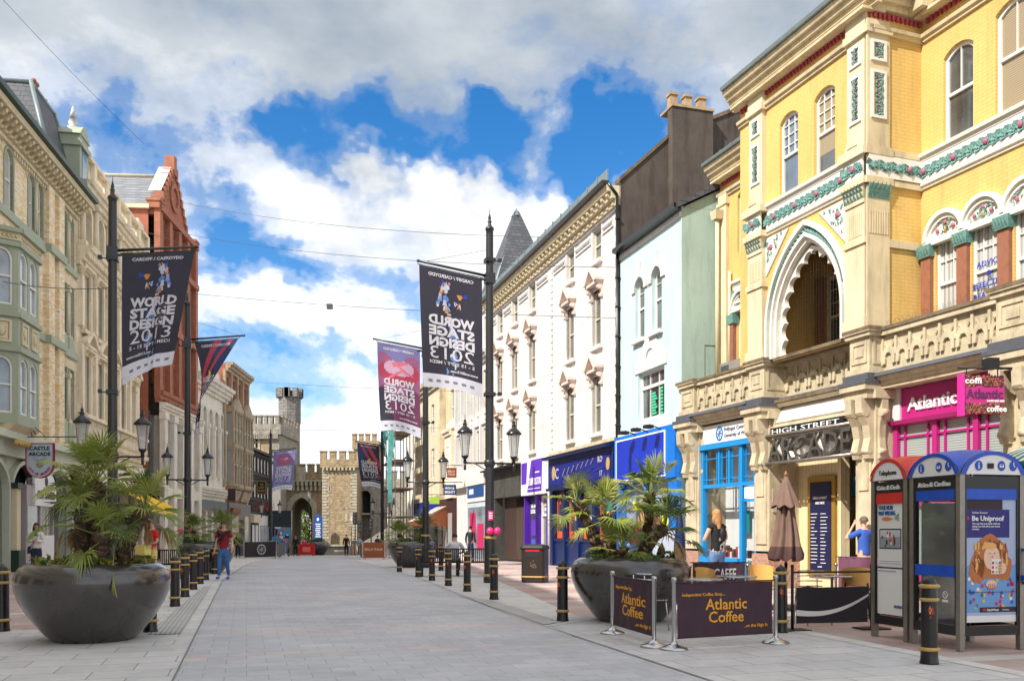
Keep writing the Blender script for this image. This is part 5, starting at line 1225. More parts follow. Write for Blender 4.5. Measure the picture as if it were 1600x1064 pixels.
# ------------------------------------------------------------ castle
def merlons(mb, x0, x1, y0, y1, z, n, h=.95, frac=.62):
 p = (x1-x0)/n
 for k in range(n):
  mb.box(x0+k*p, x0+k*p+p*frac, y0, y1, z, z+h); mb.box(x0+k*p-.06, x0+k*p+p*frac+.06, y0-.07, y1+.07, z+h, z+h+.14)
def castle():
 Y = 100.; g0 = gz(Y)-.6
 X = lambda px, y=Y: (px-800)/FOC*y
 Z = lambda py, y=Y: EYE+(HOR-py)*y/FOC
 # front pieces are drawn looking down the y axis: local y grows towards the camera
 def T(name, label, px0, px1, y):
  e = thing(name, label, 'castle', (X((px0+px1)/2, y), y, g0), 0); return e
 def cr(mb, x0, x1, y0, y1, z0, z1, n, corb=True):
  """box with parapet and corbels"""
  mb.box(x0, x1, y0, y1, 0, z1-g0)
 # gatehouse with the great arch
 B = thing('castle_gatehouse', 'castle gate of brown rubble with a pointed arch, corbelled parapet and carved shield panel', 'castle', (0, Y, g0))
 x0, x1 = X(437), X(509); zt = Z(737)-g0; yF = 0.
 a0, a1 = X(455), X(488); za = Z(777)-g0
 w = MB(); w.X = lambda p: (p[0], -p[1], p[2])
 wall(w, x0, x1, 0, zt, [(a0, a1, 0, za, 'point', 1.6)], 0, 1.2)
 w.poly([(x0, -3, zt), (x1, -3, zt), (x1, 0, zt), (x0, 0, zt)])
 merlons(w, x0, x1, -.5, 0, zt, 5, .75, .68)
 w.build('wall', M['rubble'], B)
 t = MB(); t.X = w.X
 P = outline(a0, a1, 0, za, 'point', 1.6, 8); Q = outline(a0-.55, a1+.55, 0, za+.6, 'point', 2.0, 8); t.ring(Q, P, -.1, .12)
 zc = Z(778-38)-g0; zc = Z(765)-g0
 for k in range(9): x = x0+.6+k*(x1-x0-.8)/9; t.box(x, x+.22, 0, .45, zc-.1, zc+.9); t.box(x-.02, x+.24, 0, .6, zc+.45, zc+.9)
 t.box(x0+.4, x1, 0, .65, zc+.9, zc+1.05)
 t.box(X(463), X(478), 0, .25, Z(768-10)-g0+.1, Z(730)-g0); t.box(X(466), X(475), .25, .32, Z(752)-g0, Z(735)-g0)
 t.build('stone_dressing', M['ashl'], B)
 i = MB(); i.X = w.X   # passage with an inner arch
 wall(i, x0, x1, 0, zt-.5, [(X(463, Y+6)-.1, X(486, Y+6), 0, Z(795, Y+6)-g0, 'point', 1.7)], -6, 1)
 i.poly([(a0-.3, -1, 0), (a0-.3, -6, 0), (a0-.3, -6, zt-1), (a0-.3, -1, zt-1)]); i.poly([(a1+.3, -1, 0), (a1+.3, -6, 0), (a1+.3, -6, zt-1), (a1+.3, -1, zt-1)]); i.poly([(x0, -1, zt-1), (x1, -1, zt-1), (x1, -6, zt-1), (x0, -6, zt-1)])
 i.build('passage', M['stone'], B)
 # gate tower
 B = thing('castle_gate_tower', 'square brown rubble castle tower with grey quoins right of the gate arch', 'castle', (0, Y, g0))
 x0, x1 = X(508), X(561); zt = Z(704)-g0
 zr = zt-1.1
 w = MB(); w.X = lambda p: (p[0], -p[1], p[2])
 wz = (X(526), X(535), Z(750-24)-g0-.6, Z(750-24)-g0+.6)
 wz = (X(528), X(537), Z(731)-g0, Z(722)-g0)
 wall(w, x0, x1, 0, zr, [(wz[0], wz[1], wz[2], wz[3])], 1.5, .5); w.box(x0, x1, -5, 1.0, 0, zr-.02)
 w.poly([(x0, 1.5, 0), (x0, 1, 0), (x0, 1, zr), (x0, 1.5, zr)]); w.poly([(x1, 1.5, 0), (x1, 1, 0), (x1, 1, zr), (x1, 1.5, zr)])
 w.box(x0-.2, x1+.2, 1.2, 1.75, zr-.9, zr); w.box(x0-.2, x0+.2, -5, 1.2, zr-.9, zr); w.box(x1-.2, x1+.2, -5, 1.2, zr-.9, zr)
 merlons(w, x0-.2, x1+.2, 1.2, 1.75, zr, 4, .8, .64)
 w.build('wall', M['rubble'], B)
 t = MB(); t.X = w.X; k = 0; z = 0
 while z < zr-1.2:
  for x, s in ((x0, 1), (x1, -1)): t.box(x-s*.02, x+s*(.75 if k % 2 else .5), 1.5, 1.54, z+.03, z+.3)
  z += .33; k += 1
 for k in range(9): x = x0+k*(x1-x0)/9; t.box(x+.05, x+.28, 1.5, 1.82, zr-1.2, zr-.9)
 t.ring([(wz[0]-.2, wz[2]-.2), (wz[0]-.2, wz[3]+.2), (wz[1]+.2, wz[3]+.2), (wz[1]+.2, wz[2]-.2)], [(wz[0], wz[2]), (wz[0], wz[3]), (wz[1], wz[3]), (wz[1], wz[2])], 1.45, 1.56, True); t.box((wz[0]+wz[1])/2-.07, (wz[0]+wz[1])/2+.07, 1.4, 1.5, wz[2], wz[3])
 for px_, py0, py1 in ((519, 758, 770), (545, 802, 815)): t.box(X(px_)-.15, X(px_)+.15, 1.5, 1.56, Z(py1)-g0, Z(py0)-g0)
 t.build('quoins', M['ashl'], B)
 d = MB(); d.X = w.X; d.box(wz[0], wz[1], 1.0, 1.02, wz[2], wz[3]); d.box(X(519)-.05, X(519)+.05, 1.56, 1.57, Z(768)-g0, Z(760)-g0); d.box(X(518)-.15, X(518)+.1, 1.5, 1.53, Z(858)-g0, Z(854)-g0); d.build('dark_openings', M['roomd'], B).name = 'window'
 # turret behind
 B = thing('castle_turret', 'small square castle turret rising behind the gate tower', 'castle', (0, Y+7, g0))
 x0, x1 = X(555, Y+7), X(592, Y+7); zt = Z(690, Y+7)-g0
 w = MB(); w.X = lambda p: (p[0], -p[1], p[2]); w.box(x0, x1, -3, 1, 0, zt-1); w.box(x0-.15, x1+.15, -3.1, 1.2, zt-1, zt); merlons(w, x0-.15, x1+.15, .6, 1.2, zt, 4, .7, .6); w.build('wall', M['rubble'], B)
 # curtain wall on the right with the tall recess
 B = thing('castle_curtain_wall', 'grey castle curtain wall with a tall arched recess and battlements on the right', 'castle', (0, Y+1.5, g0))
 yy = Y+1.5; x0, x1 = X(560, yy), X(690, yy); zt = Z(748, yy)-g0
 w = MB(); w.X = lambda p: (p[0], -p[1], p[2])
 wall(w, x0, x1, 0, zt, [(x0+.1, X(579, yy), 0, Z(766, yy)-g0, 'seg', .5)], 0, 1.4); w.box(x0, x1, -3, -1.4, 0, zt)
 merlons(w, x0, x1, -.6, 0, zt, 6, .8, .74)
 sx = X(615, yy); w.box(sx, sx+.4, -.1, .02, 0, .1); w.build('wall', M['rubbleg'], B)
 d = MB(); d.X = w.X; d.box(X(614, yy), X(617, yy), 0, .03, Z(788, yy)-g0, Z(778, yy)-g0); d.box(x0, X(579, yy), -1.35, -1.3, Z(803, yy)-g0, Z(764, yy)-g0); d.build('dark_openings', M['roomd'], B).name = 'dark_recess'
 d = MB(); d.X = w.X; d.box(x0, X(579, yy), -1.2, -.3, Z(804, yy)-g0, Z(801, yy)-g0)
 d.build('ledge', M['ashl'], B)
 # left tower house
 B = thing('castle_tower_house', 'large castle tower with battlements and mullioned window rising over the left side', 'castle', (0, 96, g0))
 yy = 96; x0, x1 = X(372, yy), X(436, yy); zt = Z(664, yy)-g0
 w = MB(); w.X = lambda p: (p[0], -p[1], p[2])
 wo = (X(393, yy), X(403, yy), Z(700, yy)-g0, Z(682, yy)-g0)
 wall(w, x0, x1, 0, zt-1, [wo], 0, .4); w.box(x0, x1, -3.2, -.4, 0, zt-1); w.box(x0, x1, -8, -3.2, 9, zt-1); w.poly([(x1, 0, 0), (x1, -.4, 0), (x1, -.4, zt-1), (x1, 0, zt-1)])
 w.build('wall', M['rubble'], B)
 w = MB(); w.X = lambda p: (p[0], -p[1], p[2]); w.poly([(x1+.01, 0, 0), (x1+.01, -3.2, 0), (x1+.01, -3.2, zt-1), (x1+.01, 0, zt-1)]); w.poly([(x1+.01, -3.2, 9), (x1+.01, -8, 9), (x1+.01, -8, zt-1), (x1+.01, -3.2, zt-1)])
 w.box(x0-.25, x1+.25, -8.2, .3, zt-1, zt+.1); merlons(w, x0-.25, x1+.25, -.3, .3, zt+.1, 8, .8, .62)
 w.X = lambda p: (x1+.25+.0-(p[1]), -p[0], p[2]); merlons(w, -8, .0, 0, .5, zt+.1, 6, .8, .62)
 w.X = lambda p: (p[0], -p[1], p[2])
 for k in range(22): x = x0+k*(x1-x0)/22; w.box(x, x+.15, 0, .4, zt-1.5, zt-1)
 w.box(X(424, yy), x1+.03, .0, .06, 0, zt-1.4)
 w.build('parapet', M['rubbleg'], B)
 t = MB(); t.X = lambda p: (p[0], -p[1], p[2]); t.ring([(wo[0]-.25, wo[2]-.25), (wo[0]-.25, wo[3]+.25), (wo[1]+.25, wo[3]+.25), (wo[1]+.25, wo[2]-.25)], [(wo[0], wo[2]), (wo[0], wo[3]), (wo[1], wo[3]), (wo[1], wo[2])], -.1, .08, True)
 t.box((wo[0]+wo[1])/2-.08, (wo[0]+wo[1])/2+.08, -.2, .0, wo[2], wo[3]); t.box(wo[0], wo[1], -.2, .0, (wo[2]+wo[3])/2-.06, (wo[2]+wo[3])/2+.06); f = t.build('window', M['ashl'], B)
 t = MB(); t.X = lambda p: (p[0], -p[1], p[2]); t.box(wo[0], wo[1], -.3, -.25, wo[2], wo[3]); t.build('pane', M['gdark'], f)
 # dark octagonal tower
 yy = 122; cx = X(452.5, yy); B = thing('castle_stair_tower', 'slender dark grey octagonal castle tower, tallest on the skyline', 'castle', (cx, yy, g0))
 zt = Z(608, yy)-g0; r = X(469, yy)-cx
 w = MB(); w.lathe([(r*.98, 0), (r*.98, zt-5.0), (r*1.06, zt-4.6), (r*1.06, zt-1.1)], 8, (0, 0, 0), False)
 for k in range(8):
  a = PI/8+2*PI*k/8
  w.box(-r*.8, r*.8, -r*.8, r*.8, zt-1.6, zt-.8) if k == 0 else None
  for j in (-.22, .22):
   c = Vector((math.cos(a), math.sin(a)))*r*.95; t_ = Vector((-math.sin(a), math.cos(a)))*r*j*1.6; p = c+t_
   w.box(p.x-.34, p.x+.34, p.y-.34, p.y+.34, zt-1.2, zt)
 w.box(r*.5, r*1.5, -1, 1, 7, Z(740, yy)-g0)
 w.build('wall', M['ashd'], B)
castle()
# ------------------------------------------------------------ left side
def left_victorian():
 B = FL.thing('arcade_house', 'cream brick victorian block with sage green bay windows and a bracketed eaves cornice', 'building')
 x0, x1 = -5.9, 9.0; yb = -11; s_ = lambda px, o=0: FL.s_(px, o)
 w = MB()
 ops = []
 def pair(c, z0, z1, w_=.62, gap=.28): return [(c-gap/2-w_, c-gap/2, z0, z1, 'round', None), (c+gap/2, c+gap/2+w_, z0, z1, 'round', None)]
 # flats: single over bay, pair left of it, pair at the far strip; and repeats toward the near end
 top = pair(-.95, 12.7, 14.7)+pair(-4.75, 12.7, 14.7)+[(1.3, 2.1, 12.7, 14.75, 'round', None)]+pair(4.9, 12.7, 14.7)+[(7.2, 8.0, 12.7, 14.75, 'round', None)]
 mid = pair(-4.75, 9.7, 11.8)+pair(-4.75, 6.1, 8.3)+pair(5.6, 9.7, 11.8)+pair(5.6, 6.1, 8.3)
 ops = top+mid
 wall(w, x0, x1, 4.6, 15.1, ops, 0, .35); shell(w, x0, x1, yb, 0, 15.6, -.35)
 for a, b in ((-3.75, -3.1), (-2.55, -1.9)): w.box(a, b, -.1, .2, 4.9, 14.9)
 w.box(4.4, 4.9, -.1, .2, 4.9, 14.9)
 w.build('wall', M['bcream'], B)
 for o in ops: window(B, o, -.1, M['sash'], M[R.choice(('gpale', 'gdark', 'gcurt'))], (0, 0), fw=.07)
 t = MB()   # sage strings and arch surrounds
 for z in (8.75, 12.3): t.box(x0, x1, -.02, .1, z, z+.3); t.box(-3.8, -1.85, 0, .3, z, z+.3)
 for o in ops:
  P = outline(*o[:4], 'round', None, 5); 
  t.ring(inset(P, -.07), P, -.3, .05)
  if o[2] < 12: t.box(o[0]-.05, o[1]+.05, 0, .06, o[2]-1.0, o[2]-.1)
 t.build('sage_dressing', M['sage'], B)
 t = MB()
 for o in top: 
  P = outline(*o[:4], 'round', None, 5); t.ring(inset(P, -.3)[1:-1], inset(P, -.1)[1:-1], -.02, .03)
 for c in (-4.75, 4.9):
  for z in (12.7, 9.7, 6.1): t.tube((c, .02, z), (c, .02, z+1.85), .09, None, 8); t.box(c-.15, c+.15, -.1, .14, z+1.75, z+1.95)
 c = -.95; t.tube((c, .02, 12.75), (c, .02, 14.6), .09, None, 8)
 for z in (8.7, 12.2, 5.1): t.box(-5.75, -3.85, -.02, .07, z-.45, z-.1)
 t.build('cream_dressing', M['cream'], B)
 c = MB(); n = int((x1-x0)/.42)
 c.box(x0, x1, 0, .14, 14.84, 14.98); c.mould([(0, 15.42), (.66, 15.45), (.72, 15.62), (0, 15.66)], x0-.2, x1); c.box(x0, x1, -.1, .06, 14.98, 15.42)
 for k in range(n): console(c, x0+k*.42, x0+k*.42+.16, .04, 14.96, 15.42, .56)
 for k in range(int(3.6/.24)): c.box(-.0+k*.24-2.0, -.0+k*.24-1.9, 0, .12, 14.66, 14.8)
 c.build('bracketed_cornice', M['cream'], B)
 g_ = MB(); g_.mould([(.62, 15.64), (.88, 15.66), (.9, 15.82), (.62, 15.82)], x0-.2, x1); g_.box(x0-.1, x1, -.5, .65, 15.62, 15.68); g_.build('gutter', M['dkgreen'], B)
 r = MB(); B0 = [(-1.7, .3), (-5.6, .3), (-5.6, -5), (-1.7, -5)]; B1 = [(-2.3, -.6), (-5.0, -.6), (-5.0, -4), (-2.3, -4)]
 for k in range(4): j = (k+1) % 4; r.poly([(*B0[k], 15.75), (*B0[j], 15.75), (*B1[j], 19.0), (*B1[k], 19.0)])
 r.poly([(*p, 19.0) for p in B1]); r.mould([(.2, 15.7), (-5, 16.7), (-11, 15.7)], x0, x1); r.build('mansard', M['slate'], B)
 r = MB()
 for k in range(4): r.tube((*B0[k], 15.75), (*B1[k], 19.05), .11, .09, 6); r.tube((*B1[k], 19.02), (*B1[(k+1) % 4], 19.02), .08, None, 6)
 r.build('roof_flashing', M['zinc'], B)
 r = MB(); [r.ball((-2.6-.3*k, -.6, 19.2), .12, 6) for k in range(2)]; r.build('ridge_cresting', M['terrap'], B)
 # dormer with finial
 d = MB(); dx = -5.5
 d.box(dx-.6, dx+.6, -1.2, .45, 15.7, 18.2); d.box(dx-.7, dx+.7, -1.2, .55, 17.7, 17.9)
 d.prism([(dx-.7+1.4*k/12, 18.2+.5*math.sin(PI*k/12)) for k in range(13)], -1.2, .5)
 f = d.build('dormer', M['sage'], B)
 d = MB(); d.prism(outline(dx-.3, dx+.3, 16.2, 17.9, 'round', None, 5), .45, .47); d.build('dormer_window', M['gdark'], f)
 d = MB(); d.lathe([(.24, 0), (.24, .1), (.12, .16), (.2, .3), (.1, .5), (.16, .5), (.02, 1.0)], 8, (dx, .0, 18.6)); d.build('finial', M['white'], f)
 ch = MB(); ch.box(.6, 1.5, -1.6, -.8, 15.6, 17.5); ch.box(.5, 1.6, -1.7, -.7, 17.3, 17.5); ch.build('chimney', M['bcream'], B)
 ch = MB(); ch.lathe([(.2, 0), (.26, .1), (.2, .2), (.22, .7), (.26, .8)], 8, (1.0, -1.2, 17.5)); ch.build('chimney_pot', M['stonec'], B)
 ch = MB(); ch.lathe([(.3, 0), (.26, 1.0), (.34, 1.1), (.2, 1.2), (.2, 1.5), (.26, 1.6)], 8, (-5.2, -1.6, 17.9)); ch.lathe([(.2, 0), (.18, .25), (.24, .3)], 8, (-4.4, -.9, 19.0)); ch.build('terracotta_pots', M['terrap'], B)
 # canted bay windows, two storeys
 for bx in (2.2, 7.4):
  by = .85; hw = 1.0; cw = .55
  nodes = [(bx+hw+cw, 0), (bx+hw, by), (bx-hw, by), (bx-hw-cw, 0)]
  bay = MB(); gl = []
  for (ax, ay), (cx_, cy) in zip(nodes, nodes[1:]):
   dx_, dy_ = ax-cx_, ay-cy; Lf = math.hypot(dx_, dy_); ux, uy = dx_/Lf, dy_/Lf; nx, ny = -uy, ux
   if ny < 0: nx, ny = -nx, -ny
   Xf = lambda p, cx_=cx_, cy=cy, ux=ux, uy=uy, nx=nx, ny=ny: (cx_+ux*p[0]+nx*p[1], cy+uy*p[0]+ny*p[1], p[2])
   bay.X = Xf; wd = .5 if Lf > 1.5 else .34
   cs = [Lf/2] if Lf < 1.5 else [Lf*.27, Lf*.73]
   oo = [(c_-wd, c_+wd, z, z+1.9, 'round', .36) for c_ in cs for z in (5.35, 8.95)]
   if Lf > 1.5: oo = [(c_-.36, c_+.36, z, z+1.9, 'round', .36) for c_ in cs for z in (5.35, 8.95)]
   bay.cur = 0; wall(bay, 0, Lf, 5.0, 11.1, oo, 0, .12)
   for zz in (7.4, 8.55, 10.9): bay.box(-.04, Lf+.04, 0, .1, zz, zz+.16)
   bay.cur = 1
   for c_ in cs: bay.ring([(c_-.3, 7.7), (c_-.3, 8.45), (c_+.3, 8.45), (c_+.3, 7.7)], [(c_-.22, 7.78), (c_-.22, 8.37), (c_+.22, 8.37), (c_+.22, 7.78)], 0, .05, True); bay.box(c_-.2, c_+.2, 0, .02, 7.8, 8.35); bay.ball((c_, .03, 8.07), .13, 6, (1, .4, 1.5))
   bay.box(-.04, Lf+.04, 0, .07, 11.1, 11.35)
   for k in range(int(Lf/.13)): bay.ball((.07+k*.13, .08, 11.22), .06, 5)
   bay.cur = 0; bay.box(-.08, Lf+.08, -.02, .2, 11.35, 11.5)
   gl.append((Xf, oo))
  bay.X = None; bay.cur = 1
  bay.mould([(0, 4.55), (.4, 4.62), (by, 5.0), (0, 5.0)], bx-hw-.2, bx+hw+.2)
  bay.cur = 0
  q = [(p[0]+(.0), p[1]) for p in nodes]
  bay.poly([(q[0][0], q[0][1], 11.5), (q[1][0], q[1][1]+.15, 11.5), (q[2][0], q[2][1]+.15, 11.5), (q[3][0], q[3][1], 11.5)])
  f = bay.build('bay_window', [M['sage'], M['cream']], B)
  for Xf, oo in gl:
   for o in oo:
    m = MB(); m.X = Xf; P = outline(*o[:4], 'round', o[5], 5); m.ring(P, inset(P, .07), -.12, -.04, True); m.box(o[0], o[1], -.11, -.03, (o[2]+o[3])/2-.03, (o[2]+o[3])/2+.03); m.build('sash', M['sash'], f)
    m = MB(); m.X = Xf; m.prism(inset(P, .03), -.11, -.1); m.build('pane', M['gpale'], f)
 # shop level
 s = MB(); s.cur = 0; s.box(x0, x1, 0, .3, 4.0, 4.9); s.box(x0, x1, .3, .6, 4.55, 4.8); s.cur = 1
 for x in (1.75, 8.6): s.box(x-.18, x+.18, 0, .36, .75, 2.9)
 s.cur = 2
 for x in (1.75, 8.6): s.box(x-.28, x+.28, -.1, .46, 0, .75); s.box(x-.24, x+.24, -.1, .42, 2.9, 3.1)
 s.cur = 3
 for k in range(18): s.ball((2.9-k*.13, .66, 4.4+.05*(k % 2)), .1, 6)
 s.cur = 0
 for xa in (-4.9, -1.4, 2.0, 5.5):
  P = outline(xa, xa+3.3, 0, 4.0, 'round', 1.1, 8); Q = [(xa-.1, 0), (xa-.1, 4.1), (xa+3.4, 4.1), (xa+3.4, 0)]
  s.ring(P, inset(P, .14), -.05, .2)
  wall(s, xa-.1, xa+3.4, 0, 4.05, [(xa, xa+3.3, 0, 4.0, 'round', 1.1)], .0, .4)
 s.build('arcaded_shopfront', [M['sagel'], M['cream'], M['dkgreen'], M['gold']], B)
 s = MB(); s.poly([(x0, -.5, 0), (x1, -.5, 0), (x1, -.5, 4.1), (x0, -.5, 4.1)]); s.build('shop_window', M['gdark'], B)
 # jeweller's kiosk
 k0, k1 = -2.0, .85; lil = mat('lilac_grey_paint', S(176,166,170), .6, var=.05); wh = M['paper']
 s = MB(); s.cur = 0; s.box(k0, k1, -.5, .3, .25, 1.25); s.box(k0, k1, -.5, .32, 2.35, 3.1); s.cur = 1; s.box(k0-.02, -.6, .3, .34, .25, 1.25)
 s.prism([(k0, 2.35), (k0, 3.15)]+[(k0+.1+1.15*(1-math.cos(PI*k/14))/1, 3.15+.55*math.sin(PI*k/14)) for k in range(15)]+[(.3, 3.15), (.3, 2.35)], .3, .42)
 s.cur = 0
 for x in (k0, -.6, k1-.1): s.box(x, x+.1, -.4, .33, 1.25, 2.35)
 s.cur = 2; s.box(k0, k1, -.5, .28, 0, .25); s.box(.3, k1, .3, .34, 3.1, 3.35)
 s.cur = 3; s.box(k0, k1, .0, .02, 1.25, 2.35)
 f = s.build('kiosk_front', [lil, wh, pmat((60, 44, 44)), M['room']], B)
 s = MB(); s.text('CLIVE RANGER', (-.85, .43, 2.62), (-1, 0, 0), (0, 0, 1), .3, 1.9, bold=.01); s.ring([(-.85+.13*math.cos(2*PI*k/14), 3.28+.17*math.sin(2*PI*k/14)) for k in range(14)], [(-.85+.05*math.cos(2*PI*k/14), 3.28+.07*math.sin(2*PI*k/14)) for k in range(14)], .42, .45, True)
 s.build('lettering', pmat((70, 60, 60)), f, recalc=False)
 s = MB()
 for k in range(34): s.cur = k % 3; x = k0+.2+R.random()*2.4; z = 1.27; s.ball((x, .12+R.random()*.1, z+.06+.3*R.random()**2), .05+.03*R.random(), 5)
 s.build('jewellery_display', [pmat((30, 28, 30)), M['gold'], M['paper']], B)
 MB().box(k0, k1, .27, .28, 1.25, 2.35).build('kiosk_window', M['clear'], B)
left_victorian()
def left_stone():
 B = FL.thing('bath_stone_bank', 'weathered bath stone building with pedimented windows and a pierced roof balustrade', 'building')
 x0, x1 = -17.4, -5.95; yb = -11
 cols = [-7.3, -9.35, -11.4, -13.45, -15.6]; ops = []
 for c in cols: ops += [(c-.55, c+.55, 13.9+.2, 16.0, 'round', None), (c-.55, c+.55, 10.4, 12.9, '', None), (c-.55, c+.55, 6.7, 9.3, '', None)]
 w = MB(); wall(w, x0, x1, 4.5, 16.6, ops, 0, .5); shell(w, x0, x1, yb, 0, 16.6, -.5); w.build('wall', M['bath'], B)
 for o in ops: window(B, o, -.24, M['sash'], M['gcurt'] if R.random() < .5 else M['gdark'], (0, 0), fw=.08)
 t = MB()
 for c in cols:
  for z0, z1 in ((10.4, 12.9), (6.7, 9.3)):
   t.box(c-.75, c-.55, -.1, .1, z0-.1, z1+.15); t.box(c+.55, c+.75, -.1, .1, z0-.1, z1+.15); t.box(c-.8, c+.8, -.05, .24, z0-.25, z0-.08); t.box(c-.85, c+.85, -.05, .25, z1+.15, z1+.35)
  z = 9.65
  for s_ in (-1, 1): t.prism([(c+s_*.95, z), (c+s_*.95, z+.14), (c, z+.72), (c, z+.56), (c+s_*.7, z)], 0, .38)
  t.box(c-.9, c+.9, 0, .3, z-.08, z+.05)
  for s_ in (-1, 1): console(t, c+s_*.78-.1, c+s_*.78+.1, 0, z-.75, z-.08, .25)
  P = outline(c-.55, c+.55, 14.1, 16.0, 'round', None, 6); t.ring(inset(P, -.18), P, -.02, .12)
  t.tube((c+1.02, .18, 14.1), (c+1.02, .18, 16.1), .13, .11, 8); t.box(c+.84, c+1.2, 0, .36, 13.9, 14.1); t.box(c+.84, c+1.2, 0, .36, 16.1, 16.35)
  t.box(c+.86, c+1.2, 0, .22, 6.6, 9.6); t.box(c+.86, c+1.2, 0, .22, 10.4, 12.6); t.lathe([(.12, 0), (.22, .3), (.26, .36)], 8, (c+1.03, .12, 12.6))
 cornice(t, x0, x1, 13.0, 13.85, .7, 0, 4); cornice(t, x0, x1, 16.05, 16.7, .7, 0, 4); cornice(t, x0, x1, 4.9, 5.5, .5, 0, 3)
 for k in range(int((x1-x0)/.3)): t.box(x0+k*.3, x0+k*.3+.15, 0, .5, 13.35, 13.5)
 t.build('dressing', M['bathp'], B)
 b = MB(); zb = 16.7; x = x0
 b.box(x0, x1, .15, .5, zb, zb+.16); b.box(x0, x1, .12, .54, zb+.95, zb+1.1)
 while x < x1-.1:
  b.box(x, x+.4, .12, .54, zb, zb+1.0)
  for k in range(7): xx = x+.52+k*.21; b.lathe([(.05, .16), (.085, .35), (.04, .6), (.06, .95)], 5, (min(xx, x1-.1), .32, zb))
  x += 2.05
 b.box(x1-1.2, x1-.1, -1.6, .3, zb, zb+1.6); b.build('roof_balustrade', M['bathp'], B)
 b = MB(); zb = 5.5; b.box(x0, x1, .2, .5, zb+.85, zb+1.0)
 for k in range(int((x1-x0)/.26)): b.lathe([(.05, 0), (.1, .25), (.05, .6), (.07, .85)], 5, (x0+.1+k*.26, .36, zb))
 b.build('first_floor_balustrade', M['bathp'], B)
 b = MB(); b.X = lambda p: (x0-.0+(p[0]), p[1], p[2]); b.box(-.1, 1.2, -4, .2, 17, 18.5); b.build('end_parapet', M['bath'], B)
 s = MB(); s.cur = 0
 for c in (-6.3, -8.6, -11, -13.4, -15.6, -17.1): s.box(c-.28, c+.28, 0, .25, 0, 4.2)
 s.box(x0, x1, 0, .3, 3.6, 4.9); s.cur = 1; s.box(x0, x1, -.3, -.28, 0, 3.7); s.build('shopfront', [M['portl'], M['gdark']], B)
 w = MB(); wall(w, x0, x1, 0, 4.6, [(a, a+1.9, .5, 3.5) for a in (-16.8, -14.5, -12.2, -10, -7.9)], -.0, .3); w.build('ground_floor_wall', M['portl'], B)
 s = MB(); s.grid(lambda u, v: (-17.2+5.8*u, .25+1.6*v, 3.5-.75*v-.08*v*abs(math.sin(u*22))), 40, 4)
 s.grid(lambda u, v: (-17.2+5.8*u, 1.85, 2.75-.35*v-.06*abs(math.sin(u*22))), 40, 1)
 s.build('yellow_awning', pmat((240, 196, 30), 'yellow_canvas', .8), B).name = 'awning'
 # satellite dish
 s = MB(); s.ball((-13.6, .8, 10.0), .3, 10, (.3, .9, 1)); s.build('satellite_dish', M['lead'], B)
left_stone()
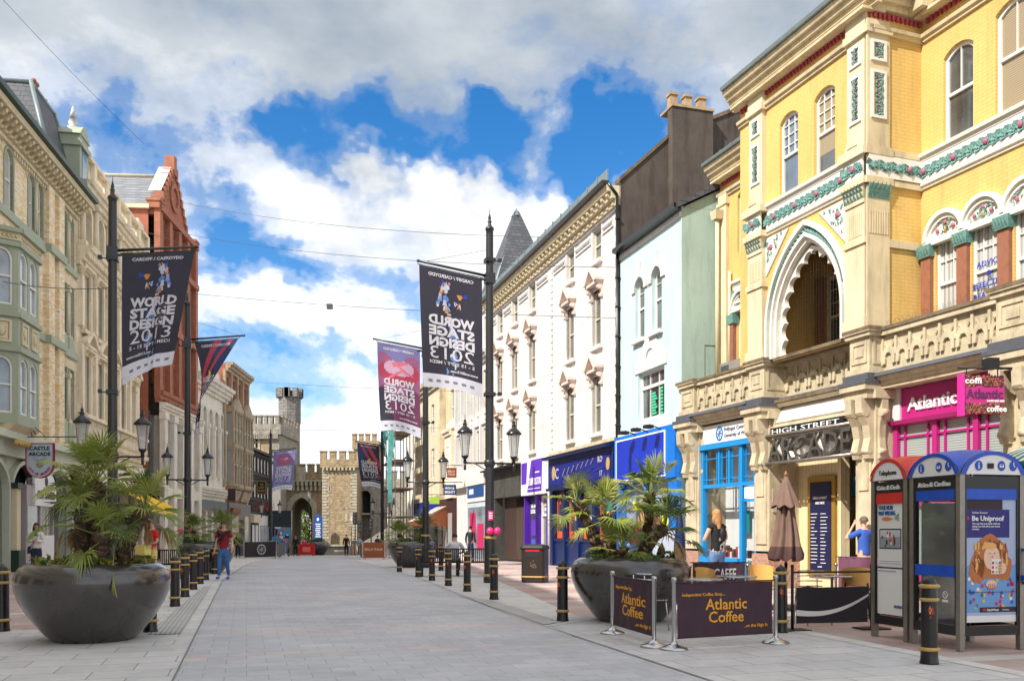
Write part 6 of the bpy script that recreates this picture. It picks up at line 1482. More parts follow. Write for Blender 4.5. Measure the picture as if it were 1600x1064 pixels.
def left_red():
 B = FM.thing('red_gabled_building', 'red terracotta and brick building with a tall crow stepped gable and slate roof', 'building')
 x1, x0 = -2.7, -10.6; xm = -6.3; yb = -14
 ops = []
 for k in range(4):
  c = x0+1.1+k*1.9
  ops += [(c-.5, c+.5, 10.2, 13.2, '', None), (c-.5, c+.5, 14.3, 17.2, 'round', None)]
 for k in range(3): c = x0+2.05+k*1.9; ops.append((c-.4, c+.4, 18.2, 20.2, 'round', None))
 w = MB(); wall(w, x0, x1, 9.0, 20.4, ops, 0, .4)
 shell(w, x0, x1, yb, 0, 20.4, -.4, False)
 w.prism([(x0+.6, 20.4), (x1-.6, 20.4), (xm+.4, 23.9), (xm-.4, 23.9)], -.5, 0)
 w.build('wall', M['terra'], B)
 for o in ops: window(B, o, -.12, M['sash'], M['gdark'], (1, 1))
 t = MB()
 for k in range(5):
  x = x0+.2+k*1.87; t.box(x-.26, x+.26, -.05, .3, 9.2, 20.4)
  if k in (0, 4): t.box(x-.4, x+.4, -.4, .3, 20.4, 20.8); t.box(x-.46, x+.46, -.5, .36, 20.8, 20.95)
 cornice(t, x0, x1, 9.0, 9.7, .5, 0, 3)
 for z in (13.5, 17.6, 20.3): t.box(x0, x1, 0, .4, z, z+.35)
 for k in range(9): 
  u = k/8
  for s_ in (-1, 1): t.box(xm+s_*(3.3-2.9*u)-.17, xm+s_*(3.3-2.9*u)+.17, -.55, .1, 20.4+3.4*u-.3, 20.4+3.4*u+.2)
 t.box(xm-.4, xm+.4, -.6, .15, 23.7, 24.2); t.box(xm-.28, xm+.28, -.5, .1, 24.2, 24.9); t.ring([(xm+.9*math.cos(2*PI*k/16), 22.3+.9*math.sin(2*PI*k/16)) for k in range(16)], [(xm+.6*math.cos(2*PI*k/16), 22.3+.6*math.sin(2*PI*k/16)) for k in range(16)], 0, .12, True)
 t.build('terracotta_dressing', M['terrap'], B)
 t = MB(); t.X = lambda p: (p[0], p[1], p[2]); t.poly([(x1-1.2, -.8, 21.9), (x1-1.2, -.05, 21.9), (xm+.4, -.05, 24.1), (xm+.4, -.8, 24.1)]); t.build('gable_coping', M['white'], B)
 r = MB(); r.poly([(x1+.15, -.3, 20.5), (x1+.15, yb, 20.5), (xm, yb, 23.6), (xm, -.3, 23.6)]); r.poly([(x0-.15, -.3, 20.5), (x0-.15, yb, 20.5), (xm, yb, 23.6), (xm, -.3, 23.6)])
 r.build('roof', mat('grey_slate', S(118,120,124), .7, var=.12, vs=2, bump=.4, brick=(.9,.28,.03,S(84,86,90),S(134,136,140)), kind=None), B)
 r = MB(); r.tube((xm, -.3, 23.65), (xm, yb, 23.65), .12, None, 6); r.box(x1+.0, x1+.2, yb, -.3, 20.35, 20.6); r.build('ridge', M['stonec'], B)
 r = MB(); sl = lambda u, y, h=.06: (x1+(xm-x1)*u+.05, y, 20.5+3.1*u+h)
 r.poly([sl(.08, -4.2), sl(.08, -6.0), sl(.36, -6.0), sl(.36, -4.2)]); f = r.build('skylight', M['blackm'], B)
 r = MB(); r.poly([sl(.12, -4.4, .09), sl(.12, -5.8, .09), sl(.32, -5.8, .09), sl(.32, -4.4, .09)]); r.build('pane', M['gblue'], f)
 c = MB(); c.box(xm-.5, xm+.5, -12.5, -11.3, 23, 25); c.lathe([(.2, 0), (.25, .6)], 8, (xm, -11.9, 25)); c.build('chimney', M['terrap'], B)
 p = MB(); p.X = lambda q: (x1+q[1]+.02, q[0], q[2]); p.box(-2.6, -.8, 0, .04, 17.9, 18.5); p.build('stone_plaque', M['stonec'], B)
 # lower white stone storeys
 s = MB(); wall(s, x0, x1, -.5, 9.0, [(x0+.5+k*1.85, x0+1.7+k*1.85, 4.2, 8.3) for k in range(4)]+[(x0+.5+k*1.85, x0+1.7+k*1.85, .2, 3.2) for k in range(4)], .25, .5)
 for k in range(5): x = x0+.2+k*1.85; s.box(x-.3, x+.3, .25, .55, -.5, 8.2); s.box(x-.38, x+.38, .25, .62, 8.0, 8.4)
 cornice(s, x0, x1, 8.5, 9.0, .4, .25, 3); s.box(x0, x1, .25, .5, 3.4, 4.0)
 s.build('stone_base', M['portl'], B)
 s = MB(); s.box(x0, x1, -.4, -.3, 0, 8.5); s.build('lower_windows', M['gdark'], B).name = 'window_glazing'
left_red()
def left_arches():
 B = FM.thing('arched_bank', 'pale stone building with tall round arched windows rising through two floors', 'building')
 x1, x0 = -10.35, -19.35
 cs = [x0+1.3+k*1.62 for k in range(5)]
 ops = [(c-.5, c+.5, 5.4, 10.2, 'round', None) for c in cs]
 w = MB(); wall(w, x0, x1, -.8, 12.1, ops+[(c-.55, c+.55, .2, 2.8, '', None) for c in cs], 0, .6); shell(w, x0, x1, -11, -1, 12.1, -.6); w.build('wall', M['portl'], B)
 for o in ops: window(B, o, -.2, M['sash'], M['gdark'], (1, 2), fw=.1)
 t = MB(); cornice(t, x0-.1, x1, 11.2, 12.2, .8, 0, 4); cornice(t, x0, x1, 3.9, 4.5, .4, 0, 3)
 for c in cs: P = outline(c-.5, c+.5, 5.4, 10.2, 'round', None, 6); t.ring(inset(P, -.14), P, -.02, .1)
 for c in [x0+.5]+[c+.81 for c in cs]: t.box(c-.14, c+.14, 0, .2, 5.2, 8.8); t.box(c-.2, c+.2, 0, .26, 8.8, 9.05)
 t.box(x0+1, x1-1, -1.0, -.2, 12.2, 13.3); t.build('dressing', M['portl'], B)
 r = MB(); r.mould([(-1, 12.3), (-4, 15.2), (-10, 12.3)], x0, x1); r.build('roof', M['slate'], B)
 s = MB(); s.box(x0, x1, -.5, -.45, 0, 3); s.build('shop_window', M['gdark'], B)
 s = MB(); s.cur = 0; s.box(x0+.3, x1-.3, 0, .2, 2.9, 3.6); s.build('shop_fascia', pmat((96, 100, 104)), B)
left_arches()
def left_bays():
 B = FM.thing('brown_bay_building', 'brown weathered stone building with stacked bay windows next to the black and white inn', 'building')
 x1, x0 = -19.4, -26.9
 w = MB(); shell(w, x0, x1, -11, -1, 14.4, 0); wall(w, x0, x1, -1, 14.4, [(x0+.5+k*2, x0+1.5+k*2, 11.2, 13.4) for k in range(4)], 0, .3)
 w.build('wall', M['terra'], B)
 for k in range(4): window(B, (x0+.5+k*2, x0+1.5+k*2, 11.2, 13.4), -.2, M['sash'], M['gveneer'], (1, 0))
 t = MB()
 cornice(t, x0-.2, x1, 13.8, 14.5, .6, 0, 3)
 for k in range(5): x = x0+.0+k*2.0; t.box(x, x+.34, 0, .2, 4.8, 13.8)
 for bx in (-25.1, -21.3):
  for z in (4.6, 7.7, 10.6): t.mould([(0, z), (.5, z+.1), (.62, z+.25), (.62, z+.5), (0, z+.6)], bx-1.6, bx+1.6)
  t.prism([(bx-1.6, 11.1), (bx+1.6, 11.1), (bx, 11.9)], .3, .6)
  for x in (-1.5, -.5, .5, 1.4): t.box(bx+x-.12, bx+x+.12, .35, .55, 4.9, 10.7)
  t.mould([(0, 3.7), (.2, 3.8), (.5, 4.6), (0, 4.7)], bx-1.5, bx+1.5)
 t.build('dressing', M['brownst'], B)
 s = MB()
 for bx in (-25.1, -21.3): s.box(bx-1.5, bx+1.5, 0, .42, 4.9, 10.6)
 s.build('bay_glazing', M['gveneer'], B)
 s = MB(); s.cur = 0
 for bx in (-25.1, -21.3):
  for x in (-.97, 0, .97): s.box(bx+x-.03, bx+x+.03, .42, .46, 5.2, 10.6)
  for z in (6.6, 9.4): s.box(bx-1.5, bx+1.5, .42, .46, z, z+.07)
 s.build('sash_bars', M['sash'], B)
 s = MB(); s.cur = 0; s.box(x0, x1, 0, .3, -1, 3.6); s.cur = 1; s.box(-22.3, -20, .3, .34, -.5, 2.6); s.cur = 2; s.box(-24.2, -22.8, .3, .33, -.6, 2.3); s.cur = 3; s.box(-25.9, -24.6, .3, .34, -.4, 2.6); s.cur = 4; s.box(-22.4, -19.8, .34, .5, 2.75, 3.2)
 s.build('shopfront', [pmat((112, 106, 100)), M['gdark'], M['blackm'], M['gcurt'], pmat((120, 40, 30))], B)
left_bays()
def inn():
 B = FM.thing('timbered_inn', 'black and white half timbered inn with flower boxes, nearest the castle on the left', 'building')
 x1, x0 = -26.95, -36.2; ze = 8.5
 w = MB(); w.box(x0, x1, -9, 0, -1.2, ze); w.build('wall', M['white'], B)
 t = MB()
 for k in range(22): x = x0+k*(x1-x0)/22; t.box(x, x+.11, 0, .06, 2.9, ze)
 for z in (2.9, 4.1, 5.7, 6.4, 8.2): t.box(x0, x1, 0, .09, z, z+.18)
 for k in range(6): x = x0+.5+k*1.42; t.ring([(x, 4.3), (x, 5.6), (x+.9, 5.6), (x+.9, 4.3)], [(x+.08, 4.38), (x+.08, 5.52), (x+.82, 5.52), (x+.82, 4.38)], .06, .12, True); t.ring([(x, 6.6), (x, 8.0), (x+.9, 8.0), (x+.9, 6.6)], [(x+.08, 6.68), (x+.08, 7.92), (x+.82, 7.92), (x+.82, 6.68)], .06, .12, True)
 t.mould([(-.1, ze-.1), (.5, ze-.1), (.5, ze+.1), (-.1, ze+.1)], x0-.2, x1+.1)
 t.box(x0, x1, 0, .15, -1.2, -.4)
 t.build('timber_frame', M['timber'], B)
 s = MB()
 for k in range(6):
  x = x0+.5+k*1.42; s.box(x+.08, x+.82, .05, .08, 4.38, 5.52); s.box(x+.08, x+.82, .05, .08, 6.68, 7.92)
 s.build('window_glazing', M['gcurt'], B)
 r = MB(); r.mould([(.4, ze+.05), (-4.5, ze+1.9), (-9.4, ze+.05)], x0-.2, x1+.1); r.build('roof', M['slate'], B)
 f = MB()
 for k in range(260):
  x = x0+.4+R.random()*8; y = .2+R.random()*.45; z = 3.3+R.random()*.75-.25*abs(y-.3); f.cur = 0 if R.random() < .75 else 1; d = .09
  a, b = R.random()*6.3, R.random()*3; f.poly([(x, y, z), (x+d*math.cos(a), y+d*math.sin(b), z+d*math.sin(a)), (x+d*math.cos(a+1.4), y+.04, z+d*math.sin(a+1.4))])
 f.build('flower_boxes', [pmat((196, 34, 40), 'red_flowers', .7), M['shrub']], B, recalc=False)
 s = MB(); s.cur = 0; s.box(-31.5, -28.4, 0, .3, 2.1, 2.8); s.cur = 1; s.box(-30.8, -29.8, 0, .12, -.9, 1.9); s.box(-29.3, -28.5, 0, .12, -.9, 1.9); s.cur = 2; s.box(-31.3, -28.3, -.0, .08, -1.1, 2.1); s.cur = 3
 for x in (-35.5, -34.3, -33.1): s.box(x, x+.8, 0, .1, -.6, 1.9)
 s.build('ground_floor_front', [M['stonec'], M['white'], M['blackm'], M['gcurt']], B)
 # white end house
 B = FM.thing('white_end_house', 'plain white rendered end house at the castle end of the left side', 'building')
 s = MB(); s.box(-41.5, -36.3, -8, .15, -1.3, 7.9); s.build('wall', M['portl'], B)
 s = MB(); s.box(-41.7, -36.2, -8.1, .4, 7.9, 8.1); s.build('roof', M['slate'], B)
 for x in (-38, -40.2):
  for z in (3.0, 5.6): window(B, (x, x+.9, z, z+1.6), .16, M['sash'], M['gdark'], (1, 1))
inn()
# the left side goes on past the photographer's shoulder (it shades the road)
def left_near():
 B = FL.thing('long_stone_building', 'long cream stone building with three rows of plain windows behind the viewer', 'building')
 w = MB(); ops = [(a, a+1.2, z, z+2.3, '', None) for a in [10.2+2.6*k for k in range(10)] for z in (5.5, 9.2, 13)]
 wall(w, 9.05, 36.9, 0, 18.6, ops+[(a, a+3.6, .5, 3.6, '', None) for a in [10+5*k for k in range(5)]], 0, .4); w.build('wall', M['bath'], B)
 w = MB(); shell(w, 9.05, 36.9, -11, 0, 18.6, -.45); w.poly([(9.05, -.4, 0), (36.9, -.4, 0), (36.9, -.4, 18.6), (9.05, -.4, 18.6)]); w.build('window_glazing', M['gdark'], B)
 t = MB(); cornice(t, 9.05, 36.9, 17.8, 18.6, .7, 0, 3); t.box(9.05, 36.9, 0, .3, 4.2, 4.9); t.build('cornice', M['bathp'], B)
left_near()
def tall_near():  # added block out of view, sized to shade the near pavement and telephone boxes
 B = FL.thing('added_shade_block', 'taller plain stone block added unseen behind the viewer to shade the telephone boxes', 'building')
 w = MB(); wall(w, 37, 70, 0, 27, [(38+2.8*k, 39.3+2.8*k, z, z+2, '', None) for k in range(11) for z in (5, 9, 13, 17, 21)], .3, .4); shell(w, 37, 70, -12, 0, 27, -.1); w.build('wall', M['bath'], B)
 w = MB(); w.box(37.2, 69.8, -.2, -.15, .2, 26.8); w.build('window_glass', M['gdark'], B)
tall_near()
# ------------------------------------------------------------ palms and planters
def fan(mb, hub, d, Rf, n=20, droop=.15, spread=1.9, close=0.):
 up = Vector((0, 0, 1)); side = d.cross(up)
 if side.length < .05: side = Vector((1, 0, 0))
 side.normalize(); nrm = side.cross(d).normalized()
 for k in range(n):
  th = -spread+2*spread*k/(n-1)+R.uniform(-.04, .04); r = Rf*(1-.28*abs(th/spread)**2)*R.uniform(.88, 1.08)
  bd = (d*math.cos(th)+side*math.sin(th)*(1-close)+nrm*(.22*abs(math.sin(th)))).normalized()
  wv = bd.cross(nrm).normalized()*Rf*.034
  m = hub+bd*r*.55+Vector((0, 0, -droop*r*.2)); t = hub+bd*r+Vector((0, 0, -droop*r*R.uniform(.7, 1.4)))
  mb.poly([hub, m-wv, m+nrm*.012]); mb.poly([hub, m+nrm*.012, m+wv]); mb.poly([m-wv, t, m+nrm*.012]); mb.poly([m+nrm*.012, t, m+wv])
def palm(loc, lean, h, nleaf, Rf, label, group, dead=3, rseed=1, scale_n=20):
 rr = random.Random(rseed); R.seed(rseed*13+5)
 B = thing('fan_palm', label, 'palm tree', loc, 0, group)
 top = Vector((lean[0], lean[1], h)); t = MB(); n = 7; pts = []
 for k in range(n+1):
  u = k/n; pts.append(Vector((lean[0]*u**1.4, lean[1]*u**1.4, h*u)))
 t.path(pts, [.095+.02*math.sin(k*2.3) for k in range(n+1)], 9)
 for k in range(int(240*h/.8)):     # old leaf bases
  u = rr.random(); a = rr.random()*2*PI; j = min(n-1, int(u*n)); p = pts[j].lerp(pts[j+1], u*n-j); o = Vector((math.cos(a), math.sin(a), 0))
  s = o.cross(Vector((0, 0, 1)))*.02; q = p+o*.09; t.poly([q-s, q+s, q+o*.07+Vector((0, 0, .05))])
 t.build('trunk', M['bark'], B)
 c = MB(); dm = MB()
 for k in range(nleaf):
  u = (k+.5)/nleaf; el = math.radians(86-112*u**1.25)+rr.uniform(-.14, .14); az = k*2.399+rr.uniform(-.3, .3)
  d = Vector((math.cos(az)*math.cos(el), math.sin(az)*math.cos(el), math.sin(el))); pet = rr.uniform(.3, .52)*(Rf/.4)*(1 if u > .2 else .7)
  b = top+Vector((0, 0, -.1*u)); e = b+d*pet+Vector((0, 0, -.05*u))
  c.cur = 0 if rr.random() < .55 else (1 if rr.random() < .5 else 2)
  c.tube(b, e, .009, .006, 4, False)
  dd = (d+Vector((0, 0, -.12-.3*u))).normalized()
  fan(c, e, dd, Rf*rr.uniform(.85, 1.12), scale_n, .12+.5*u*rr.random(), rr.uniform(1.5, 2.1), .3*rr.random() if u > .1 else .7)
 for k in range(dead):
  az = rr.random()*6.3; d = Vector((math.cos(az), math.sin(az), -.6)).normalized(); b = top+Vector((0, 0, -.12)); e = b+d*.26
  dm.tube(b, e, .008, .006, 4, False); fan(dm, e, (d*.35+Vector((0, 0, -1))).normalized(), Rf*.85, 16, .2, .8, .6)
 c.build('crown', [M['leaf1'], M['leaf3'], M['leaf2']], B, recalc=False)
 if dead: dm.build('dead_leaves', M['dead'], B, recalc=False)
 return B
planter_m = mat('polished_dark_concrete', S(58,54,52), .2, var=.4, vs=2.5, spec=.7, bump=.1, bs=60, coat=.6, dirt=.35)
PLANT = {}
def planter(p, label, sc=1., mesh=None):
 m = MB(); prof = [(.40, 0), (.50, .0), (.62, .12), (.76, .30), (.88, .50), (.94, .66), (.955, .78), (.94, .88), (.89, .96), (.82, 1.005), (.76, 1.02), (.72, 1.01), (.70, .95)]
 if 'p' not in PLANT:
  B = thing('round_planter', label, 'planter', p, 0, 'bowl planters along the street')
  m.lathe(prof, 48, (0, 0, 0)); m.build('bowl', planter_m, B)
  s = MB(); s.lathe([(.05, .93), (.70, .93)], 24); s.build('soil', M['soil'], B); PLANT['p'] = B
 else:
  B = copy_tree(PLANT['p']); B.location = p; B['label'] = label; B.rotation_euler.z = R.random()*6
 return B
def undergrowth(p, seed, yellow, label):
 rr = random.Random(seed); g_ = MB()
 for k in range(900):
  a = rr.random()*6.283; r = .76*rr.random()**.4; z = .94+.13*rr.random()+.05*math.sin(a*5+seed); q = Vector((r*math.cos(a), r*math.sin(a), z)); s_ = rr.uniform(.02, .045)
  e1 = Vector((rr.uniform(-1, 1), rr.uniform(-1, 1), rr.uniform(-.4, .9))).normalized()*s_; e2 = e1.cross(Vector((rr.uniform(-1, 1), rr.uniform(-1, 1), rr.uniform(-1, 1)))).normalized()*s_*.6
  g_.cur = 1 if rr.random() < yellow else 0; g_.poly([q-e1, q+e2, q+e1*1.3, q-e2])
 o = g_.build('ground_cover', [M['shrub'], M['shruby']], None, p, recalc=False); return tag(o, label, 'ground cover', None, 'stuff')
def street_planters():
 PL = at(147, 11.9); PR = at(985, 14.4); PFL = at(322, 30.6); PFR = at(644, 35.3)
 planter(PL, 'large dark bowl planter with palms, at the lower left beside the road')
 planter(PR, 'large dark bowl planter with palms behind the purple coffee barriers')
 planter(PFL, 'dark bowl planter half hidden behind the left bollards and the man in red')
 planter(PFR, 'dark bowl planter behind the far right row of bollards')
 undergrowth(PL, 1, .55, 'yellowish low plants filling the left foreground planter')
 undergrowth(PR, 2, .06, 'green leafy ground cover filling the right foreground planter')
 undergrowth(PFL, 3, .1, 'green ground cover in the far left planter'); undergrowth(PFR, 4, .1, 'green ground cover in the far right planter')
 G = 'fan palms in the bowl planters'
 up = lambda p, x, y: (p.x+x, p.y+y, .92)
 palm(up(PL, .0, .12), (-.06, .05), 1.18, 26, .40, 'tallest fan palm, in the middle of the left foreground planter', G, 2, 3)
 palm(up(PL, .36, -.05), (.38, -.1), .82, 17, .34, 'fan palm leaning right over the rim of the left foreground planter', G, 4, 8)
 palm(up(PL, -.16, .0), (-.04, .1), .80, 15, .35, 'fan palm leaning left with drooping brown leaves in the left foreground planter', G, 4, 14)
 palm(up(PL, .2, -.3), (.1, -.1), .5, 8, .32, 'shortest fan palm at the front of the left foreground planter', G, 1, 21)
 palm(up(PR, .22, .0), (.1, .0), 1.12, 17, .38, 'tallest fan palm with shaggy curved trunk in the right foreground planter', G, 3, 31)
 palm(up(PR, -.3, .05), (-.1, .0), .78, 14, .40, 'fan palm leaning left in the right foreground planter', G, 1, 36)
 palm(up(PR, .1, -.15), (.42, -.1), .6, 15, .38, 'leaning fan palm with hanging dead leaves at the right of the right foreground planter', G, 5, 44)
 palm(up(PR, -.12, -.25), (-.05, -.05), .25, 14, .34, 'shortest fan palm at the front of the right foreground planter', G, 2, 47)
 palm(up(PR, -.45, .2), (-.4, .1), 1.0, 8, .36, 'thin fan palm with few leaves reaching out left from the right foreground planter', G, 0, 51)
 for k, (P, x, h, lb) in enumerate(((PFL, -.3, .5, 'left fan palm in the planter behind the left bollards'), (PFL, .35, .62, 'right fan palm in the planter behind the left bollards'),
                                   (PFR, -.35, .35, 'left fan palm in the planter beyond the right bench'), (PFR, .3, .62, 'right fan palm in the planter beyond the right bench'))):
  palm(up(P, x, 0), (x*.5, 0), h, 30, .42, lb, G, 1, 60+k, 14)
 # trailing stem over the rim of the left planter
 s = MB(); p = [Vector((.42, -.35, 1.25)), Vector((.5, -.55, 1.05)), Vector((.6, -.78, .85)), Vector((.68, -.86, .62))]
 s.path(p, .007, 5); fan(s, p[-2], Vector((.2, -.3, -1)).normalized(), .22, 5, .2, .22, .5)
 # kept with the short palm it grows from
 o = s.build('trailing_leaf', M['leaf2'], None); o.parent = [q for q in COL.objects if q.name.startswith('fan_palm') and q.type == 'EMPTY'][3]; o.matrix_parent_inverse = Matrix(); o.location = (PL.x-o.parent.location.x, PL.y-o.parent.location.y, -.92)
street_planters()
# ------------------------------------------------------------ bollards
BOL = {}
def bollard(p, label, rz=0.):
 if 'b' not in BOL:
  B = thing('bollard', label, 'bollard', p, rz, 'black and gold bollards lining the road')
  m = MB(); m.lathe([(.10, 0), (.10, .02), (.092, .05), (.088, .14), (.084, .66), (.08, .84), (.075, .865), (.074, .88), (.07, .905), (.055, .93), (.03, .945), (.02, .95), (.018, .96), (.004, .965)], 20); m.build('post', M['black'], B)
  m = MB()
  for z, r in ((.845, .105), (.70, .098), (.165, .106)): m.lathe([(r-.02, z-.022), (r, z-.014), (r+.004, z), (r, z+.014), (r-.02, z+.022)], 20)
  m.build('gold_rings', M['gold'], B)
  m = MB(); RR = random.Random(3)
  for a0 in (-1.9, 1.3):
   for k in range(12):
    a = a0+RR.uniform(-.32, .32); z = .54+RR.uniform(-.05, .06); c = lambda a, z: (.0885*math.cos(a), .0885*math.sin(a), z)
    m.cur = 0 if k % 3 else 1; m.poly([c(a, z), c(a+.22, z+RR.uniform(-.02, .02)), c(a+.1, z+.045)])
  m.build('dragon_emblem', [M['redp'], M['gold']], B, recalc=False); BOL['b'] = B
 else: B = copy_tree(BOL['b']); B.location = p; B.rotation_euler.z = rz; B['label'] = label
 return B
def bollards():
 rt = [((1452, 1037), 'nearest bollard, standing in front of the telephone boxes'), ((1220, 988), 'bollard behind the right end of the wide coffee barrier'), ((879, 970), 'bollard just left of the right foreground planter'),
          ((772, 936), 'nearest bollard of the right row, at the foot of the large lamp post'), ((730, 923.5), 'second bollard of the right row, in front of the bench'), ((700.5, 914.6), 'third bollard of the right row, left of the bench sitter'),
          ((675, 906.6), 'fourth bollard of the right row, at the left end of the bench'), ((653.5, 901), 'fifth bollard of the right row, just left of the second lamp post'), ((624, 893), 'farthest bollard of the right row, in front of the far planter'), ((689, 891), 'bollard standing behind the right bench')]
 lf = [((4, 986), 'bollard at the left edge of the picture'), ((235, 987), 'bollard mostly hidden behind the left foreground planter'), ((273.5, 946.7), 'nearest bollard of the left row'), ((289, 932), 'second bollard of the left row'),
          ((302, 920.5), 'third bollard of the left row, under the lamp post'), ((312.5, 911.7), 'fourth bollard of the left row'), ((321.5, 905.5), 'fifth bollard of the left row'), ((335.5, 896.5), 'bollard just left of the man in red'),
          ((207, 925), 'bollard beyond the left foreground planter, by the bench')]
 for k, (p, l) in enumerate(rt+lf[:-1]): bollard(ground(*p), l, R.uniform(-.4, .4)-.2)
 fr = [((498, 866), 'leftmost of the small far bollards'), ((505.5, 866), 'second of the small far bollards from the left'), ((514, 866), 'middle one of the small far bollards'), ((523, 865.6), 'fourth of the small far bollards from the left'), ((531, 865.2), 'rightmost of the small far bollards'),
          ((437, 868.5), 'far bollard left of the person in black'), ((451, 868.5), 'far bollard beside the notice stand')]
 for p, l in fr: q = ground(*p); bollard(q, l).scale = (1.2, 1.2, 1.15)
bollards()
# ------------------------------------------------------------ lamp posts with banners
def lantern_glass_mat():
 if 'lg' in MATS: return MATS['lg']
 m = glassy('lg', .5, (.9, .92, .92)); nt = m.node_tree; out = [q for q in nt.nodes if q.type == 'OUTPUT_MATERIAL'][0]; old = out.inputs[0].links[0].from_socket
 d = nd(nt, 'ShaderNodeBsdfTranslucent', {0: (.85, .86, .84, 1)}); d2 = nd(nt, 'ShaderNodeBsdfDiffuse', {0: (.75, .76, .74, 1)}); a = nd(nt, 'ShaderNodeMixShader', {0: .5, 1: d.outputs[0], 2: d2.outputs[0]})
 nt.links.new(nd(nt, 'ShaderNodeMixShader', {0: .42, 1: old, 2: a.outputs[0]}).outputs[0], out.inputs[0]); return m
def lantern(par, c, m=1.):
 """street lantern standing on c"""
 b = MB(); x, y, z = c
 b.lathe([(.035, -.12), (.05, -.1), (.04, 0), (.07, .03), (.09, .06), (.11, .1)], 12, c)
 b.lathe([(.175, .70), (.215, .71), (.215, .74), (.17, .80), (.11, .86), (.06, .9), (.05, .93), (.07, .96), (.03, 1.0), (.045, 1.04), (.012, 1.1), (.006, 1.22)], 16, c)
 for k in range(4): a = PI/4+k*PI/2; b.tube((x+.105*math.cos(a), y+.105*math.sin(a), z+.1), (x+.175*math.cos(a), y+.175*math.sin(a), z+.71), .008, None, 4)
 f = b.build('lantern', M['black'], par)
 g_ = MB(); n = 16; g_.grid(lambda u, v: (x+(.10+.068*v)*math.cos(2*PI*u), y+(.10+.068*v)*math.sin(2*PI*u), z+.1+.6*v), n, 1); g_.build('lantern_glass', lantern_glass_mat(), f)
STX = Vector((math.cos(ST), math.sin(ST)*-1)) if False else Vector((.96, .28))   # across the street
def lamp_post(P, side, label, arm_z=8.46, arm_l=2.0, tilt=.27, sticker=False, clampz=(8.2, 5.6)):
 B = thing('lamp_post', label, 'lamp post', P, math.atan2(.28, .96), 'tall black lamp posts with banner arms')
 m = MB(); m.lathe([(.17, 0), (.17, .12), (.15, .16), (.15, 1.2), (.135, 1.26), (.125, 1.6), (.115, 4.6), (.1, 9.6), (.1, 9.72), (.12, 9.74), (.12, 9.8), (.06, 9.86), (.04, 9.92), (.06, 9.98), (.03, 10.03), (.045, 10.07), (.01, 10.2), (.006, 10.32)], 20)
 m.build('column', M['pole'], B)
 m = MB()
 for z in (.2, 1.24): m.lathe([(.15, z-.04), (.185, z-.03), (.19, z), (.185, z+.03), (.15, z+.04)], 20)
 m.build('gold_band', M['gold'], B)
 s = side; m = MB()
 m.tube((0, 0, arm_z), (s*arm_l, 0, arm_z+tilt), .038, .034, 8); m.tube((0, 0, arm_z-.12), (s*.35, 0, arm_z-.12+.05), .03); m.box(-.13, .13, -.13, .13, arm_z-.2, arm_z+.08); m.ball((s*arm_l, 0, arm_z+tilt), .045, 6)
 m.build('banner_arm', M['pole'], B)
 m = MB(); m.tube((0, 0, arm_z+.75), (s*arm_l*.9, 0, arm_z+tilt), .006, None, 4, False); m.build('stay_wire', M['steeld'], B)
 m = MB()
 for z in clampz: m.box(-.14, .14, -.14, .14, z-.05, z+.05); m.tube((-s*.1, 0, z), (-s*.34, 0, z+.02), .015); m.box(-s*.24, -s*.34, -.05, .05, z-.02, z+.07)
 m.build('clamp', M['black'], B)
 m = MB(); m.tube((-.7, 0, 3.3), (.7, 0, 3.3), .028); m.tube((-.7, 0, 3.1), (-.7, 0, 3.32), .035); m.tube((.7, 0, 3.1), (.7, 0, 3.32), .035); m.lathe([(.12, 3.2), (.15, 3.24), (.15, 3.36), (.12, 3.4)], 14)
 m.tube((-.45, 0, 3.3), (-.12, 0, 3.12), .015); m.tube((.45, 0, 3.3), (.12, 0, 3.12), .015); m.build('lamp_bracket', M['pole'], B)
 for sx in (-.7, .7): lantern(B, (sx, 0, 3.4))
 if sticker:
  m = MB(); m.cur = 0; m.grid(lambda u, v: (.146*math.sin(-.55+1.1*u), -.146*math.cos(-.55+1.1*u), 1.72+.26*v), 6, 1); m.cur = 1
  for k in range(3): m.grid(lambda u, v, k=k: (.148*math.sin(-.35+.7*u), -.148*math.cos(-.35+.7*u), 1.77+.065*k+.035*v), 4, 1)
  m.build('pink_sticker', [pmat((232, 40, 130)), M['paper']], B, recalc=False)
 return B
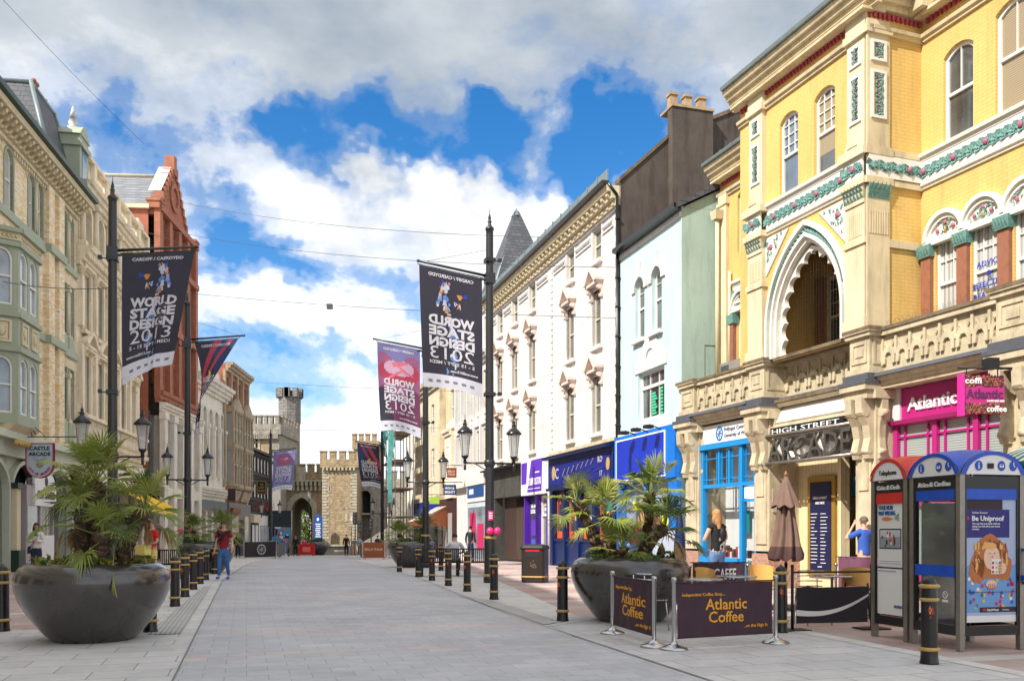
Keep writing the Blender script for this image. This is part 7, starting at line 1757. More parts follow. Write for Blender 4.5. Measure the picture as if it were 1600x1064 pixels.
def banner(P, side, style, label, w, h, arm_z=8.46, tilt=.27, off=.22, fold=0., sway=0., amp=.05, seed=1, tri=False, fwd=0., taper=0., low=0.):
 """cloth hung from a lamp post's arm; local x runs along the arm"""
 B = thing('street_banner', label, 'banner', P, math.atan2(.28, .96), 'festival banners hung from the lamp posts')
 rr = random.Random(seed); s = side; ph = rr.random()*6
 def cl(u, v, c=0.):
  """u across from the post, v down"""
  zt = arm_z-.1+tilt*(off+u*w)/2.0
  x = off+u*w*(1-.05*v); z = zt-v*h
  if tri:
   gat = v**1.0; k = max(0., 1-gat*1.35); x = off+.02+u*w*max(.10, k)+.10*v+(.0 if v < .75 else (v-.75)*-.4); 
   y = amp*3*gat*(math.sin(u*9+ph))+.10*v; z = zt-v*h*(1.0)
   x += .22*w*math.sin(min(1, gat*1.3)*PI)*.6*(1-u)
  else:
   x += sway*v*v; x -= taper*w*u*v; z -= low*(1-u)*v**3
   y = amp*(math.sin(3.2*u+2.2*v+ph)+.6*math.sin(7*u-3*v+ph*2))*(.25+v)+fwd*v
   if fold: x -= fold*math.exp(-((u-.72)/.13)**2)*v*.55; y += fold*.9*math.exp(-((u-.66)/.1)**2)*min(1, v*2)
   z += .10*w*math.sin(u*PI)*(v**3)*(1 if style != 'dark' else .6)
  return Vector((s*x, -y+c, z))
 m = MB(); nu, nv = 40, 68
 idx = [[m.V(cl(i/nu, j/nv)) for j in range(nv+1)] for i in range(nu+1)]
 st = {'dark': (0, 1), 'pink': (0, 1), 'lilac': (0, 1), 'red': (0, 1)}
 for i in range(nu):
  for j in range(nv):
   v = (j+.5)/nv; u = (i+.5)/nu; k = 0
   if v > .885: k = 1
   elif style == 'pink': q_ = v+.05*math.sin(u*9); k = 4 if q_ < .14 else 5 if math.hypot((u-.5)/.36, (v-.25)/.09) < 1 else 2 if math.hypot((u-.5)/.5, (v-.30)/.14) < 1 else 3 if q_ < .52 else 7; k = 0 if (v > .5 and u > .75+.5*(.7-v)) else k
   elif style == 'lilac': k = 3 if math.hypot((u-.5)/.36, (v-.24)/.16) < 1 else 4
   elif style == 'red': k = 2 if abs(u+v*1.1-.55) < .09 or abs(u+v*1.1-.85) < .06 else (6 if u-v > .35 else 0)
   m.cur = k; m.F((idx[i][j], idx[i+1][j], idx[i+1][j+1], idx[i][j+1])); m.sm[-1] = True
 cm = lambda c, n: mat('banner_'+n, S(*c), .62, var=.10, vs=3, trans=.28)
 dk = cm((54, 52, 66), 'slate')
 m.build('cloth', [dk, cm((226, 226, 236), 'white'), cm((184, 66, 92), 'red'), cm((160, 98, 138), 'pink'), cm((128, 124, 176), 'lilac'), cm((212, 172, 196), 'pale_pink'), cm((50, 70, 110), 'blue_grey'), cm((120, 60, 96), 'plum')], B, recalc=False)
 # print
 pr = MB()
 def patch(cu, cv, ru, rv, rot, k, n=12, e=.006):
  pr.cur = k
  for sg in (1, -1):
   pts = []
   for j in range(n):
    a = 2*PI*j/n; r = 1+.25*math.sin(3*a+cu*9)+.12*math.sin(5*a+cv*20); du, dv = ru*r*math.cos(a), rv*r*math.sin(a)
    pts.append(cl(cu+du*math.cos(rot)-dv*math.sin(rot), cv+(du*math.sin(rot)+dv*math.cos(rot))*w/h, sg*e))
   c = cl(cu, cv, sg*e)
   for j in range(n): pr.poly([c, pts[j], pts[(j+1) % n]])
 if style == 'dark':
  X = (lambda u: u)
  RR = random.Random(21)
  for k in range(95):
   t_ = RR.random(); arm = RR.random() < .3
   cu = .56-.10*t_+.05*math.sin(t_*7)+RR.gauss(0, .035) if not arm else RR.choice((.28+.5*t_, .62+.1*t_)); cv = .10+.78*t_ if not arm else (.24+.12*abs(t_-.5) if cu < .62 else .10+.2*t_)
   patch(cu, cv, RR.uniform(.008, .03), RR.uniform(.015, .06), RR.uniform(-.5, .7), RR.choice((0, 0, 0, 1, 1, 2, 3 if t_ < .4 else 1)), 8)
  for a in ((.60, .135, .06, .045, .3, 0), (.36, .20, .045, .04, 0, 3), (.28, .19, .05, .03, .3, 2)): patch(*a)
 elif style == 'pink':
  for a in ((.5, .2, .2, .05, .2, 4), (.35, .28, .22, .03, -.5, 4), (.6, .33, .25, .03, .6, 4)): patch(*a)
 elif style == 'lilac': 
  for a in ((.5, .22, .16, .08, .2, 4), (.6, .2, .1, .04, .2, 5)): patch(*a)
 else:
  for a in ((.4, .42, .12, .1, .4, 3), (.5, .36, .1, .05, .8, 6)): patch(*a)
 pr.build('printed_figures', [mat('print_white', S(214,216,230), .6, trans=.2), mat('print_blue', S(110,150,214), .6, trans=.2), mat('print_deep_blue', S(50,70,180), .6, trans=.2), mat('print_orange', S(226,150,70), .6, trans=.2), mat('print_rose', S(232,120,140), .6, trans=.2), mat('print_pale', S(244,224,230), .6, trans=.2), mat('print_yellow', S(236,190,60), .6, trans=.2)], B, recalc=False)
 t = MB()
 def ln(st, vb, hh, ww, uc=.5, bold=.03, al='C'):
  f = lambda a, b, c: cl(uc+a/w, vb-b/h, c*1.6)
  t.text(st, (0, 0, 0), (1, 0, 0), (0, 0, 1), hh, ww, t=.006, bold=bold, align=al, fn=f)
 hs = h/3.3; L_ = .13
 ln('CARDIFF / CAERDYDD', .045+.02, .085*hs, w*.72)
 ln('WORLD', .455, .24*hs, w*.74, bold=.045); ln('STAGE', .545, .24*hs, w*.74, bold=.045); ln('DESIGN', .635, .24*hs, w*.74, bold=.045); ln('2013', .745, .34*hs, w*.72, bold=-.0)
 ln('5 - 15 SEPT / MEDI', .79, .09*hs, w*.74, bold=.015); ln('www.wsd2013.com', .85, .07*hs, w*.45, uc=.3)
 t.build('lettering', mat('print_letter', S(226,224,232) if style != 'lilac' else S(236,214,232), .6, trans=.2), B, recalc=False)
 lg = MB()
 for k in range(6):
  u = .14+.14*k
  for sg in (.008, -.008): lg.poly([cl(u, .93, sg), cl(u+.07, .93, sg), cl(u+.07, .95, sg), cl(u, .95, sg)])
 lg.build('sponsor_logos', pmat((120, 120, 130)), B, recalc=False)
 m = MB(); a = cl(-.02, -.005); b = cl(1.02, -.005); m.tube(a, b, .012, None, 6)
 m.tube(a, a+Vector((0, 0, .1)), .006, None, 4); m.tube(b, b+Vector((0, 0, .1)), .006, None, 4); m.build('hanging_rod', M['black'], B)
 m = MB(); a = cl(0, 1); m.tube(a, (0, 0, a.z-.5), .004, None, 3); m.build('tether', M['black'], B)
 return B
def posts():
 PL1 = at(176, 22.5); PL2 = at(293, 33); PR1 = at(765, 24.8); PR2 = at(665, 34.7)
 y3 = 71.6; PL3 = at(423, y3, gz(y3)); PR3 = at(597, 68, gz(68))
 lamp_post(PL1, 1, 'nearest left lamp post, rising behind the left foreground palms', clampz=(8.25, 4.9))
 lamp_post(PL2, 1, 'second left lamp post, with a pink sticker and the folded banner', sticker=True, clampz=(8.2, 5.0))
 lamp_post(PR1, -1, 'tallest looking lamp post on the right with pink balloons and sticker', sticker=True, clampz=(8.9, 5.2))
 lamp_post(PR2, -1, 'second right lamp post, between the far planter and the bench', clampz=(8.2, 5.6))
 lamp_post(PL3, 1, 'far left lamp post in front of the timbered inn')
 lamp_post(PR3, -1, 'far right lamp post in front of the castle')
 banner(PL1, 1, 'dark', 'dark festival banner with white lettering on the nearest left lamp post', 1.72, 2.95, fold=.12, sway=.0, seed=3, amp=.06, taper=.26, low=.35)
 banner(PL2, 1, 'red', 'dark and red festival banner blown into a narrow twist, second left lamp post', 1.55, 3.5, tri=True, seed=5)
 banner(PR1, -1, 'dark', 'dark festival banner read from behind on the large right lamp post', 1.75, 3.3, sway=-.02, seed=8, amp=.04)
 banner(PR2, -1, 'pink', 'pink and white festival banner read from behind, second right lamp post', 1.65, 3.4, sway=-.05, seed=9, amp=.07)
 banner(PL3, 1, 'lilac', 'small lilac and pink festival banner on the far left lamp post', 1.7, 3.3, seed=12, amp=.09, sway=-.2)
 banner(PR3, -1, 'red', 'small dark and red festival banner in front of the castle', 1.65, 3.3, seed=14, amp=.05, sway=-.3)
 # balloons tied to the posts
 for P, lb in ((PR1, 'pink balloons tied to the large right lamp post'), (PL2, 'pink balloons tied to the second left lamp post')):
  for k, dx in enumerate((.02, .22) if P is PR1 else (-.18, .2)):
   B = thing('balloon', ('left ' if k == 0 else 'right ')+('pink balloon on the large right lamp post' if P is PR1 else 'pink balloon on the second left lamp post'), 'balloon', (P.x+dx, P.y-.2, 1.42), 0, 'pink balloons tied to lamp posts')
   m = MB(); m.ball((0, 0, 0), .1, 14, (1, 1, 1.1)); m.lathe([(.02, -.125), (.008, -.105)], 8); m.build('skin', pmat((236, 44, 120), 'balloon_pink', .3), B)
   m = MB(); m.tube((0, 0, -.12), (-dx*.6, .14, -.2), .003, None, 3); m.build('string', M['paper'], B)
posts()
# ------------------------------------------------------------ telephone boxes
def icon(mb, X_, c, kind, r):
 """round blue sign with a white symbol, drawn on a face through X_(a, z, out)"""
 n = 18
 def P(a, b, o): return X_(c[0]+a, c[1]+b, o)
 mb.cur = 0; mb.poly([P(r*math.cos(2*PI*k/n), r*1.1*math.sin(2*PI*k/n), .006) for k in range(n)]); mb.cur = 1
 def q(a0, a1, b0, b1): mb.poly([P(a0*r, b0*r, .009), P(a1*r, b0*r, .009), P(a1*r, b1*r, .009), P(a0*r, b1*r, .009)])
 if kind == 'i': q(-.14, .14, -.6, .2); q(-.14, .14, .4, .66); q(-.3, .1, .1, .22); q(-.3, .3, -.66, -.54)
 elif kind == 'm': q(-.55, .55, -.35, .35); mb.cur = 0; mb.poly([P(-.45*r, .28*r, .011), P(0, -.1*r, .011), P(.45*r, .28*r, .011)])
 elif kind == 't':
  for k in range(8):
   a = 2.6+1.9*k/8; b = 2.6+1.9*(k+1)/8; w0 = .2 if k in (0, 1, 6, 7) else .12
   mb.poly([P((.5+.55*math.cos(a))*r, (.45+.75*math.sin(a)*1)*r, .009), P((.5+.55*math.cos(b))*r, (.45+.75*math.sin(b))*r, .009), P((.5+(.55-w0*1.6)*math.cos(b))*r, (.45+(.75-w0*1.6)*math.sin(b))*r, .009), P((.5+(.55-w0*1.6)*math.cos(a))*r, (.45+(.75-w0*1.6)*math.sin(a))*r, .009)])
 elif kind == 'w': pass
def phone_box(loc, rz, y0, label, colour, name_txt, D, W=.93, red=False):
 B = thing('telephone_box', label, 'phone box', loc, rz, 'telephone boxes side by side')
 x0, x1, y1 = 0., W, y0+D; cm = colour
 Hh = 2.1
 fr = MB()
 for x in (x0, x1-.07):
  for y in (y0, y1-.07): fr.box(x, x+.07, y, y+.07, 0, Hh+.02)
 fr.build('steel_post', M['steeld'], B)
 fb = MB()
 for z0_, z1_ in ((.18, .30), (1.95, Hh), (.92, .94)):
  if z1_-z0_ < .05: continue
  fb.box(x0+.01, x0+.06, y0+.07, y1-.07, z0_, z1_); fb.box(x1-.06, x1-.01, y0+.07, y1-.07, z0_, z1_); fb.box(x0+.07, x1-.07, y0+.01, y0+.06, z0_, z1_); fb.box(x0+.07, x1-.07, y1-.06, y1-.01, z0_, z1_)
 for y in (y0+.07, y1-.105): fb.box(x0+.012, x0+.05, y, y+.035, .3, 1.95)
 for x in (x0+.07, x1-.105): fb.box(x, x+.035, y0+.012, y0+.05, .3, 1.95); fb.box(x, x+.035, y1-.05, y1-.012, .3, 1.95)
 fb.build('black_frame', M['black'], B)
 top = MB(); rise = .28; n = 14
 f = lambda t: rise*(max(0, 1-(2*t-1)**2))**.62
 # groin vaulted roof
 top.grid(lambda u, v: (x0-.02+(W+.04)*u, y0-.02+(D+.04)*v, Hh+.02+max(f(u), f(v))+.05*math.sin(u*PI)*math.sin(v*PI)), 28, 28)
 arc = [(k/n, f(k/n)) for k in range(n+1)]
 def arch_face(X_):
  for (a, b) in zip(arc, arc[1:]):
   s0, s1 = (a[0]-.5)*.86+.5, (b[0]-.5)*.86+.5
   top.poly([X_(a[0], a[1], .02), X_(b[0], b[1], .02), X_(s1, b[1]*.84, .02), X_(s0, a[1]*.84, .02)])
 LX = lambda a, z, o: (x0-.0-o, y1-(y1-y0)*a, Hh+.02+z)      # left face, read from the street
 FX = lambda a, z, o: (x0+W*a, y0-o, Hh+.02+z)
 RX = lambda a, z, o: (x1+o, y0+(y1-y0)*a, Hh+.02+z); BX = lambda a, z, o: (x1-W*a, y1+o, Hh+.02+z)
 for X_ in (LX, FX, RX, BX): arch_face(X_)
 top.build('domed_roof', cm, B, recalc=False)
 ty = MB()
 for X_ in (LX, FX, RX, BX):
  ty.cur = 0
  for a, b in zip(arc, arc[1:]): ty.poly([X_(a[0], 0, .012), X_(b[0], 0, .012), X_(b[0], b[1], .012), X_(a[0], a[1], .012)])
 ty.build('tympanum', M['paper'], B, recalc=False)
 lt = MB()
 if not red:
  ic = MB()
  for X0, wd in ((LX, D), (FX, W)):
   X_ = lambda a, z, o, X0=X0, wd=wd: X0(a/wd, z, o+.012)
   for fr_, k_ in ((.27, 'i'), (.62, 'm'), (.8, 't')): icon(ic, X_, (fr_*wd, .105), k_, .055)
   if X0 is FX:
    ic.cur = 2; ic.poly([X_(.40*wd, .07, .008), X_(.50*wd, .07, .008), X_(.50*wd, .135, .008), X_(.40*wd, .135, .008)])
  ic.build('round_symbols', [pmat((24, 80, 190)), M['paper'], M['blackm']], B, recalc=False)
 else: lt.text('Telephone', (x0-.016, (y0+y1)/2, Hh+.085), (0, -1, 0), (0, 0, 1), .065, .36, t=.004, bold=.0)
 if red: lt.cur = 0; 
 lt2 = MB(); lt2.text(name_txt, (x0-.002, (y0+y1)/2, Hh-.11), (0, -1, 0), (0, 0, 1), .06, D*.62, t=.012, bold=.0); lt2.build('lettering', M['paper'], B, recalc=False)
 if red: lt.build('lettering', M['blackm'], B, recalc=False)
 bd = MB(); bd.box(x0+.014, x0+.03, y0+.1, y1-.1, 1.82, 1.95); bd.box(x0+.1, x1-.1, y0+.014, y0+.03, 1.82, 1.95)
 if not red: bd.box(x0+.006, x0+.05, y0+.1, y1-.1, .88, 1.02)
 bd.build('colour_band', cm, B)
 return B, (x0, x1, y0, y1)
def phone_boxes():
 C = at(1500, 10.7); rz = math.atan2(.24, .97)
 blue = mat('phone_box_blue', S(28,84,200), .4, var=.15, vs=6, dirt=.1); redm = mat('phone_box_red', S(216,48,44), .4, var=.15, vs=6, dirt=.15)
 B, (x0, x1, y0, y1) = phone_box(C, rz, 0, 'blue topped telephone box with glass side and woman poster, nearer of the two', blue, 'Arian & Cardiau', .9)
 gl = MB(); gl.box(x0+.03, x0+.036, y0+.1, y1-.1, .3, 1.82); gl.box(x1-.036, x1-.03, y0+.1, y1-.1, .3, 1.82); gl.box(x0+.1, x1-.1, y1-.036, y1-.03, .3, 1.82); gl.build('glass_panel', M['clear'], B)
 p = MB()
 def Q(a0, a1, z0, z1, k, e=.0): p.cur = k; p.poly([(x0+a0, y0+.028-e, z0), (x0+a1, y0+.028-e, z0), (x0+a1, y0+.028-e, z1), (x0+a0, y0+.028-e, z1)])
 def E(cx, cz, rx, rz_, k, e, n=16, wob=0.):
  p.cur = k; p.poly([(x0+cx+rx*(1+wob*math.sin(4*2*PI*j/n))*math.cos(2*PI*j/n), y0+.028-e, cz+rz_*(1+wob*math.sin(5*2*PI*j/n))*math.sin(2*PI*j/n)) for j in range(n)])
 a0, a1 = .10, x1-.10
 Q(a0, a1, .34, 1.82, 0)                      # pale ground
 Q(a0, a1, .34, .42, 1, .001); Q(a0+.02, a1-.1, 1.36, 1.70, 2, .001)
 Q(a0+.02, a1-.2, 1.70, 1.82, 8, .001)
 # woman drinking from a mug: garment, hair, face, hand, mug
 p.cur = 3; p.poly([(x0+x, y0+.026, z) for x, z in ((a0, .46), (a0, 1.0), (.2, 1.06), (.38, .92), (.62, .94), (a1, 1.05), (a1, .46))])
 RR = random.Random(5)
 for k in range(46): cx = RR.uniform(a0+.04, a1-.04); cz = RR.uniform(.5, .96); E(cx, cz, .022, .025, RR.choice((4, 5, 1, 4, 9)), .004, 8, .2)
 E(.45, 1.12, .25, .27, 6, .005, 24, .08); E(.26, .98, .11, .18, 6, .005, 12, .12); E(.66, 1.0, .10, .17, 6, .005, 12, .12)
 for k in range(70):
  aa = RR.uniform(-.6, 3.75); rr2 = RR.uniform(.7, 1.12); E(.45+.23*rr2*math.cos(aa), 1.10+.24*rr2*math.sin(aa), RR.uniform(.008, .02), RR.uniform(.02, .06), RR.choice((10, 6, 11, 10)), .0055+.00002*k, 7)
 E(.47, 1.12, .115, .15, 7, .0075, 18); E(.44, 1.17, .014, .005, 8, .008, 8); E(.51, 1.17, .014, .005, 8, .008, 8); E(.47, 1.09, .02, .008, 4, .008, 8); E(.475, 1.13, .008, .02, 12, .0075, 8)
 E(.44, 1.26, .10, .045, 10, .0079, 12)
 Q(.46, .60, .92, 1.10, 1, .0095)
 for k in range(9): E(.475+.05*(k % 3)+.01, .945+.055*(k//3), .018, .02, (4, 9, 5)[k % 3], .010, 8)
 E(.62, .99, .055, .07, 7, .011, 12)
 for k in range(4): E(.585, .955+.03*k, .03, .012, 12, .0115, 8)
 E(.46, .80, .08, .05, 7, .011, 12); [E(.42+.03*k, .77, .012, .04, 12, .0112, 8) for k in range(4)]
 Q(a0+.2, a1, .46, .52, 8, .006)
 Q(a0, a1, .70, .705, 8, .012)
 mats_ = [pmat((170, 186, 216)), M['paper'], pmat((40, 34, 120)), pmat((110, 160, 214)), pmat((196, 36, 96)), pmat((60, 90, 180)), pmat((186, 112, 56)), pmat((236, 196, 170)), pmat((40, 26, 40)), pmat((222, 190, 60)), pmat((232, 176, 104)), pmat((120, 66, 34)), pmat((196, 140, 112))]
 f = p.build('poster', mats_, B, recalc=False)
 t = MB(); E3 = (1, 0, 0), (0, 0, 1)
 t.text('Be Uniproof', (x0+a0+.09, y0+.024, 1.565), *E3, .058, .46, t=.002, bold=.03, align='L'); t.text('Student Account', (x0+a0+.09, y0+.024, 1.65), *E3, .025, .22, t=.002, align='L')
 for k, st in enumerate(('Our app lets you bank without', 'taking your hat off at your home', 'minutes')): t.text(st, (x0+a0+.09, y0+.024, 1.52-.033*k), *E3, .02, .40 if k < 2 else .1, t=.002, bold=.02, align='L')
 t.text('NatWest', (x0+a0+.30, y0+.02, .475), *E3, .028, .17, t=.002, bold=.02, align='L'); t.text('Helpful Banking', (x0+a0+.52, y0+.02, .48), *E3, .015, .1, t=.002, align='L')
 t.build('lettering', M['paper'], f, recalc=False)
 t = MB(); t.box(a0+.24, a0+.28, y0+.018, y0+.022, .475, .505); t.ball((x0+a0+.03, y0+.024, 1.59), .028, 8, (.7, .1, 1)); t.build('red_marks', M['redp'], f)
 k = MB(); k.path([(x1-.03, y0-.01, .80), (x1+.015, y0-.07, .86), (x1+.02, y0-.085, 1.0), (x1+.01, y0-.07, 1.16), (x1-.04, y0-.01, 1.22)], .018, 7); k.box(x1-.06, x1+.03, y0-.06, y0+.02, .84, .9); k.build('door_handle', blue, B)
 # the telephone inside
 t = MB(); t.cur = 0; t.box(x1-.22, x1-.05, .3, .66, .95, 1.6); t.cur = 1; t.box(x1-.28, x1-.2, .56, .62, 1.1, 1.4); t.ball((x1-.26, .59, 1.38), .045, 8); t.ball((x1-.26, .59, 1.12), .045, 8); t.box(x1-.24, x1-.21, .34, .48, 1.2, 1.42); t.cur = 2; t.path([(x1-.25, .58, 1.1), (x1-.4, .5, .85), (x1-.3, .45, .8), (x1-.2, .45, .95)], .008, 5)
 t.cur = 1; t.box(x1-.1, x1-.05, .12, .8, 1.6, 1.62); t.cur = 3; t.box(x1-.06, x1-.055, .14, .3, 1.45, 1.75); t.box(.14, x1-.12, y1-.06, y1-.05, .95, 1.8); t.cur = 0; t.box(.14, x1-.12, y1-.06, y1-.05, .32, .9)
 t.build('payphone', [M['steeld'], M['black'], M['steel'], pmat((180, 180, 170))], B)
 s = MB(); s.cur = 0; s.ring([(.045*math.cos(2*PI*k/16), .045*math.sin(2*PI*k/16)) for k in range(16)], [(.036*math.cos(2*PI*k/16), .036*math.sin(2*PI*k/16)) for k in range(16)], 0, .002, True); s.tube((-.03, 0, -.03), (.03, 0, .03), .004, None, 4); s.box(-.05, .05, 0, .002, -.09, -.06)
 o = s.build('no_smoking_sticker', M['paper'], B, (x0+.026, y0+.28, .66)); o.rotation_euler.z = PI/2
 # red box
 B, (x0, x1, y0, y1) = phone_box(C, rz, .95, 'red topped telephone box with white advertisement on its side, farther of the two', redm, 'Coins & Cards', .74, red=True)
 p = MB()
 def Q(b0, b1, z0, z1, k, e=0.): p.cur = k; X = x0+.026-e; p.poly([(X, y1-b0, z0), (X, y1-b1, z0), (X, y1-b1, z1), (X, y1-b0, z1)])
 Q(.09, .65, .32, 1.86, 0); Q(.09, .65, 1.80, 1.93, 1, .014); Q(.11, .64, .935, .955, 2, .001); Q(.15, .60, 1.20, 1.47, 2, .002); Q(.165, .585, 1.215, 1.455, 3, .003); Q(.17, .58, 1.36, 1.45, 4, .004)
 Q(.105, .645, .97, 1.08, 0, .006); Q(.10, .115, .97, 1.08, 5, .008); Q(.635, .65, .97, 1.08, 5, .008)
 RR = random.Random(2)
 for k in range(20): b = RR.uniform(.18, .54); z = RR.uniform(1.22, 1.4); Q(b, b+.02+.02*RR.random(), z, z+.03+.03*RR.random(), RR.choice((2, 0, 4, 1)), .005+.0001*k)
 p.cur = 6; n = 14; p.poly([(x0+.02, y1-(.20+.26*k/n), 1.60+.028*math.sin(PI*min(1, .1+k/n))) for k in range(n+1)]+[(x0+.02, y1-(.20+.26*k/n), 1.60-.026*math.sin(PI*min(1, .1+k/n*.95))) for k in range(n, -1, -1)])
 p.cur = 7
 for k in range(4): p.poly([(x0+.019, y1-.45, 1.605), (x0+.019, y1-.56, 1.57+.03*k), (x0+.019, y1-.55, 1.585+.03*k)])
 f = p.build('advertisement', [M['paper'], redm, M['blackm'], pmat((150, 156, 164)), pmat((200, 204, 210)), pmat((226, 30, 110)), pmat((226, 128, 70)), pmat((80, 150, 60))], B, recalc=False)
 t = MB(); A = (0, -1, 0), (0, 0, 1)
 t.text('YOUR MUM', (x0+.02, y1-.13, 1.725), *A, .055, .30, t=.002, bold=.03, align='L'); t.text('WAS WRONG.', (x0+.02, y1-.13, 1.65), *A, .055, .36, t=.002, bold=.03, align='L'); t.text('NOKIA', (x0+.02, y1-.46, .42), *A, .035, .16, t=.002, bold=.03, align='L')
 for k in range(2): t.box(x0+.019, x0+.021, y1-.60, y1-.15, 1.0+.03*k, 1.006+.03*k)
 t.box(x0+.019, x0+.021, y1-.5, y1-.13, .90, .906)
 t.build('lettering', pmat((30, 90, 160)), f, recalc=False)
 gl = MB(); gl.box(x1-.036, x1-.03, y0+.1, y1-.1, .3, 1.82); gl.box(x0+.1, x1-.1, y1-.036, y1-.03, .3, 1.82); gl.build('glass_panel', M['clear'], B)
phone_boxes()
# ------------------------------------------------------------ street furniture
def rz_of(a, b): return math.atan2(b[1]-a[1], b[0]-a[0])
def chrome_post(mb, x, y=0, h=.88):
 mb.lathe([(.17, 0), (.175, .012), (.165, .03), (.10, .05), (.05, .075), (.03, .1), (.026, .12), (.026, h-.06), (.034, h-.055), (.034, h-.02), (.028, h-.0)], 20, (x, y, 0))
def barrier(pa, pb, label, cloth_c, lines, posts_=(True, True), h0=.14, h1=.80, col=None, group='cafe barriers', post_h=.88, ph_mat=None, hook=None):
 """free-standing banner barrier between two ground points; reads from the side facing the camera"""
 a, b = Vector(pa[:2]), Vector(pb[:2]); Lg = (b-a).length; z = gz((a.y+b.y)/2)
 B = thing('cafe_barrier', label, 'barrier', (a.x, a.y, z), rz_of(a, b), group)
 for k, x in enumerate((0, Lg)):
  if posts_[k]: m = MB(); chrome_post(m, x, 0, post_h); m.build('post', ph_mat or M['steel'], B)
 e0 = .05; e1 = Lg-.05
 sag = lambda u, v: .012*math.sin(u*9)*math.sin(v*3)+.006*math.sin(u*31+v*4)
 F_ = lambda u, v, c=0: Vector((e0+(e1-e0)*u, -.0+sag(u, v)+c, h1+(h0-h1)*v))
 m = MB(); m.grid(lambda u, v: F_(u, v), 24, 8); m.tube((0, 0, h1+.01), (Lg, 0, h1+.01), .010, None, 6); m.tube((e0, 0, h0-.0), (e1, 0, h0-.0), .010, None, 6)
 m.build('banner', cloth_c, B, recalc=False)
 if lines:
  t = MB()
  for st, u, v, hh, ww, al in lines:
   t.text(st, (0, 0, 0), (1, 0, 0), (0, 0, 1), hh, ww, t=.003, bold=.012, align=al, fn=lambda x, y, c, u=u, v=v: F_(u+x/(e1-e0), v-y/(h1-h0), -c*1.0-.0))
  t.build('lettering', col, B, recalc=False)
 if hook:
  m = MB()
  for x in (e0+.1, (e0+e1)/2, e1-.1): m.tube((x, 0, h0), (x, 0, h0-.05), .006)
  m.build('ties', M['paper'], B)
 return B
def barriers():
 pur = mat('aubergine_cloth', S(66,42,54), .75, var=.12, vs=6, bump=.15, bs=120); yl = pmat((238, 168, 36), 'lettering_yellow')
 barrier(gp(1053, 1015), gp(1212, 1005), 'wide aubergine coffee barrier with yellow lettering, facing the street', pur,
   [('Independent Coffee Shop...', .05, .24, .038, .62, 'L'), ('Atlantic', .50, .50, .135, .62, 'C'), ('Coffee', .50, .74, .135, .52, 'C'), ('...on the High St', .95, .86, .038, .38, 'R')], col=yl, hook=True)
 barrier(gp(957, 990), gp(1022, 1011), 'narrow aubergine coffee barrier seen at an angle in front of the right planter', pur,
   [('Independent Coffee Shop...', .05, .22, .045, .66, 'L'), ('Atlantic', .50, .50, .14, .85, 'C'), ('Coffee', .50, .74, .14, .72, 'C'), ('...on the High St', .95, .90, .045, .5, 'R')], col=yl)
 barrier(at(1078, 14.9)[:2], at(1168, 15.2)[:2], 'aubergine barrier with white lettering behind the cafe tables', pur, [('CAFFE', .62, .36, .18, .42, 'C')], h1=.9, col=M['paper'])
 barrier(at(1306, 15.6)[:2], at(1368, 14.9)[:2], 'mauve barrier behind the yellow wicker chair near the telephone boxes', pmat((112, 70, 92)), [], h1=.98)
 # black post barrier with white swoosh
 a, b = at(1238, 12.95), at(1362, 13.2)
 B = thing('cafe_barrier', 'black barrier with a white swoosh between the umbrella and the telephone boxes', 'barrier', a, rz_of(a, b), 'cafe barriers')
 Lg = (b-a).length
 m = MB()
 for x in (0, Lg): m.tube((x, 0, 0), (x, 0, .92), .022, None, 10); m.box(x-.22, x+.22, -.16, .16, 0, .018); m.ball((x, 0, .93), .028, 8)
 m.tube((0, 0, .84), (Lg, 0, .84), .014); m.build('post', M['blackm'], B)
 m = MB(); m.grid(lambda u, v: (.06+(Lg-.12)*u, .01*math.sin(u*8)*(v), .62-.52*v), 16, 4); m.build('banner', pmat((36, 30, 40), 'dark_aubergine'), B, recalc=False)
 m = MB(); m.grid(lambda u, v: (.06+(Lg-.12)*u, -.012, .30+.22*u**2.2-.05*math.sin(u*PI)-(.035+.05*(1-u))*v), 20, 1); m.build('white_swoosh', M['paper'], B, recalc=False)
 # far ones
 blk = pmat((34, 34, 38), 'black_canvas')
 B = barrier(gp(381, 872.5), gp(432, 872), 'black barrier with a round white emblem in front of the timbered inn', blk, [], h0=.1, h1=1.05, post_h=1.1)
 m = MB(); m.ring([(1.3+.34*math.cos(2*PI*k/20), .58+.34*math.sin(2*PI*k/20)) for k in range(20)], [(1.3+.26*math.cos(2*PI*k/20), .58+.26*math.sin(2*PI*k/20)) for k in range(20)], -.04, -.02, True)
 for k in range(8): m.tube((1.3, -.03, .58), (1.3+.22*math.cos(k*PI/4), -.03, .58+.22*math.sin(k*PI/4)), .02, None, 4)
 m.build('round_emblem', pmat((170, 170, 172)), B)
 barrier(gp(432, 872), gp(446, 869.5), 'black barrier turned end on beside the far left lamp post', blk, [], h0=.1, h1=1.05, post_h=1.1)
 barrier(gp(566, 873.5), gp(602, 873.5), 'tan brown barrier lettered in cream, near the castle', pmat((150, 84, 44), 'tan_canvas'), [('BELLA ITALIA', .5, .52, .14, 1.05, 'C')], h0=.1, h1=.98, col=pmat((230, 210, 180)), post_h=1.02)
 barrier(gp(562, 871), gp(566, 873.5), 'tan brown end barrier without lettering, near the castle', pmat((120, 66, 36)), [], h0=.1, h1=.98, post_h=1.02)
 B = thing('barrier_stand', 'bright red folding barrier left of the small far bollards', 'barrier', ground(479, 868))
 m = MB(); m.box(-.75, .75, -.03, .03, .12, 1.05); m.box(-.7, -.6, -.3, .3, 0, .1); m.box(.6, .7, -.3, .3, 0, .1); m.build('panel', M['redp'], B)
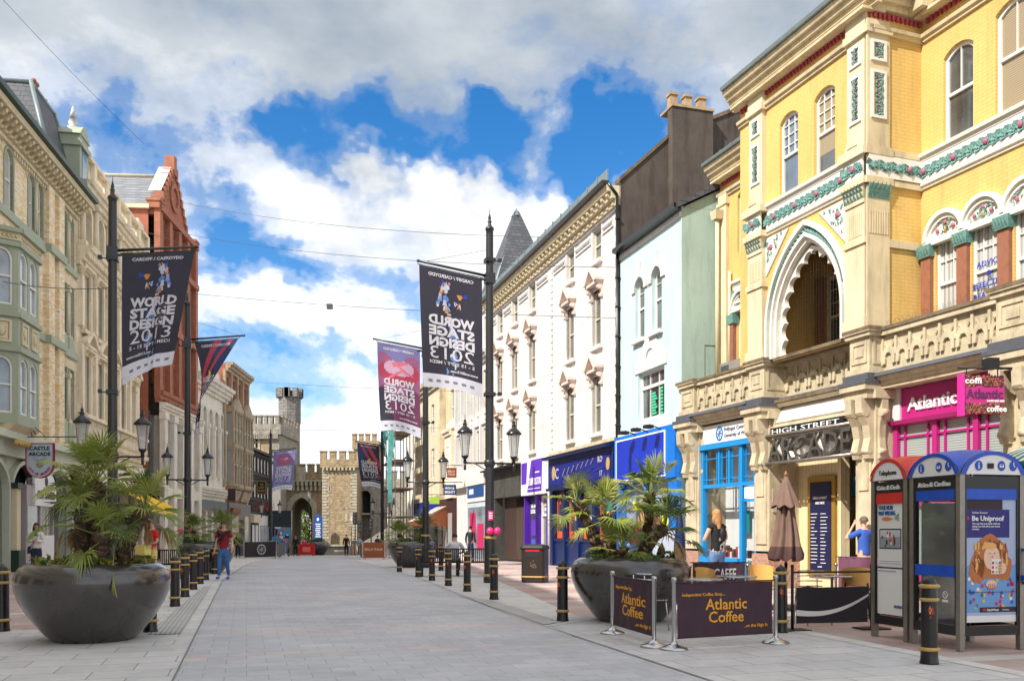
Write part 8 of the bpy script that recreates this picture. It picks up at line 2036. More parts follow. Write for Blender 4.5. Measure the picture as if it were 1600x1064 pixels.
 m = MB(); m.box(-.35, .35, -.05, -.03, .35, .8); m.build('panel_mark', pmat((230, 120, 110)), B)
barriers()
def umbrella():
 P = ground(1228, 951); P.z = 0
 B = thing('closed_umbrella', 'closed brown cafe umbrella standing by the arcade entrance', 'umbrella', P)
 n = 48; folds = 8
 def R_(a, z, r, dep): return r*(1-dep*(.5-.5*math.cos(folds*a+1.3*math.sin(z*3))))
 m = MB(); m.X = None
 prof = [(.90, .33, .45), (.98, .345, .42), (1.15, .29, .48), (1.35, .25, .5), (1.6, .20, .5), (1.8, .17, .5), (1.95, .17, .4), (2.0, .19, .35)]
 sk = []
 for z, r, d in prof: sk.append([m.V((R_(2*PI*k/n, z, r, d)*math.cos(2*PI*k/n), R_(2*PI*k/n, z, r, d)*math.sin(2*PI*k/n), z+.03*math.cos(folds*2*PI*k/n)*(z < 1))) for k in range(n)])
 m.smooth = True
 for i, (A, Bq) in enumerate(zip(sk, sk[1:])):
  m.cur = 1 if i == 0 or i == 1 else 0
  for k in range(n): m.F((A[k], A[(k+1) % n], Bq[(k+1) % n], Bq[k]))
 m.cur = 0; sk = []
 for z, r, d in ((1.88, .29, .25), (1.93, .27, .25), (2.1, .19, .22), (2.3, .09, .15), (2.44, .03, .05), (2.45, .01, 0)): sk.append([m.V((R_(2*PI*k/n, z, r, d)*math.cos(2*PI*k/n), R_(2*PI*k/n, z, r, d)*math.sin(2*PI*k/n), z-.03*math.cos(folds*2*PI*k/n)*(z < 1.9))) for k in range(n)])
 for A, Bq in zip(sk, sk[1:]):
  for k in range(n): m.F((A[k], A[(k+1) % n], Bq[(k+1) % n], Bq[k]))
 m.build('canopy', [mat('taupe_canvas', S(118,92,80), .85, var=.15, vs=5, bump=.2, bs=60), mat('dark_brown_canvas', S(78,52,50), .85, var=.15, vs=5)], B)
 m = MB(); m.tube((0, 0, .7), (0, 0, 2.46), .022, None, 10); m.lathe([(.03, 0), (.04, .03), (.03, .06), (.012, .1)], 10, (0, 0, 2.44)); m.build('wooden_pole', pmat((130, 90, 60)), B)
 m = MB(); m.tube((0, 0, .05), (0, 0, .85), .03, None, 10); m.build('stand_tube', M['steel'], B)
 m = MB(); m.box(-.32, .32, -.32, .32, 0, .06, .02, .02); m.build('base', M['blackm'], B)
umbrella()
def chair(P, rz, label, kind='wicker'):
 B = thing('cafe_chair', label, 'chair', P, rz, 'cafe chairs among the barriers')
 if kind == 'wicker':
  m = MB(); m.grid(lambda u, v: (.24*math.sin(-1.25+2.5*u), .22*math.cos(-1.25+2.5*u), .56+.30*v-.05*(2*u-1)**2), 14, 3)
  m.grid(lambda u, v: (.225*math.sin(-1.25+2.5*u), .205*math.cos(-1.25+2.5*u), .56+.30*v-.05*(2*u-1)**2), 14, 3); m.build('backrest', pmat((214, 166, 92), 'tan_ply', .45), B)
  m = MB(); m.lathe([(.19, .43), (.21, .44), (.21, .46), (.19, .47)], 18); m.build('seat', pmat((214, 166, 92), 'tan_ply', .45), B)
  lm = M['blackm']
 else:
  m = MB(); 
  for z in (.58, .66, .74, .82): m.path([(.22*math.sin(-1.2+2.4*k/8), .2*math.cos(-1.2+2.4*k/8), z) for k in range(9)], .010, 5)
  m.build('backrest', M['steel'], B)
  m = MB(); [m.box(-.19, .19, -.19+.055*k, -.15+.055*k, .44, .455) for k in range(7)]; m.build('seat', M['steel'], B); lm = M['steel']
 for x in (-.17, .17):
  for y in (-.17, .17):
   m = MB(); m.tube((x, y, .44 if y < 0 else .8 if kind != 'wicker' else .6), (x*1.2, y*1.2, 0), .011, None, 6); m.build('leg', lm, B)
 return B
def table(P, label, r=.33):
 B = thing('cafe_table', label, 'table', P, 0, 'steel cafe tables')
 m = MB(); m.lathe([(r-.01, .705), (r, .71), (r, .725), (r-.01, .73)], 28); m.build('table_top', M['steel'], B)
 m = MB(); m.tube((0, 0, .02), (0, 0, .71), .025, None, 10); m.build('pedestal', M['steel'], B)
 m = MB(); m.lathe([(.22, 0), (.22, .01), (.05, .03)], 20); m.build('base', M['steel'], B)
def cafe():
 table(at(1095, 13.4), 'round steel cafe table right of the foreground planter')
 table(at(1150, 14.2), 'round steel cafe table behind the wide lettered coffee barrier'); table(at(1300, 14.4), 'round steel cafe table behind the black swoosh barrier')
 chair(at(1107, 14.2), .6, 'tan cafe chair in front of the white lettered barrier'); chair(at(1192, 15.4), .1, 'tan cafe chair left of the umbrella'); chair(at(1338, 14.6), 2.8, 'tan cafe chair left of the red telephone box')
 chair(at(1015, 13.0), 1.9, 'steel cafe chair between the two lettered coffee barriers', 'steel'); chair(at(1270, 13.8), .2, 'steel cafe chair behind the black swoosh barrier', 'steel')
cafe()
def bin_():
 P = ground(836, 909); B = thing('litter_bin', 'dark brown litter bin with a red strip under its lid, near the purple shop', 'litter bin', P, -.25)
 oc = lambda r, c: [(-r, -r+c), (-r+c, -r), (r-c, -r), (r, -r+c), (r, r-c), (r-c, r), (-r+c, r), (-r, r-c)]
 m = MB()
 def ring(pr):
  rows = [[m.V((p[0], p[1], z)) for p in oc(r, .07)] for r, z in pr]
  for a, b in zip(rows, rows[1:]):
   for k in range(8): m.F((a[k], a[(k+1) % 8], b[(k+1) % 8], b[k]))
  m.F(rows[0][::-1]); m.F(rows[-1])
 ring([(.32, 0), (.33, .03), (.33, .92)]); m.build('body', mat('bin_brown', S(44,36,32), .4, var=.15, vs=8), B, bevel=.01)
 m = MB(); ring([(.35, .92), (.36, .96), (.33, 1.02), (.2, 1.06)]); m.build('lid', M['blackm'], B)
 m = MB(); ring([(.336, .14), (.342, .15), (.342, .17), (.336, .18)]); m.build('gold_band', M['gold'], B)
 m = MB(); m.box(-.2, .2, -.338, -.33, .86, .92); m.build('red_strip', M['redp'], B)
 m = MB(); m.box(-.2, .2, -.336, -.332, .70, .84); m.build('opening', M['blackm'], B)
 m = MB(); RR = random.Random(9)
 for k in range(16): x, z = RR.uniform(-.09, .09), RR.uniform(.4, .6); m.poly([(x, -.334, z), (x+.05, -.334, z+RR.uniform(-.02, .04)), (x+.02, -.334, z+.05)])
 m.build('dragon_emblem', pmat((120, 84, 60)), B, recalc=False)
bin_()
def bench(P, rz, label, Lg=2.0):
 B = thing('street_bench', label, 'bench', P, rz, 'black slatted benches')
 m = MB(); n = int(Lg/.06)
 for k in range(n): x = -Lg/2+.03+k*.06; m.box(x, x+.028, -.02, .0, .47, .84)
 m.box(-Lg/2, Lg/2, -.03, .015, .84, .88); m.box(-Lg/2, Lg/2, -.03, .015, .44, .475); m.build('backrest', M['blackm'], B)
 m = MB()
 for k in range(n): x = -Lg/2+.03+k*.06; m.box(x, x+.04, .02, .46, .43, .45)
 m.box(-Lg/2, Lg/2, .44, .48, .40, .45); m.build('seat', M['blackm'], B)
 for x in (-Lg/2+.05, 0, Lg/2-.05):
  m = MB(); m.path([(x, -.02, .45), (x, -.02, 0)], .03, 6); m.path([(x, .42, .43), (x, .46, 0)], .03, 6); m.box(x-.025, x+.025, 0, .45, .2, .24); m.box(x-.03, x+.03, 0, .42, .62, .65); m.path([(x, .42, .64), (x, .42, .43)], .02); m.build('leg', M['black'], B)
PB = at(716, 28.2)
bench(PB, .16, 'black slatted bench on the right with a man in white sitting on it', 2.35)
bench(at(226, 26.5), .1, 'black slatted bench on the left behind the bollards', 2.2)
bench(at(268, 26.8), .1, 'black slatted bench on the left nearest the lamp post', 1.5) if False else None
# ------------------------------------------------------------ hanging signs, awnings, notices
def hanging_sign(P, w, h, label, face, lines, col, rz=0., frame=None, thick=.06, name='hanging_sign', text_off=.004):
 """sign board hung across the pavement: P is its lower left corner as seen from the camera"""
 B = thing(name, label, 'sign', P, rz)
 m = MB(); m.box(0, w, 0, thick, 0, h); m.build('board', face, B)
 if lines:
  t = MB()
  for st, x, z, hh, ww in lines: t.text(st, (x, -text_off, z), (1, 0, 0), (0, 0, 1), hh, ww, t=.004, bold=.02)
  t.build('lettering', col, B, recalc=False)
 m = MB(); m.tube((-.05, thick/2, h+.14), (w+.35, thick/2, h+.14), .02); [m.tube((x, thick/2, h), (x, thick/2, h+.14), .01) for x in (.1, w-.1)]; m.build('bracket', frame or M['blackm'], B)
 return B
def signs():
 nrz = math.atan2(-FY.n.y, -FY.n.x)      # pointing into the building: to the right
 Y = 15.3; P = at(1503, Y, zat(645, Y)); w = .76; h = (645-587)*Y/FOC
 B = hanging_sign(P, w, h, 'magenta and coffee bean hanging sign over the coffee shop', M['magenta'], [('coffi', .20, h*.80, .10, .30), ('coffee', .62, .03, .10, .36), ('Tel 029 2023 2202', .60, h*.305, .035, .32)], M['paper'], .08)
 m = MB(); RR = random.Random(4)
 for k in range(420):
  x = RR.uniform(.05, w-.02); z = RR.choice((RR.uniform(.0, h*.26), RR.uniform(h*.72, h)))
  m.cur = RR.randrange(3); m.ball((x, 0, z), .026, 5, (RR.uniform(.7, 1.2), .3, RR.uniform(.7, 1.2)))
 m.build('coffee_bean_pattern', [pmat((96, 50, 36)), pmat((150, 84, 56)), pmat((60, 30, 26))], B)
 t = MB(); t.text('Atlantic', (.40, -.006, h*.40), (1, 0, 0), (0, 0, 1), .16, .66, t=.004, bold=.02); t.build('dark_lettering', pmat((86, 30, 84)), B, recalc=False)
 m = MB(); m.box(-.03, .03, -.03, .09, -.05, h+.03); m.build('pink_edge', pmat((226, 40, 150)), B)
 m = MB(); m.box(w-.35, w-.15, -.1, .1, h+.12, h+.3); m.tube((w-.3, 0, h+.14), (w+.5, .0, h+.14), .02); m.build('sign_lamp', M['blackm'], B)
 # castle arcade sign
 Yc = 31.5; nl = math.atan2(FL.n.y, FL.n.x)
 x0, x1 = 40, 84; P = at(x0, Yc, zat(747, Yc)); w = (x1-x0)*Yc/FOC; h = (747-692)*Yc/FOC; r = w/2
 B = thing('arcade_sign', 'shield shaped white arcade sign with red rim hanging above the jeweller', 'sign', P, 0)
 sh = [(0, h), (0, r)]+[(r-r*math.cos(PI*k/16), r-r*math.sin(PI*k/16)) for k in range(1, 16)]+[(w, r), (w, h)]
 m = MB(); m.prism(sh, 0, .07); m.build('board', pmat((196, 210, 224)), B)
 m = MB(); m.ring(sh, [(r+(p[0]-r)*.93, h/2+(p[1]-h/2)*.95) for p in sh], -.02, .09, True); m.build('red_rim', pmat((180, 36, 80)), B)
 t = MB(); t.text('CASTLE', (r, -.01, h*.80), (1, 0, 0), (0, 0, 1), .13, w*.72, bold=.03); t.text('ARCADE', (r, -.01, h*.64), (1, 0, 0), (0, 0, 1), .13, w*.78, bold=.03); t.build('lettering', pmat((30, 60, 60)), B, recalc=False)
 t = MB()
 for k, ch in enumerate('CITY OF ARCADES'):
  if ch == ' ': continue
  a = PI*(1.12+.76*k/14); c = Vector((r+r*.74*math.cos(a), -.01, r+r*.74*math.sin(a))); ex = Vector((-math.sin(a), 0, math.cos(a))); ez = Vector((-math.cos(a), 0, -math.sin(a)))
  t.text(ch, c-ez*.03, ex, ez, .08, None, bold=.02)
 t.build('curved_lettering', pmat((190, 60, 90)), B, recalc=False)
 t = MB(); [t.tube((r, -.012, r+.05), (r+.33*math.cos(a_), -.012, r+.05+.3*math.sin(a_)), .006, None, 4) for a_ in (.5, .8, 1.1, 2.0, 2.3, 2.6)]; t.ball((r, 0, r), .14, 10, (1, .15, 1)); t.build('castle_emblem', pmat((150, 150, 130)), B)
 m = MB(); m.tube((-1.0, .03, h+.22), (w+1.1, .03, h+.22), .02); m.path([(.2, .03, h+.22), (.2, .03, h+.5), (.35, .03, h+.3)], .015); m.path([(w*.7, .03, h+.22), (-1.2, .03, h+1.9)], .012); m.build('bracket', M['blackm'], B)
 # high & mighty
 Y2 = 48; P = at(693, Y2, zat(773, Y2)); hanging_sign(P, (713-693)*Y2/FOC, (773-757)*Y2/FOC, 'navy projecting sign with white lettering above the right pavement', pmat((16, 58, 110)), [('HIGH &', .33, .31, .12, .5), ('MIGHTY', .35, .08, .15, .55)], M['paper'], .2)
 P = at(698, 50, zat(746, 50)); B = hanging_sign(P, .55, .55, 'small rust red projecting sign above the navy one', pmat((134, 56, 34)), [('BELLA', .26, .3, .11, .4), ('ITALIA', .26, .13, .11, .4)], M['cream'], .1)
 P = at(671, 50, zat(787, 50)); hanging_sign(P, .55, .38, 'small lime green projecting sign behind the second right lamp post', pmat((150, 190, 60)), [], None, .1)
 # inn sign
 Y3 = 77; P = at(401, Y3, zat(772, Y3)); B = hanging_sign(P, .85, 1.15, 'black inn sign with gilt lettering hanging from the timbered inn', M['blackm'], [('THE', .42, .76, .15, .3), ('GOAT', .42, .50, .17, .5), ('MAJOR', .42, .22, .17, .6)], M['gold'], -.05)
 m = MB(); m.ring([(.03, .03), (.03, 1.12), (.82, 1.12), (.82, .03)], [(.07, .07), (.07, 1.08), (.78, 1.08), (.78, .07)], -.02, 0, True); m.build('gilt_border', M['gold'], B)
 P = at(424, 74, zat(838, 74)); hanging_sign(P, .25, .8, 'narrow black sign on the white end house', M['blackm'], [], None, 0)
 # bank end sign, small red shop sign on the left
 P = at(356, 66, zat(782, 66)); hanging_sign(P, .55, .9, 'tall dark projecting sign with an orange face above the left shops', pmat((60, 40, 40)), [], None, 0)
 # brown awning, right
 B = FR.thing('brown_awning', 'brown and white striped awning over a restaurant front on the right', 'awning', z=0)
 s0 = 19.0; m = MB(); m.cur = 0
 m.grid(lambda u, v: (s0+3.2*u, .2+1.9*v, 2.95-.95*v), 8, 3)
 m.cur = 1
 for k in range(4): m.poly([(s0+.25+k*.8, .22+.01, 2.962), (s0+.65+k*.8, .23, 2.962), (s0+.65+k*.8, 2.1, 2.012), (s0+.25+k*.8, 2.1, 2.012)])
 m.cur = 2; m.poly([(s0, 2.1, 2.0), (s0+3.2, 2.1, 2.0), (s0+3.2, 2.1, 1.7), (s0, 2.1, 1.7)]); m.poly([(s0, .2, 2.95), (s0, 2.1, 2.0), (s0, 2.1, 1.7), (s0, .2, 1.7)]); m.build('canvas', [pmat((140, 78, 44)), M['paper'], pmat((128, 66, 34))], B, recalc=False)
 m = MB(); [m.tube((s0+x, .1, 2.9), (s0+x, 2.1, 1.98), .02) for x in (0, 3.2)]; m.build('arms', M['steeld'], B)
 # green and white awning at the right edge
 B = thing('green_awning', 'green and white striped market canopy at the right edge', 'awning', at(1668, 12.2), .3)
 zt = zat(672, 12.2); ze = zat(722, 12.2); w = .78; m = MB()
 n = 9
 for k in range(n*2):
  m.cur = k % 2; u0, u1 = k/(2*n), (k+1)/(2*n)
  def E_(u): a = -w+2*w*u; return (a, -w, ze)
  p, q = E_(u0), E_(u1); m.poly([p, q, (q[0]*.0, 0, zt), (p[0]*.0, 0, zt)]); m.poly([(-w, -p[0], ze), (-w, -q[0], ze), (0, 0, zt)]); m.poly([(w, p[0], ze), (w, q[0], ze), (0, 0, zt)]); m.poly([(p[0], w, ze), (q[0], w, ze), (0, 0, zt)])
 m.cur = 1
 for a, b in (((-w, -w), (w, -w)), ((w, -w), (w, w)), ((w, w), (-w, w)), ((-w, w), (-w, -w))): m.poly([(*a, ze), (*b, ze), (*b, ze-.17), (*a, ze-.17)])
 m.build('canopy', [M['paper'], pmat((10, 130, 90), 'canopy_green')], B, recalc=False)
 m = MB(); m.tube((0, 0, 0), (0, 0, zt), .03); m.box(-.25, .25, -.25, .25, 0, .06); m.build('pole', M['steeld'], B)
 # white board leaning at the blue shop
 B = thing('white_notice_board', 'blank white upright board outside the bright blue shop', 'notice board', at(1040, 21.5), .25)
 m = MB(); m.box(-.32, .32, -.03, .03, .1, 1.45); m.box(-.3, -.25, -.2, .2, 0, .12); m.box(.25, .3, -.2, .2, 0, .12); m.build('board', pmat((206, 218, 236)), B)
 B = thing('folded_parasol', 'navy folded parasol beside the white notice board', 'umbrella', at(1062, 21), 0)
 m = MB(); m.lathe([(.05, .4), (.17, .45), (.13, 1.2), (.04, 2.0), (.01, 2.1)], 10); m.build('canopy', M['navy'], B); m = MB(); m.tube((0, 0, 0), (0, 0, 2.2), .02); m.lathe([(.22, 0), (.22, .06), (.05, .1)], 12); m.build('pole', M['steeld'], B)
 # air conditioner box on the balcony
 B = FY.thing('air_conditioner', 'long grey ventilation box on the left end of the stone balcony', 'air conditioner', z=5.7)
 m = MB(); m.box(-2.9, -1.15, -.95, -.55, 0, .42); m.build('casing', mat('grey_casing', S(140,136,128), .6, var=.1, dirt=.3), B); m = MB(); [m.box(-1.6, -1.2, -.55, -.535, .06+.05*k, .085+.05*k) for k in range(6)]; [m.box(-1.15, -1.135, -.9, -.6, .06+.05*k, .085+.05*k) for k in range(6)]; m.build('louvres', M['lead'], B)
 # castle foreground
 P = at(431, 86, gz(86)); B = thing('notice_stand', 'tall stand with a dark green panel above a bright poster, far left', 'sign', P)
 m = MB(); [m.tube((x, 0, 0), (x, 0, 4.3), .07) for x in (-.9, 1.5)]; m.build('post', M['steeld'], B)
 m = MB(); m.box(-.9, 1.5, -.06, .06, 2.7, 4.3); m.build('dark_panel', pmat((34, 50, 56)), B)
 m = MB(); RR = random.Random(8); m.cur = 0; m.box(-.8, 1.4, -.04, .04, .4, 2.6)
 for k in range(30): m.cur = 1+k % 4; x, z = RR.uniform(-.7, 1.2), RR.uniform(.9, 2.4); m.box(x, x+.2, -.06, -.05, z, z+.25)
 m.build('poster', [pmat((90, 150, 190)), M['paper'], pmat((210, 110, 140)), pmat((40, 60, 90)), pmat((150, 90, 100))], B)
 P = at(497, 97, gz(97)); B = thing('castle_sign', 'blue arched castle sign with white lettering right of the gate', 'sign', P)
 m = MB(); m.prism([(-.75, 1.6), (-.75, 4.5), (-.4, 4.75), (0, 4.95), (.4, 4.75), (.75, 4.5), (.75, 1.6)], -.06, .06); m.build('board', pmat((24, 70, 140)), B)
 m = MB(); [m.box(-.45+.05*(k % 3), .45-.07*(k % 2), -.08, -.06, 2.1+.25*k, 2.22+.25*k) for k in range(7)]; m.ball((0, -.07, 4.2), .22, 8, (1, .2, 1)); m.build('white_print', M['paper'], B); m = MB(); m.tube((-.6, 0, 0), (-.6, 0, 1.7), .05); m.tube((.6, 0, 0), (.6, 0, 1.7), .05); m.build('post', M['blackm'], B); B.scale = (.62, .62, .9)
 P = at(483, 92, gz(92)); B = thing('street_lantern', 'thin lamp standard with a black lantern in front of the castle arch', 'street lamp', P)
 m = MB(); m.tube((0, 0, 0), (0, 0, 5.7), .06, .04); m.build('post', M['blackm'], B); lantern(B, (0, 0, 5.7))
 planter(at(497, 90, gz(90)), 'pale bowl planter with flowers in front of the castle gate').scale = (1.15, 1.15, 1.3)
 g_ = MB(); RR = random.Random(6)
 for k in range(300): a = RR.random()*6.3; r = .85*RR.random()**.5; z = 1.2+.7*RR.random()*(1-r/1.2); q = Vector((r*math.cos(a), r*math.sin(a), z)); e = Vector((RR.uniform(-1, 1), RR.uniform(-1, 1), RR.uniform(-.3, 1)))*.16; g_.cur = 0 if RR.random() < .8 else 1; g_.poly([q, q+e, q+e.cross(Vector((.3, .5, .4)))])
 tag(g_.build('flower_planting', [M['shrub'], pmat((190, 80, 60))], None, at(497, 90, gz(90)), recalc=False), 'leafy planting with orange flowers filling the castle planter', 'flowers', None, 'stuff')
 # bench-like stone ledge, traffic lights
 for px, hh, lb in ((555, 4.2, 'traffic light left of the tan brown barrier'), (580, 3.6, 'traffic light with white chevrons in front of the castle wall'), (563, 3.4, 'traffic light nearest the gate tower')):
  Yt = 88; B = thing('traffic_light', lb, 'traffic light', at(px, Yt, gz(Yt)), 0, 'traffic lights at the castle crossing')
  m = MB(); m.tube((0, 0, 0), (0, 0, hh-.2), .06); m.build('post', M['blackm'], B); m = MB(); m.box(-.2, .2, -.15, .15, hh-1.2, hh); m.build('signal_head', M['blackm'], B)
  m = MB(); [m.lathe([(.09, 0), (.09, .02)], 8, (0, 0, 0)) for _ in (0,)]; m = MB(); [m.ball((0, -.15, hh-.22-.36*k), .1, 8, (1, .3, 1)) for k in range(3)]; m.build('lens', pmat((60, 60, 60)), B)
 for px, z0, lb in ((549, 0, 'thin camera pole with two arms left of the gate recess'), (640-34, 0, 'slim grey pole in front of the castle curtain wall')):
  B = thing('camera_pole', lb, 'pole', at(px, 86, gz(86)), 0); m = MB(); m.tube((0, 0, 0), (0, 0, 4.6), .05); m.tube((-.7, 0, 4.5), (0, 0, 4.5), .04); m.box(-.8, -.6, -.1, .1, 4.3, 4.5); m.build('pole', M['steeld'], B)
 B = thing('stone_bench', 'low stone bench at the foot of the gate tower', 'bench', at(523, 98, gz(98)), 0); m = MB(); m.box(-2.1, 2.1, -.3, .3, .9, 1.1); m.box(-2.0, -1.6, -.25, .25, 0, .9); m.box(1.6, 2.0, -.25, .25, 0, .9); m.box(-1.6, 1.6, 0, .25, 0, .9); m.build('seat', M['ashl'], B)
 B = thing('castle_ramp', 'sloping pale stone ramp wall at the foot of the castle curtain wall', 'wall', at(600, 97, gz(97)), 0); m = MB(); m.prism([(-3, 0), (5.2, 0), (5.2, 5.2), (3.9, 5.0), (-3, .9)], -.3, .3); m.build('wall', M['rubbleg'], B)
 # hill of trees beyond the gate: one tree seen through the arch
 tree(at(477, 112, gz(100)), 'leafy green tree seen through the castle arch', 6.5, 4)
def tree(P, label, H_, Rr):
 B = thing('garden_tree', label, 'tree', P); m = MB(); m.path([(0, 0, 0), (.2, 0, H_*.3), (0, .1, H_*.6)], [.35, .28, .15], 8)
 for k in range(6): a = k*1.05; m.tube((.1, 0, H_*(.25+.04*k)), (math.cos(a)*Rr*.5, math.sin(a)*Rr*.5, H_*(.5+.05*k)), .12, .04, 6)
 m.build('trunk', M['bark'], B); c = MB(); RR = random.Random(77); cl_ = [(RR.gauss(0, Rr*.4), RR.gauss(0, Rr*.4), H_*RR.uniform(.05, .95), RR.uniform(1., 2.)) for _ in range(34)]
 for k in range(9000):
  q = RR.choice(cl_); d = Vector((RR.gauss(0, 1), RR.gauss(0, 1), RR.gauss(0, .8))).normalized()*q[3]*RR.random()**.4; p = Vector(q[:3])+d; e = Vector((RR.uniform(-1, 1), RR.uniform(-1, 1), RR.uniform(-1, 1))).normalized()*.2
  c.cur = RR.choice((0, 0, 1)); c.poly([p-e, p+e.cross(Vector((RR.random(), .4, .7))), p+e])
 c.build('crown', [mat('tree_leaf', S(96,140,44), .6, var=.4, vs=1, trans=.3), M['leaf2']], B, recalc=False)
signs()
# ------------------------------------------------------------ wires across the street
def wire(a, b, sag, label, r=.010, n=14, box=None):
 a, b = Vector(a), Vector(b); P = [a.lerp(b, k/n)+Vector((0, 0, -sag*4*(k/n)*(1-k/n))) for k in range(n+1)]
 m = MB(); m.path([p-a for p in P], r, 4)
 if box is not None: p = a.lerp(b, box)+Vector((0, 0, -sag*4*box*(1-box)-.06))-a; m.box(p.x-.12, p.x+.12, p.y-.1, p.y+.1, p.z-.1, p.z+.1)
 o = m.build('overhead_wire', mat('wire', S(70,72,78), .6), None, a, recalc=False)
 return tag(o, label, 'wire', 'wires strung across the street')
def wires():
 def on(F_, px, py, o=.1): k, Y = F_.at(px, o); q = F_.pt(k, o); return (q.x, q.y, EYE+(HOR-py)*Y/FOC)
 wire(on(FM, 262, 312), on(FR, 905, 372), .5, 'highest wire across the street, meeting the hooded terrace near its cornice')
 wire(on(FM, 250, 358), on(FR, 966, 418), .5, 'second highest wire across the street')
 wire(on(FL, 208, 448), on(FR, 966, 497), .25, 'wire with a small junction box hanging mid street', box=.52)
 wire(on(FM, 380, 595), on(FR, 742, 612), .1, 'lowest wire across the street near the castle')
 wire(on(FM, 384, 671), on(FR, 690, 668), .1, 'thin distant wire in front of the castle towers')
 wire(on(FL, 0, -5, .3), (-15.4, 37.5, 17.6), .1, 'wire slanting down to the dormer at the top left')
 wire(on(FL, 5, 440, 1.2), tuple(at(176, 22.5, zat(450, 22.5))), .1, 'wire tying the nearest left lamp post to the bay windowed house')
wires()
# ------------------------------------------------------------ people
def skin_obj(name, verts, edges, radii, m, par, sub=2, root=0):
 me = bpy.data.meshes.new(name); me.from_pydata(verts, edges, []); me.materials.append(m)
 o = bpy.data.objects.new(name, me); COL.objects.link(o); o.parent = par
 sk = o.modifiers.new('skin', 'SKIN'); sk.use_smooth_shade = True
 if not me.skin_vertices: me.attributes
 sv = me.skin_vertices[0].data
 for k, r in enumerate(radii):
  sv[k].radius = r if isinstance(r, tuple) else (r, r); sv[k].use_root = (k == root)
 s = o.modifiers.new('sub', 'SUBSURF'); s.levels = sub; s.render_levels = sub
 return o
def person(P, rz, h, label, top_c, leg_c, hair_c, pose=None, hair='short', sleeves=.5, shoes=(40, 40, 44), skinc=None, female=False, fingers=True, extra=None, skirt=False, bare_legs=False, cat='person', coat=0.):
 """local +y is forward, +x the right-hand side; joints in metres for a 1.75 m figure"""
 B = thing('person', label, cat, P, rz); k = h/1.75; B.scale = (k, k, k)
 J = dict(pel=(0, 0, .97), sp=(0, 0, 1.12), ch=(0, .0, 1.32), nb=(0, -.01, 1.46), nk=(0, .0, 1.53), h1=(0, .02, 1.60), h2=(0, .015, 1.665), h3=(0, .0, 1.72),
             sr=(.18, 0, 1.41), er=(.235, -.03, 1.14), wr=(.25, .06, .90), sl=(-.18, 0, 1.41), el=(-.235, -.03, 1.14), wl=(-.25, .06, .90),
             hr=(.088, 0, .80), kr=(.10, .02, .50), ar=(.10, -.02, .09), tr=(.115, .13, .035), hl=(-.088, 0, .80), kl=(-.10, .02, .50), al=(-.10, -.02, .09), tl=(-.115, .13, .035))
 if female:
  for a in ('sr', 'sl'): J[a] = (J[a][0]*.88, 0, 1.40)
 J.update(pose or {})
 J = {a: Vector(b) for a, b in J.items() if a != 'face'}
 names = ['pel', 'sp', 'ch', 'nb', 'nk', 'h1', 'h2', 'h3', 'sr', 'er', 'wr', 'sl', 'el', 'wl', 'hr', 'kr', 'ar', 'tr', 'hl', 'kl', 'al', 'tl']
 rad = dict(pel=(.142, .10), sp=(.13 if not female else .105, .09), ch=(.155 if not female else .13, .10), nb=(.085, .07), nk=(.05, .052), h1=(.052, .062), h2=(.074, .088), h3=(.058, .068),
               sr=.055, er=.040, wr=.027, sl=.055, el=.040, wl=.027, hr=.084, kr=.056, ar=.036, tr=.026, hl=.084, kl=.056, al=.036, tl=.026)
 E_ = [('pel', 'sp'), ('sp', 'ch'), ('ch', 'nb'), ('nb', 'nk'), ('nk', 'h1'), ('h1', 'h2'), ('h2', 'h3'), ('nb', 'sr'), ('sr', 'er'), ('er', 'wr'), ('nb', 'sl'), ('sl', 'el'), ('el', 'wl'), ('pel', 'hr'), ('hr', 'kr'), ('kr', 'ar'), ('ar', 'tr'), ('pel', 'hl'), ('hl', 'kl'), ('kl', 'al'), ('al', 'tl')]
 V = [tuple(J[n]) for n in names]; Ed = [(names.index(a), names.index(b)) for a, b in E_]; Rd = [rad[n] for n in names]
 for w_, e_, s_ in (('wr', 'er', 1), ('wl', 'el', -1)):
  d = (J[w_]-J[e_]).normalized(); sd = d.cross(Vector((1, 0, 0)) if abs(d.x) < .8 else Vector((0, 1, 0))).normalized()
  palm_ = J[w_]+d*.07; V.append(tuple(palm_)); Rd.append((.036, .020)); Ed.append((names.index(w_), len(V)-1)); pi = len(V)-1
  if fingers:
   cr = d.cross(sd).normalized()*(-s_)
   for f in range(4):
    o = sd*(.026*(f-1.5)/1.5); a = palm_+d*.035+o*1.0; b = a+(d*.035+cr*.012)*(1-.1*abs(f-1.2)); c = b+(d*.022+cr*.018)
    V += [tuple(a), tuple(b), tuple(c)]; Rd += [.010, .009, .007]; n_ = len(V); Ed += [(pi, n_-3), (n_-3, n_-2), (n_-2, n_-1)]
   a = J[w_]+d*.045-sd*.032; b = a+d*.032-sd*.016+cr*.012; V += [tuple(a), tuple(b)]; Rd += [.012, .009]; n_ = len(V); Ed += [(pi, n_-2), (n_-2, n_-1)]
 sm = skinc or M['skin']
 skin_obj('body', V, Ed, Rd, sm, B, 1)
 # face: nose, eyes, mouth, ears
 hc = J['h2']; fw = (J['h1']-J['nk']); fy = Vector((0, 1, 0))
 turn = (pose or {}).get('face', 0) if isinstance((pose or {}).get('face', 0), (int, float)) else 0
 fm = MB(); rot = Matrix.Rotation(turn, 3, 'Z')
 def H(x, y, z): return tuple(hc+rot@Vector((x, y, z)))
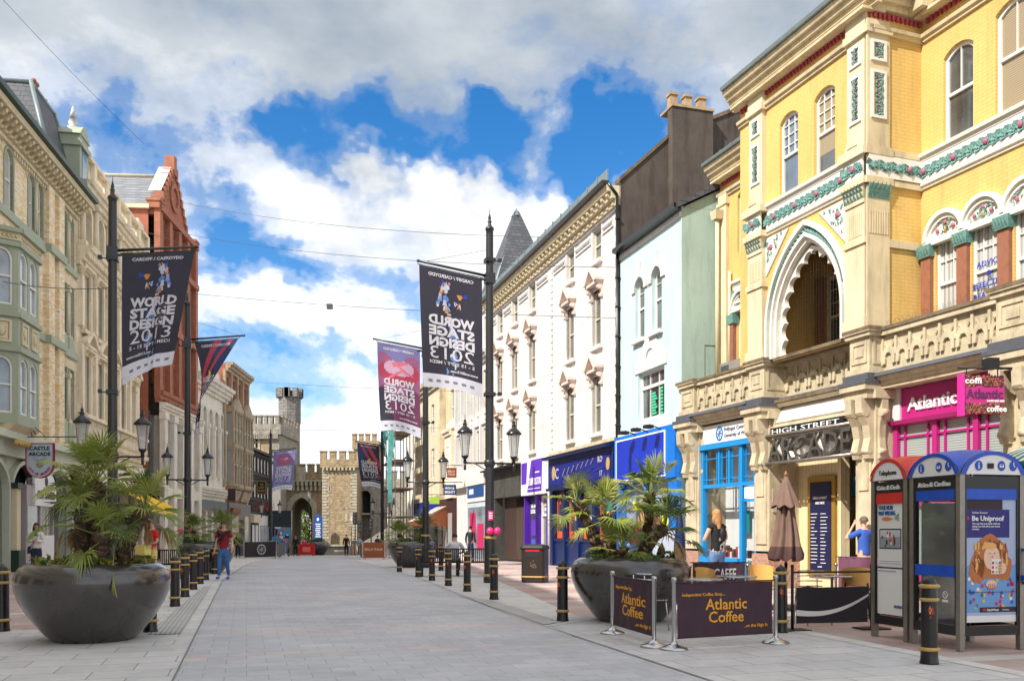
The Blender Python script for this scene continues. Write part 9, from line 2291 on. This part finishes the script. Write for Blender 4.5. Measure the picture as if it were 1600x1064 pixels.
 fm.cur = 0; fm.ball(H(0, .095, -.018), .016, 6, (.7, 1, 1.3)); fm.ball(H(.078, 0, -.005), .02, 6, (.5, .8, 1.3)); fm.ball(H(-.078, 0, -.005), .02, 6, (.5, .8, 1.3)); fm.cur = 1; fm.ball(H(.03, .082, .012), .011, 6); fm.ball(H(-.03, .082, .012), .011, 6); fm.cur = 2; fm.ball(H(0, .085, -.052), .02, 6, (1.1, .4, .35))
 fm.build('face_features', [sm, M['blackm'], pmat((160, 80, 76))], B)
 # hair
 hm = MB(); hmat = mat('hair_%02x%02x%02x' % hair_c, S(*hair_c), .6, var=.35, vs=30, bump=.6, bs=90)
 def cap(u, v):
  a = 2*PI*u; t = v*(1.75 if hair == 'short' else 1.95); front = math.cos(a-PI/2); t *= 1-.38*max(0, front)
  r = .094; rr_ = 1+.03*math.sin(a*9)*math.sin(v*9); return H(r*.92*math.sin(t)*math.cos(a)*rr_, r*1.08*math.sin(t)*math.sin(a)*rr_-.012, .008+r*1.12*math.cos(t))
 hm.grid(cap, 20, 10)
 if hair == 'long':
  hm.grid(lambda u, v: H((.098+.035*v*math.sin(v*5+1))*math.cos(PI*(-.12-.76*u)), (.10+.02*v)*math.sin(PI*(-.12-.76*u))-.01, .01-.30*v), 14, 6)
  for s_ in (-1, 1): hm.ball(H(s_*.07, -.03, -.10), .055, 8, (.8, 1, 1.9))
  hm.ball(H(0, -.07, -.14), .075, 10, (1.1, .7, 1.8))
 hm.build('hair', hmat, B, recalc=False)
 # clothes
 def cloth(name, ns, es, grow, m_, sub=1, extra_v=None):
  vs = [tuple(J[n]) if isinstance(n, str) else tuple(n[0]) for n in ns]
  rr_ = []
  for n in ns:
   r = rad[n] if isinstance(n, str) else n[1]; r = r if isinstance(r, tuple) else (r, r); rr_.append((r[0]+grow, r[1]+grow))
  return skin_obj(name, vs, es, rr_, m_, B, sub)
 tm = mat('cloth_%02x%02x%02x' % top_c, S(*top_c), .85, var=.12, vs=9, bump=.25, bs=50)
 low = (J['pel']+Vector((0, 0, -.06-coat)), (.15+coat*.1, .105+coat*.12))
 ns = [low, 'pel', 'sp', 'ch', 'nb']; es = [(0, 1), (1, 2), (2, 3), (3, 4)]
 for a, b, c in (('sr', 'er', 'wr'), ('sl', 'el', 'wl')):
  if sleeves <= 0: continue
  ns.append(a); es.append((4, len(ns)-1)); i = len(ns)-1
  if sleeves <= 1: ns.append((J[a].lerp(J[b], sleeves), .050)); es.append((i, len(ns)-1))
  else: ns.append(b); es.append((i, len(ns)-1)); ns.append((J[b].lerp(J[c], min(1, sleeves-1)), .034)); es.append((len(ns)-2, len(ns)-1))
 cloth('top', ns, es, .016, tm)
 lm = mat('cloth_%02x%02x%02x' % leg_c, S(*leg_c), .85, var=.2, vs=9, bump=.25, bs=50)
 ws = (J['pel'].lerp(J['sp'], .45), (.122, .088))
 if not bare_legs: cloth('trousers', ['pel', 'hr', 'kr', (J['kr'].lerp(J['ar'], .93), .042), 'hl', 'kl', (J['kl'].lerp(J['al'], .93), .042), ws], [(0, 1), (1, 2), (2, 3), (0, 4), (4, 5), (5, 6), (0, 7)], .012, lm)
 else: cloth('shorts', ['pel', 'hr', (J['hr'].lerp(J['kr'], .6), .078), 'hl', (J['hl'].lerp(J['kl'], .6), .078), ws], [(0, 1), (1, 2), (0, 3), (3, 4), (0, 5)], .014, lm)
 shm = mat('shoe_%02x%02x%02x' % shoes, S(*shoes), .5, var=.1)
 for a, t in (('ar', 'tr'), ('al', 'tl')):
  d = (J[t]-J[a]); m = MB(); m.ball(tuple(J[a]*.35+J[t]*.65+Vector((0, 0, -.0))), .075, 10, (.62, 1.75, .62)) if abs(d.y) > abs(d.x) else m.ball(tuple(J[a]*.35+J[t]*.65), .075, 10, (1.7, .65, .62)); m.build('shoe', shm, B)
 if extra: extra(B, J, H)
 return B
def people():
 def shades(B, J, H):
  m = MB(); m.box(*(0, 0, 0, 0, 0, 0)) if False else None
  for s_ in (-1, 1): m.ball(H(s_*.034, .088, .012), .026, 8, (1, .4, .8))
  m.tube(H(-.08, .06, .018), H(.08, .06, .018), .004); m.build('sunglasses', M['blackm'], B)
 def red_man(B, J, H):
  shades(B, J, H); m = MB()    # dark jumper tied round the shoulders
  m.path([(-.17, .04, 1.47), (-.10, .13, 1.42), (.02, .165, 1.32), (.12, .15, 1.18), (.14, .14, 1.1)], [.035, .04, .04, .03, .02], 8); m.path([(.17, .04, 1.47), (.10, .13, 1.42), (.0, .175, 1.33), (-.06, .16, 1.22)], [.035, .04, .04, .02], 8)
  m.path([(-.17, .03, 1.47), (-.1, -.10, 1.46), (.1, -.10, 1.46), (.17, .03, 1.47)], .04, 8); m.build('tied_jumper', M['blackm'], B)
 walk = dict(kr=(.10, .12, .52), ar=(.10, .14, .10), tr=(.11, .30, .07), kl=(-.10, .02, .51), al=(-.09, -.16, .12), tl=(-.10, -.02, .035), wr=(.27, .02, .90), wl=(-.27, .12, .92))
 person(ground(350, 906), PI, 1.70, 'man in a red shirt and blue jeans walking towards the camera beside the left bollards', (142, 24, 42), (58, 108, 168), (40, 30, 26), walk, shoes=(20, 110, 180), sleeves=.6, extra=red_man)
 # woman in white, left
 def scarf(B, J, H):
  m = MB(); m.path([(-.09, 0, 1.52), (0, .10, 1.47), (.09, 0, 1.52), (0, -.08, 1.52), (-.09, 0, 1.52)], .035, 8); m.ball((0, .11, 1.40), .06, 8, (1, .5, 1.2)); m.build('scarf', pmat((70, 66, 84)), B)
  m = MB(); m.path([(-.12, .05, 1.45), (.0, .15, 1.2), (.2, .1, .95)], .008, 5); m.path([(-.12, -.05, 1.45), (.0, -.14, 1.2), (.2, -.02, .95)], .008, 5); m.box(.17, .25, -.14, .16, .76, 1.0, .01, .03); m.build('shoulder_bag', M['blackm'], B)
 person(at(57, 28), PI+.3, 1.66, 'woman in a white jumper and dark scarf in front of the jeweller', (226, 222, 214), (36, 44, 74), (54, 34, 28), dict(er=(.23, .02, 1.14), wr=(.06, .24, 1.17), el=(-.23, .02, 1.14), wl=(-.04, .25, 1.18), face=.5), hair='long', sleeves=1.95, female=True, extra=scarf)
 # man in red and navy behind the left palms
 def bag(B, J, H):
  m = MB(); m.box(-.22, .2, .2, .42, .78, 1.06); m.build('yellow_bag', pmat((226, 210, 120)), B)
 person(at(238, 25), 2.6, 1.72, 'person in a red and navy top holding a yellow bag behind the left palms', (206, 30, 40), (226, 206, 120), (60, 40, 34), dict(wr=(.04, .24, 1.06), er=(.25, .02, 1.14), wl=(-.08, .25, 1.06), el=(-.25, .02, 1.14)), sleeves=.7, extra=bag)
 # seated man on the bench, from behind
 zs = -.44; sit = dict(pel=(0, .0, .52), sp=(0, -.02, .68), ch=(0, .0, .88), nb=(0, .02, 1.02), nk=(0, .04, 1.09), h1=(0, .08, 1.15), h2=(0, .10, 1.21), h3=(0, .10, 1.27),
    sr=(.19, .02, .97), er=(.30, .10, .74), wr=(.16, .28, .70), sl=(-.19, .02, .97), el=(-.30, .10, .74), wl=(-.16, .28, .70),
    hr=(.11, .17, .50), kr=(.14, .46, .48), ar=(.13, .48, .09), tr=(.14, .62, .035), hl=(-.11, .17, .50), kl=(-.14, .46, .48), al=(-.13, .46, .09), tl=(-.14, .60, .035))
 person((PB.x-.12, PB.y+.18, -.0), .1, 1.8, 'man in a white T-shirt sitting on the right bench, seen from behind', (222, 224, 228), (50, 48, 52), (44, 34, 30), sit, sleeves=.8)
 # woman in black, window shopping
 def tattoos(B, J, H):
  m = MB(); RR = random.Random(2)
  for k in range(26): x = RR.uniform(-.13, .13); z = RR.uniform(.86, 1.16); m.poly([(x, -.135, z), (x+.04, -.137, z+.03), (x+.01, -.135, z+.05)])
  m.build('floral_print', pmat((170, 166, 168)), B, recalc=False)
  m = MB(); m.ball((.06, -.13, 1.26), .09, 10, (.9, .5, 1.6)); m.path([(.13, .0, 1.45), (.12, -.1, 1.3), (.09, -.14, 1.15)], .02, 6); m.build('small_rucksack', M['blackm'], B)
 B = person(at(1120, 18.3, .07), .35, 1.79, 'woman with fair wavy hair in a black sleeveless top facing the sky blue shop', (22, 22, 26), (88, 120, 160), (176, 130, 80), dict(er=(.26, .05, 1.16), wr=(.10, .26, 1.28), el=(-.27, .04, 1.14), wl=(-.10, .26, 1.20), ar=(.10, -.03, .09)), hair='long', sleeves=.12, female=True, extra=tattoos, shoes=(60, 50, 44))
 # man in blue at the arcade, hand to face
 person(at(1350, 18.9), .4, 1.72, 'man in a blue shirt and beige trousers raising his hand in the arcade entrance', (50, 92, 178), (196, 178, 150), (90, 80, 74), dict(sl=(-.18, .0, 1.42), el=(-.30, .22, 1.28), wl=(-.10, .22, 1.56)), sleeves=.8)
 # man looking in the far right window
 person(at(735, 45, gz(45)), -.3, 1.75, 'figure in dark clothes standing in the lit shop doorway behind the bench', (34, 36, 46), (30, 40, 70), (30, 24, 22), {}, sleeves=1.9, fingers=False)
 # people near the castle
 Y = 74
 person(ground(541, 868.5), 0, 1.84, 'man in a long black coat seen from behind near the castle', (20, 20, 24), (24, 24, 28), (24, 22, 22), {}, sleeves=1.95, fingers=False, coat=.3)
 person(ground(554, 868), .2, 1.62, 'person in a grey jacket and shorts beside the man in the black coat', (120, 116, 112), (150, 130, 104), (130, 110, 90), {}, sleeves=1.9, bare_legs=True, fingers=False)
 person(ground(562, 867.5), 0, 1.75, 'person in a pale blue top behind the tan barrier', (130, 176, 196), (40, 44, 60), (60, 50, 44), {}, sleeves=.6, fingers=False)
 person(ground(462, 869), PI, 1.72, 'person in black standing left of the red barrier', (24, 24, 28), (22, 22, 26), (30, 26, 24), walk, sleeves=1.95, fingers=False)
 person(ground(475, 867), .3, 1.66, 'person in a bright pink top behind the red barrier', (226, 40, 120), (60, 40, 60), (70, 50, 40), {}, sleeves=1.2, fingers=False)
 person(ground(590, 869), 0, 1.7, 'person in navy behind the right end of the tan barrier', (50, 50, 80), (40, 40, 50), (40, 34, 30), {}, sleeves=1.9, fingers=False)
 person(ground(443, 867.5), .4, 1.66, 'person in violet near the far left lamp post', (110, 60, 120), (40, 40, 60), (50, 40, 36), {}, sleeves=1.9, fingers=False)
 person(at(372, 60, gz(60)), PI+.4, 1.7, 'person in dark clothes at the left shop doorway beyond the man in red', (40, 36, 38), (30, 30, 34), (40, 30, 26), {}, sleeves=1.9, fingers=False)
people()
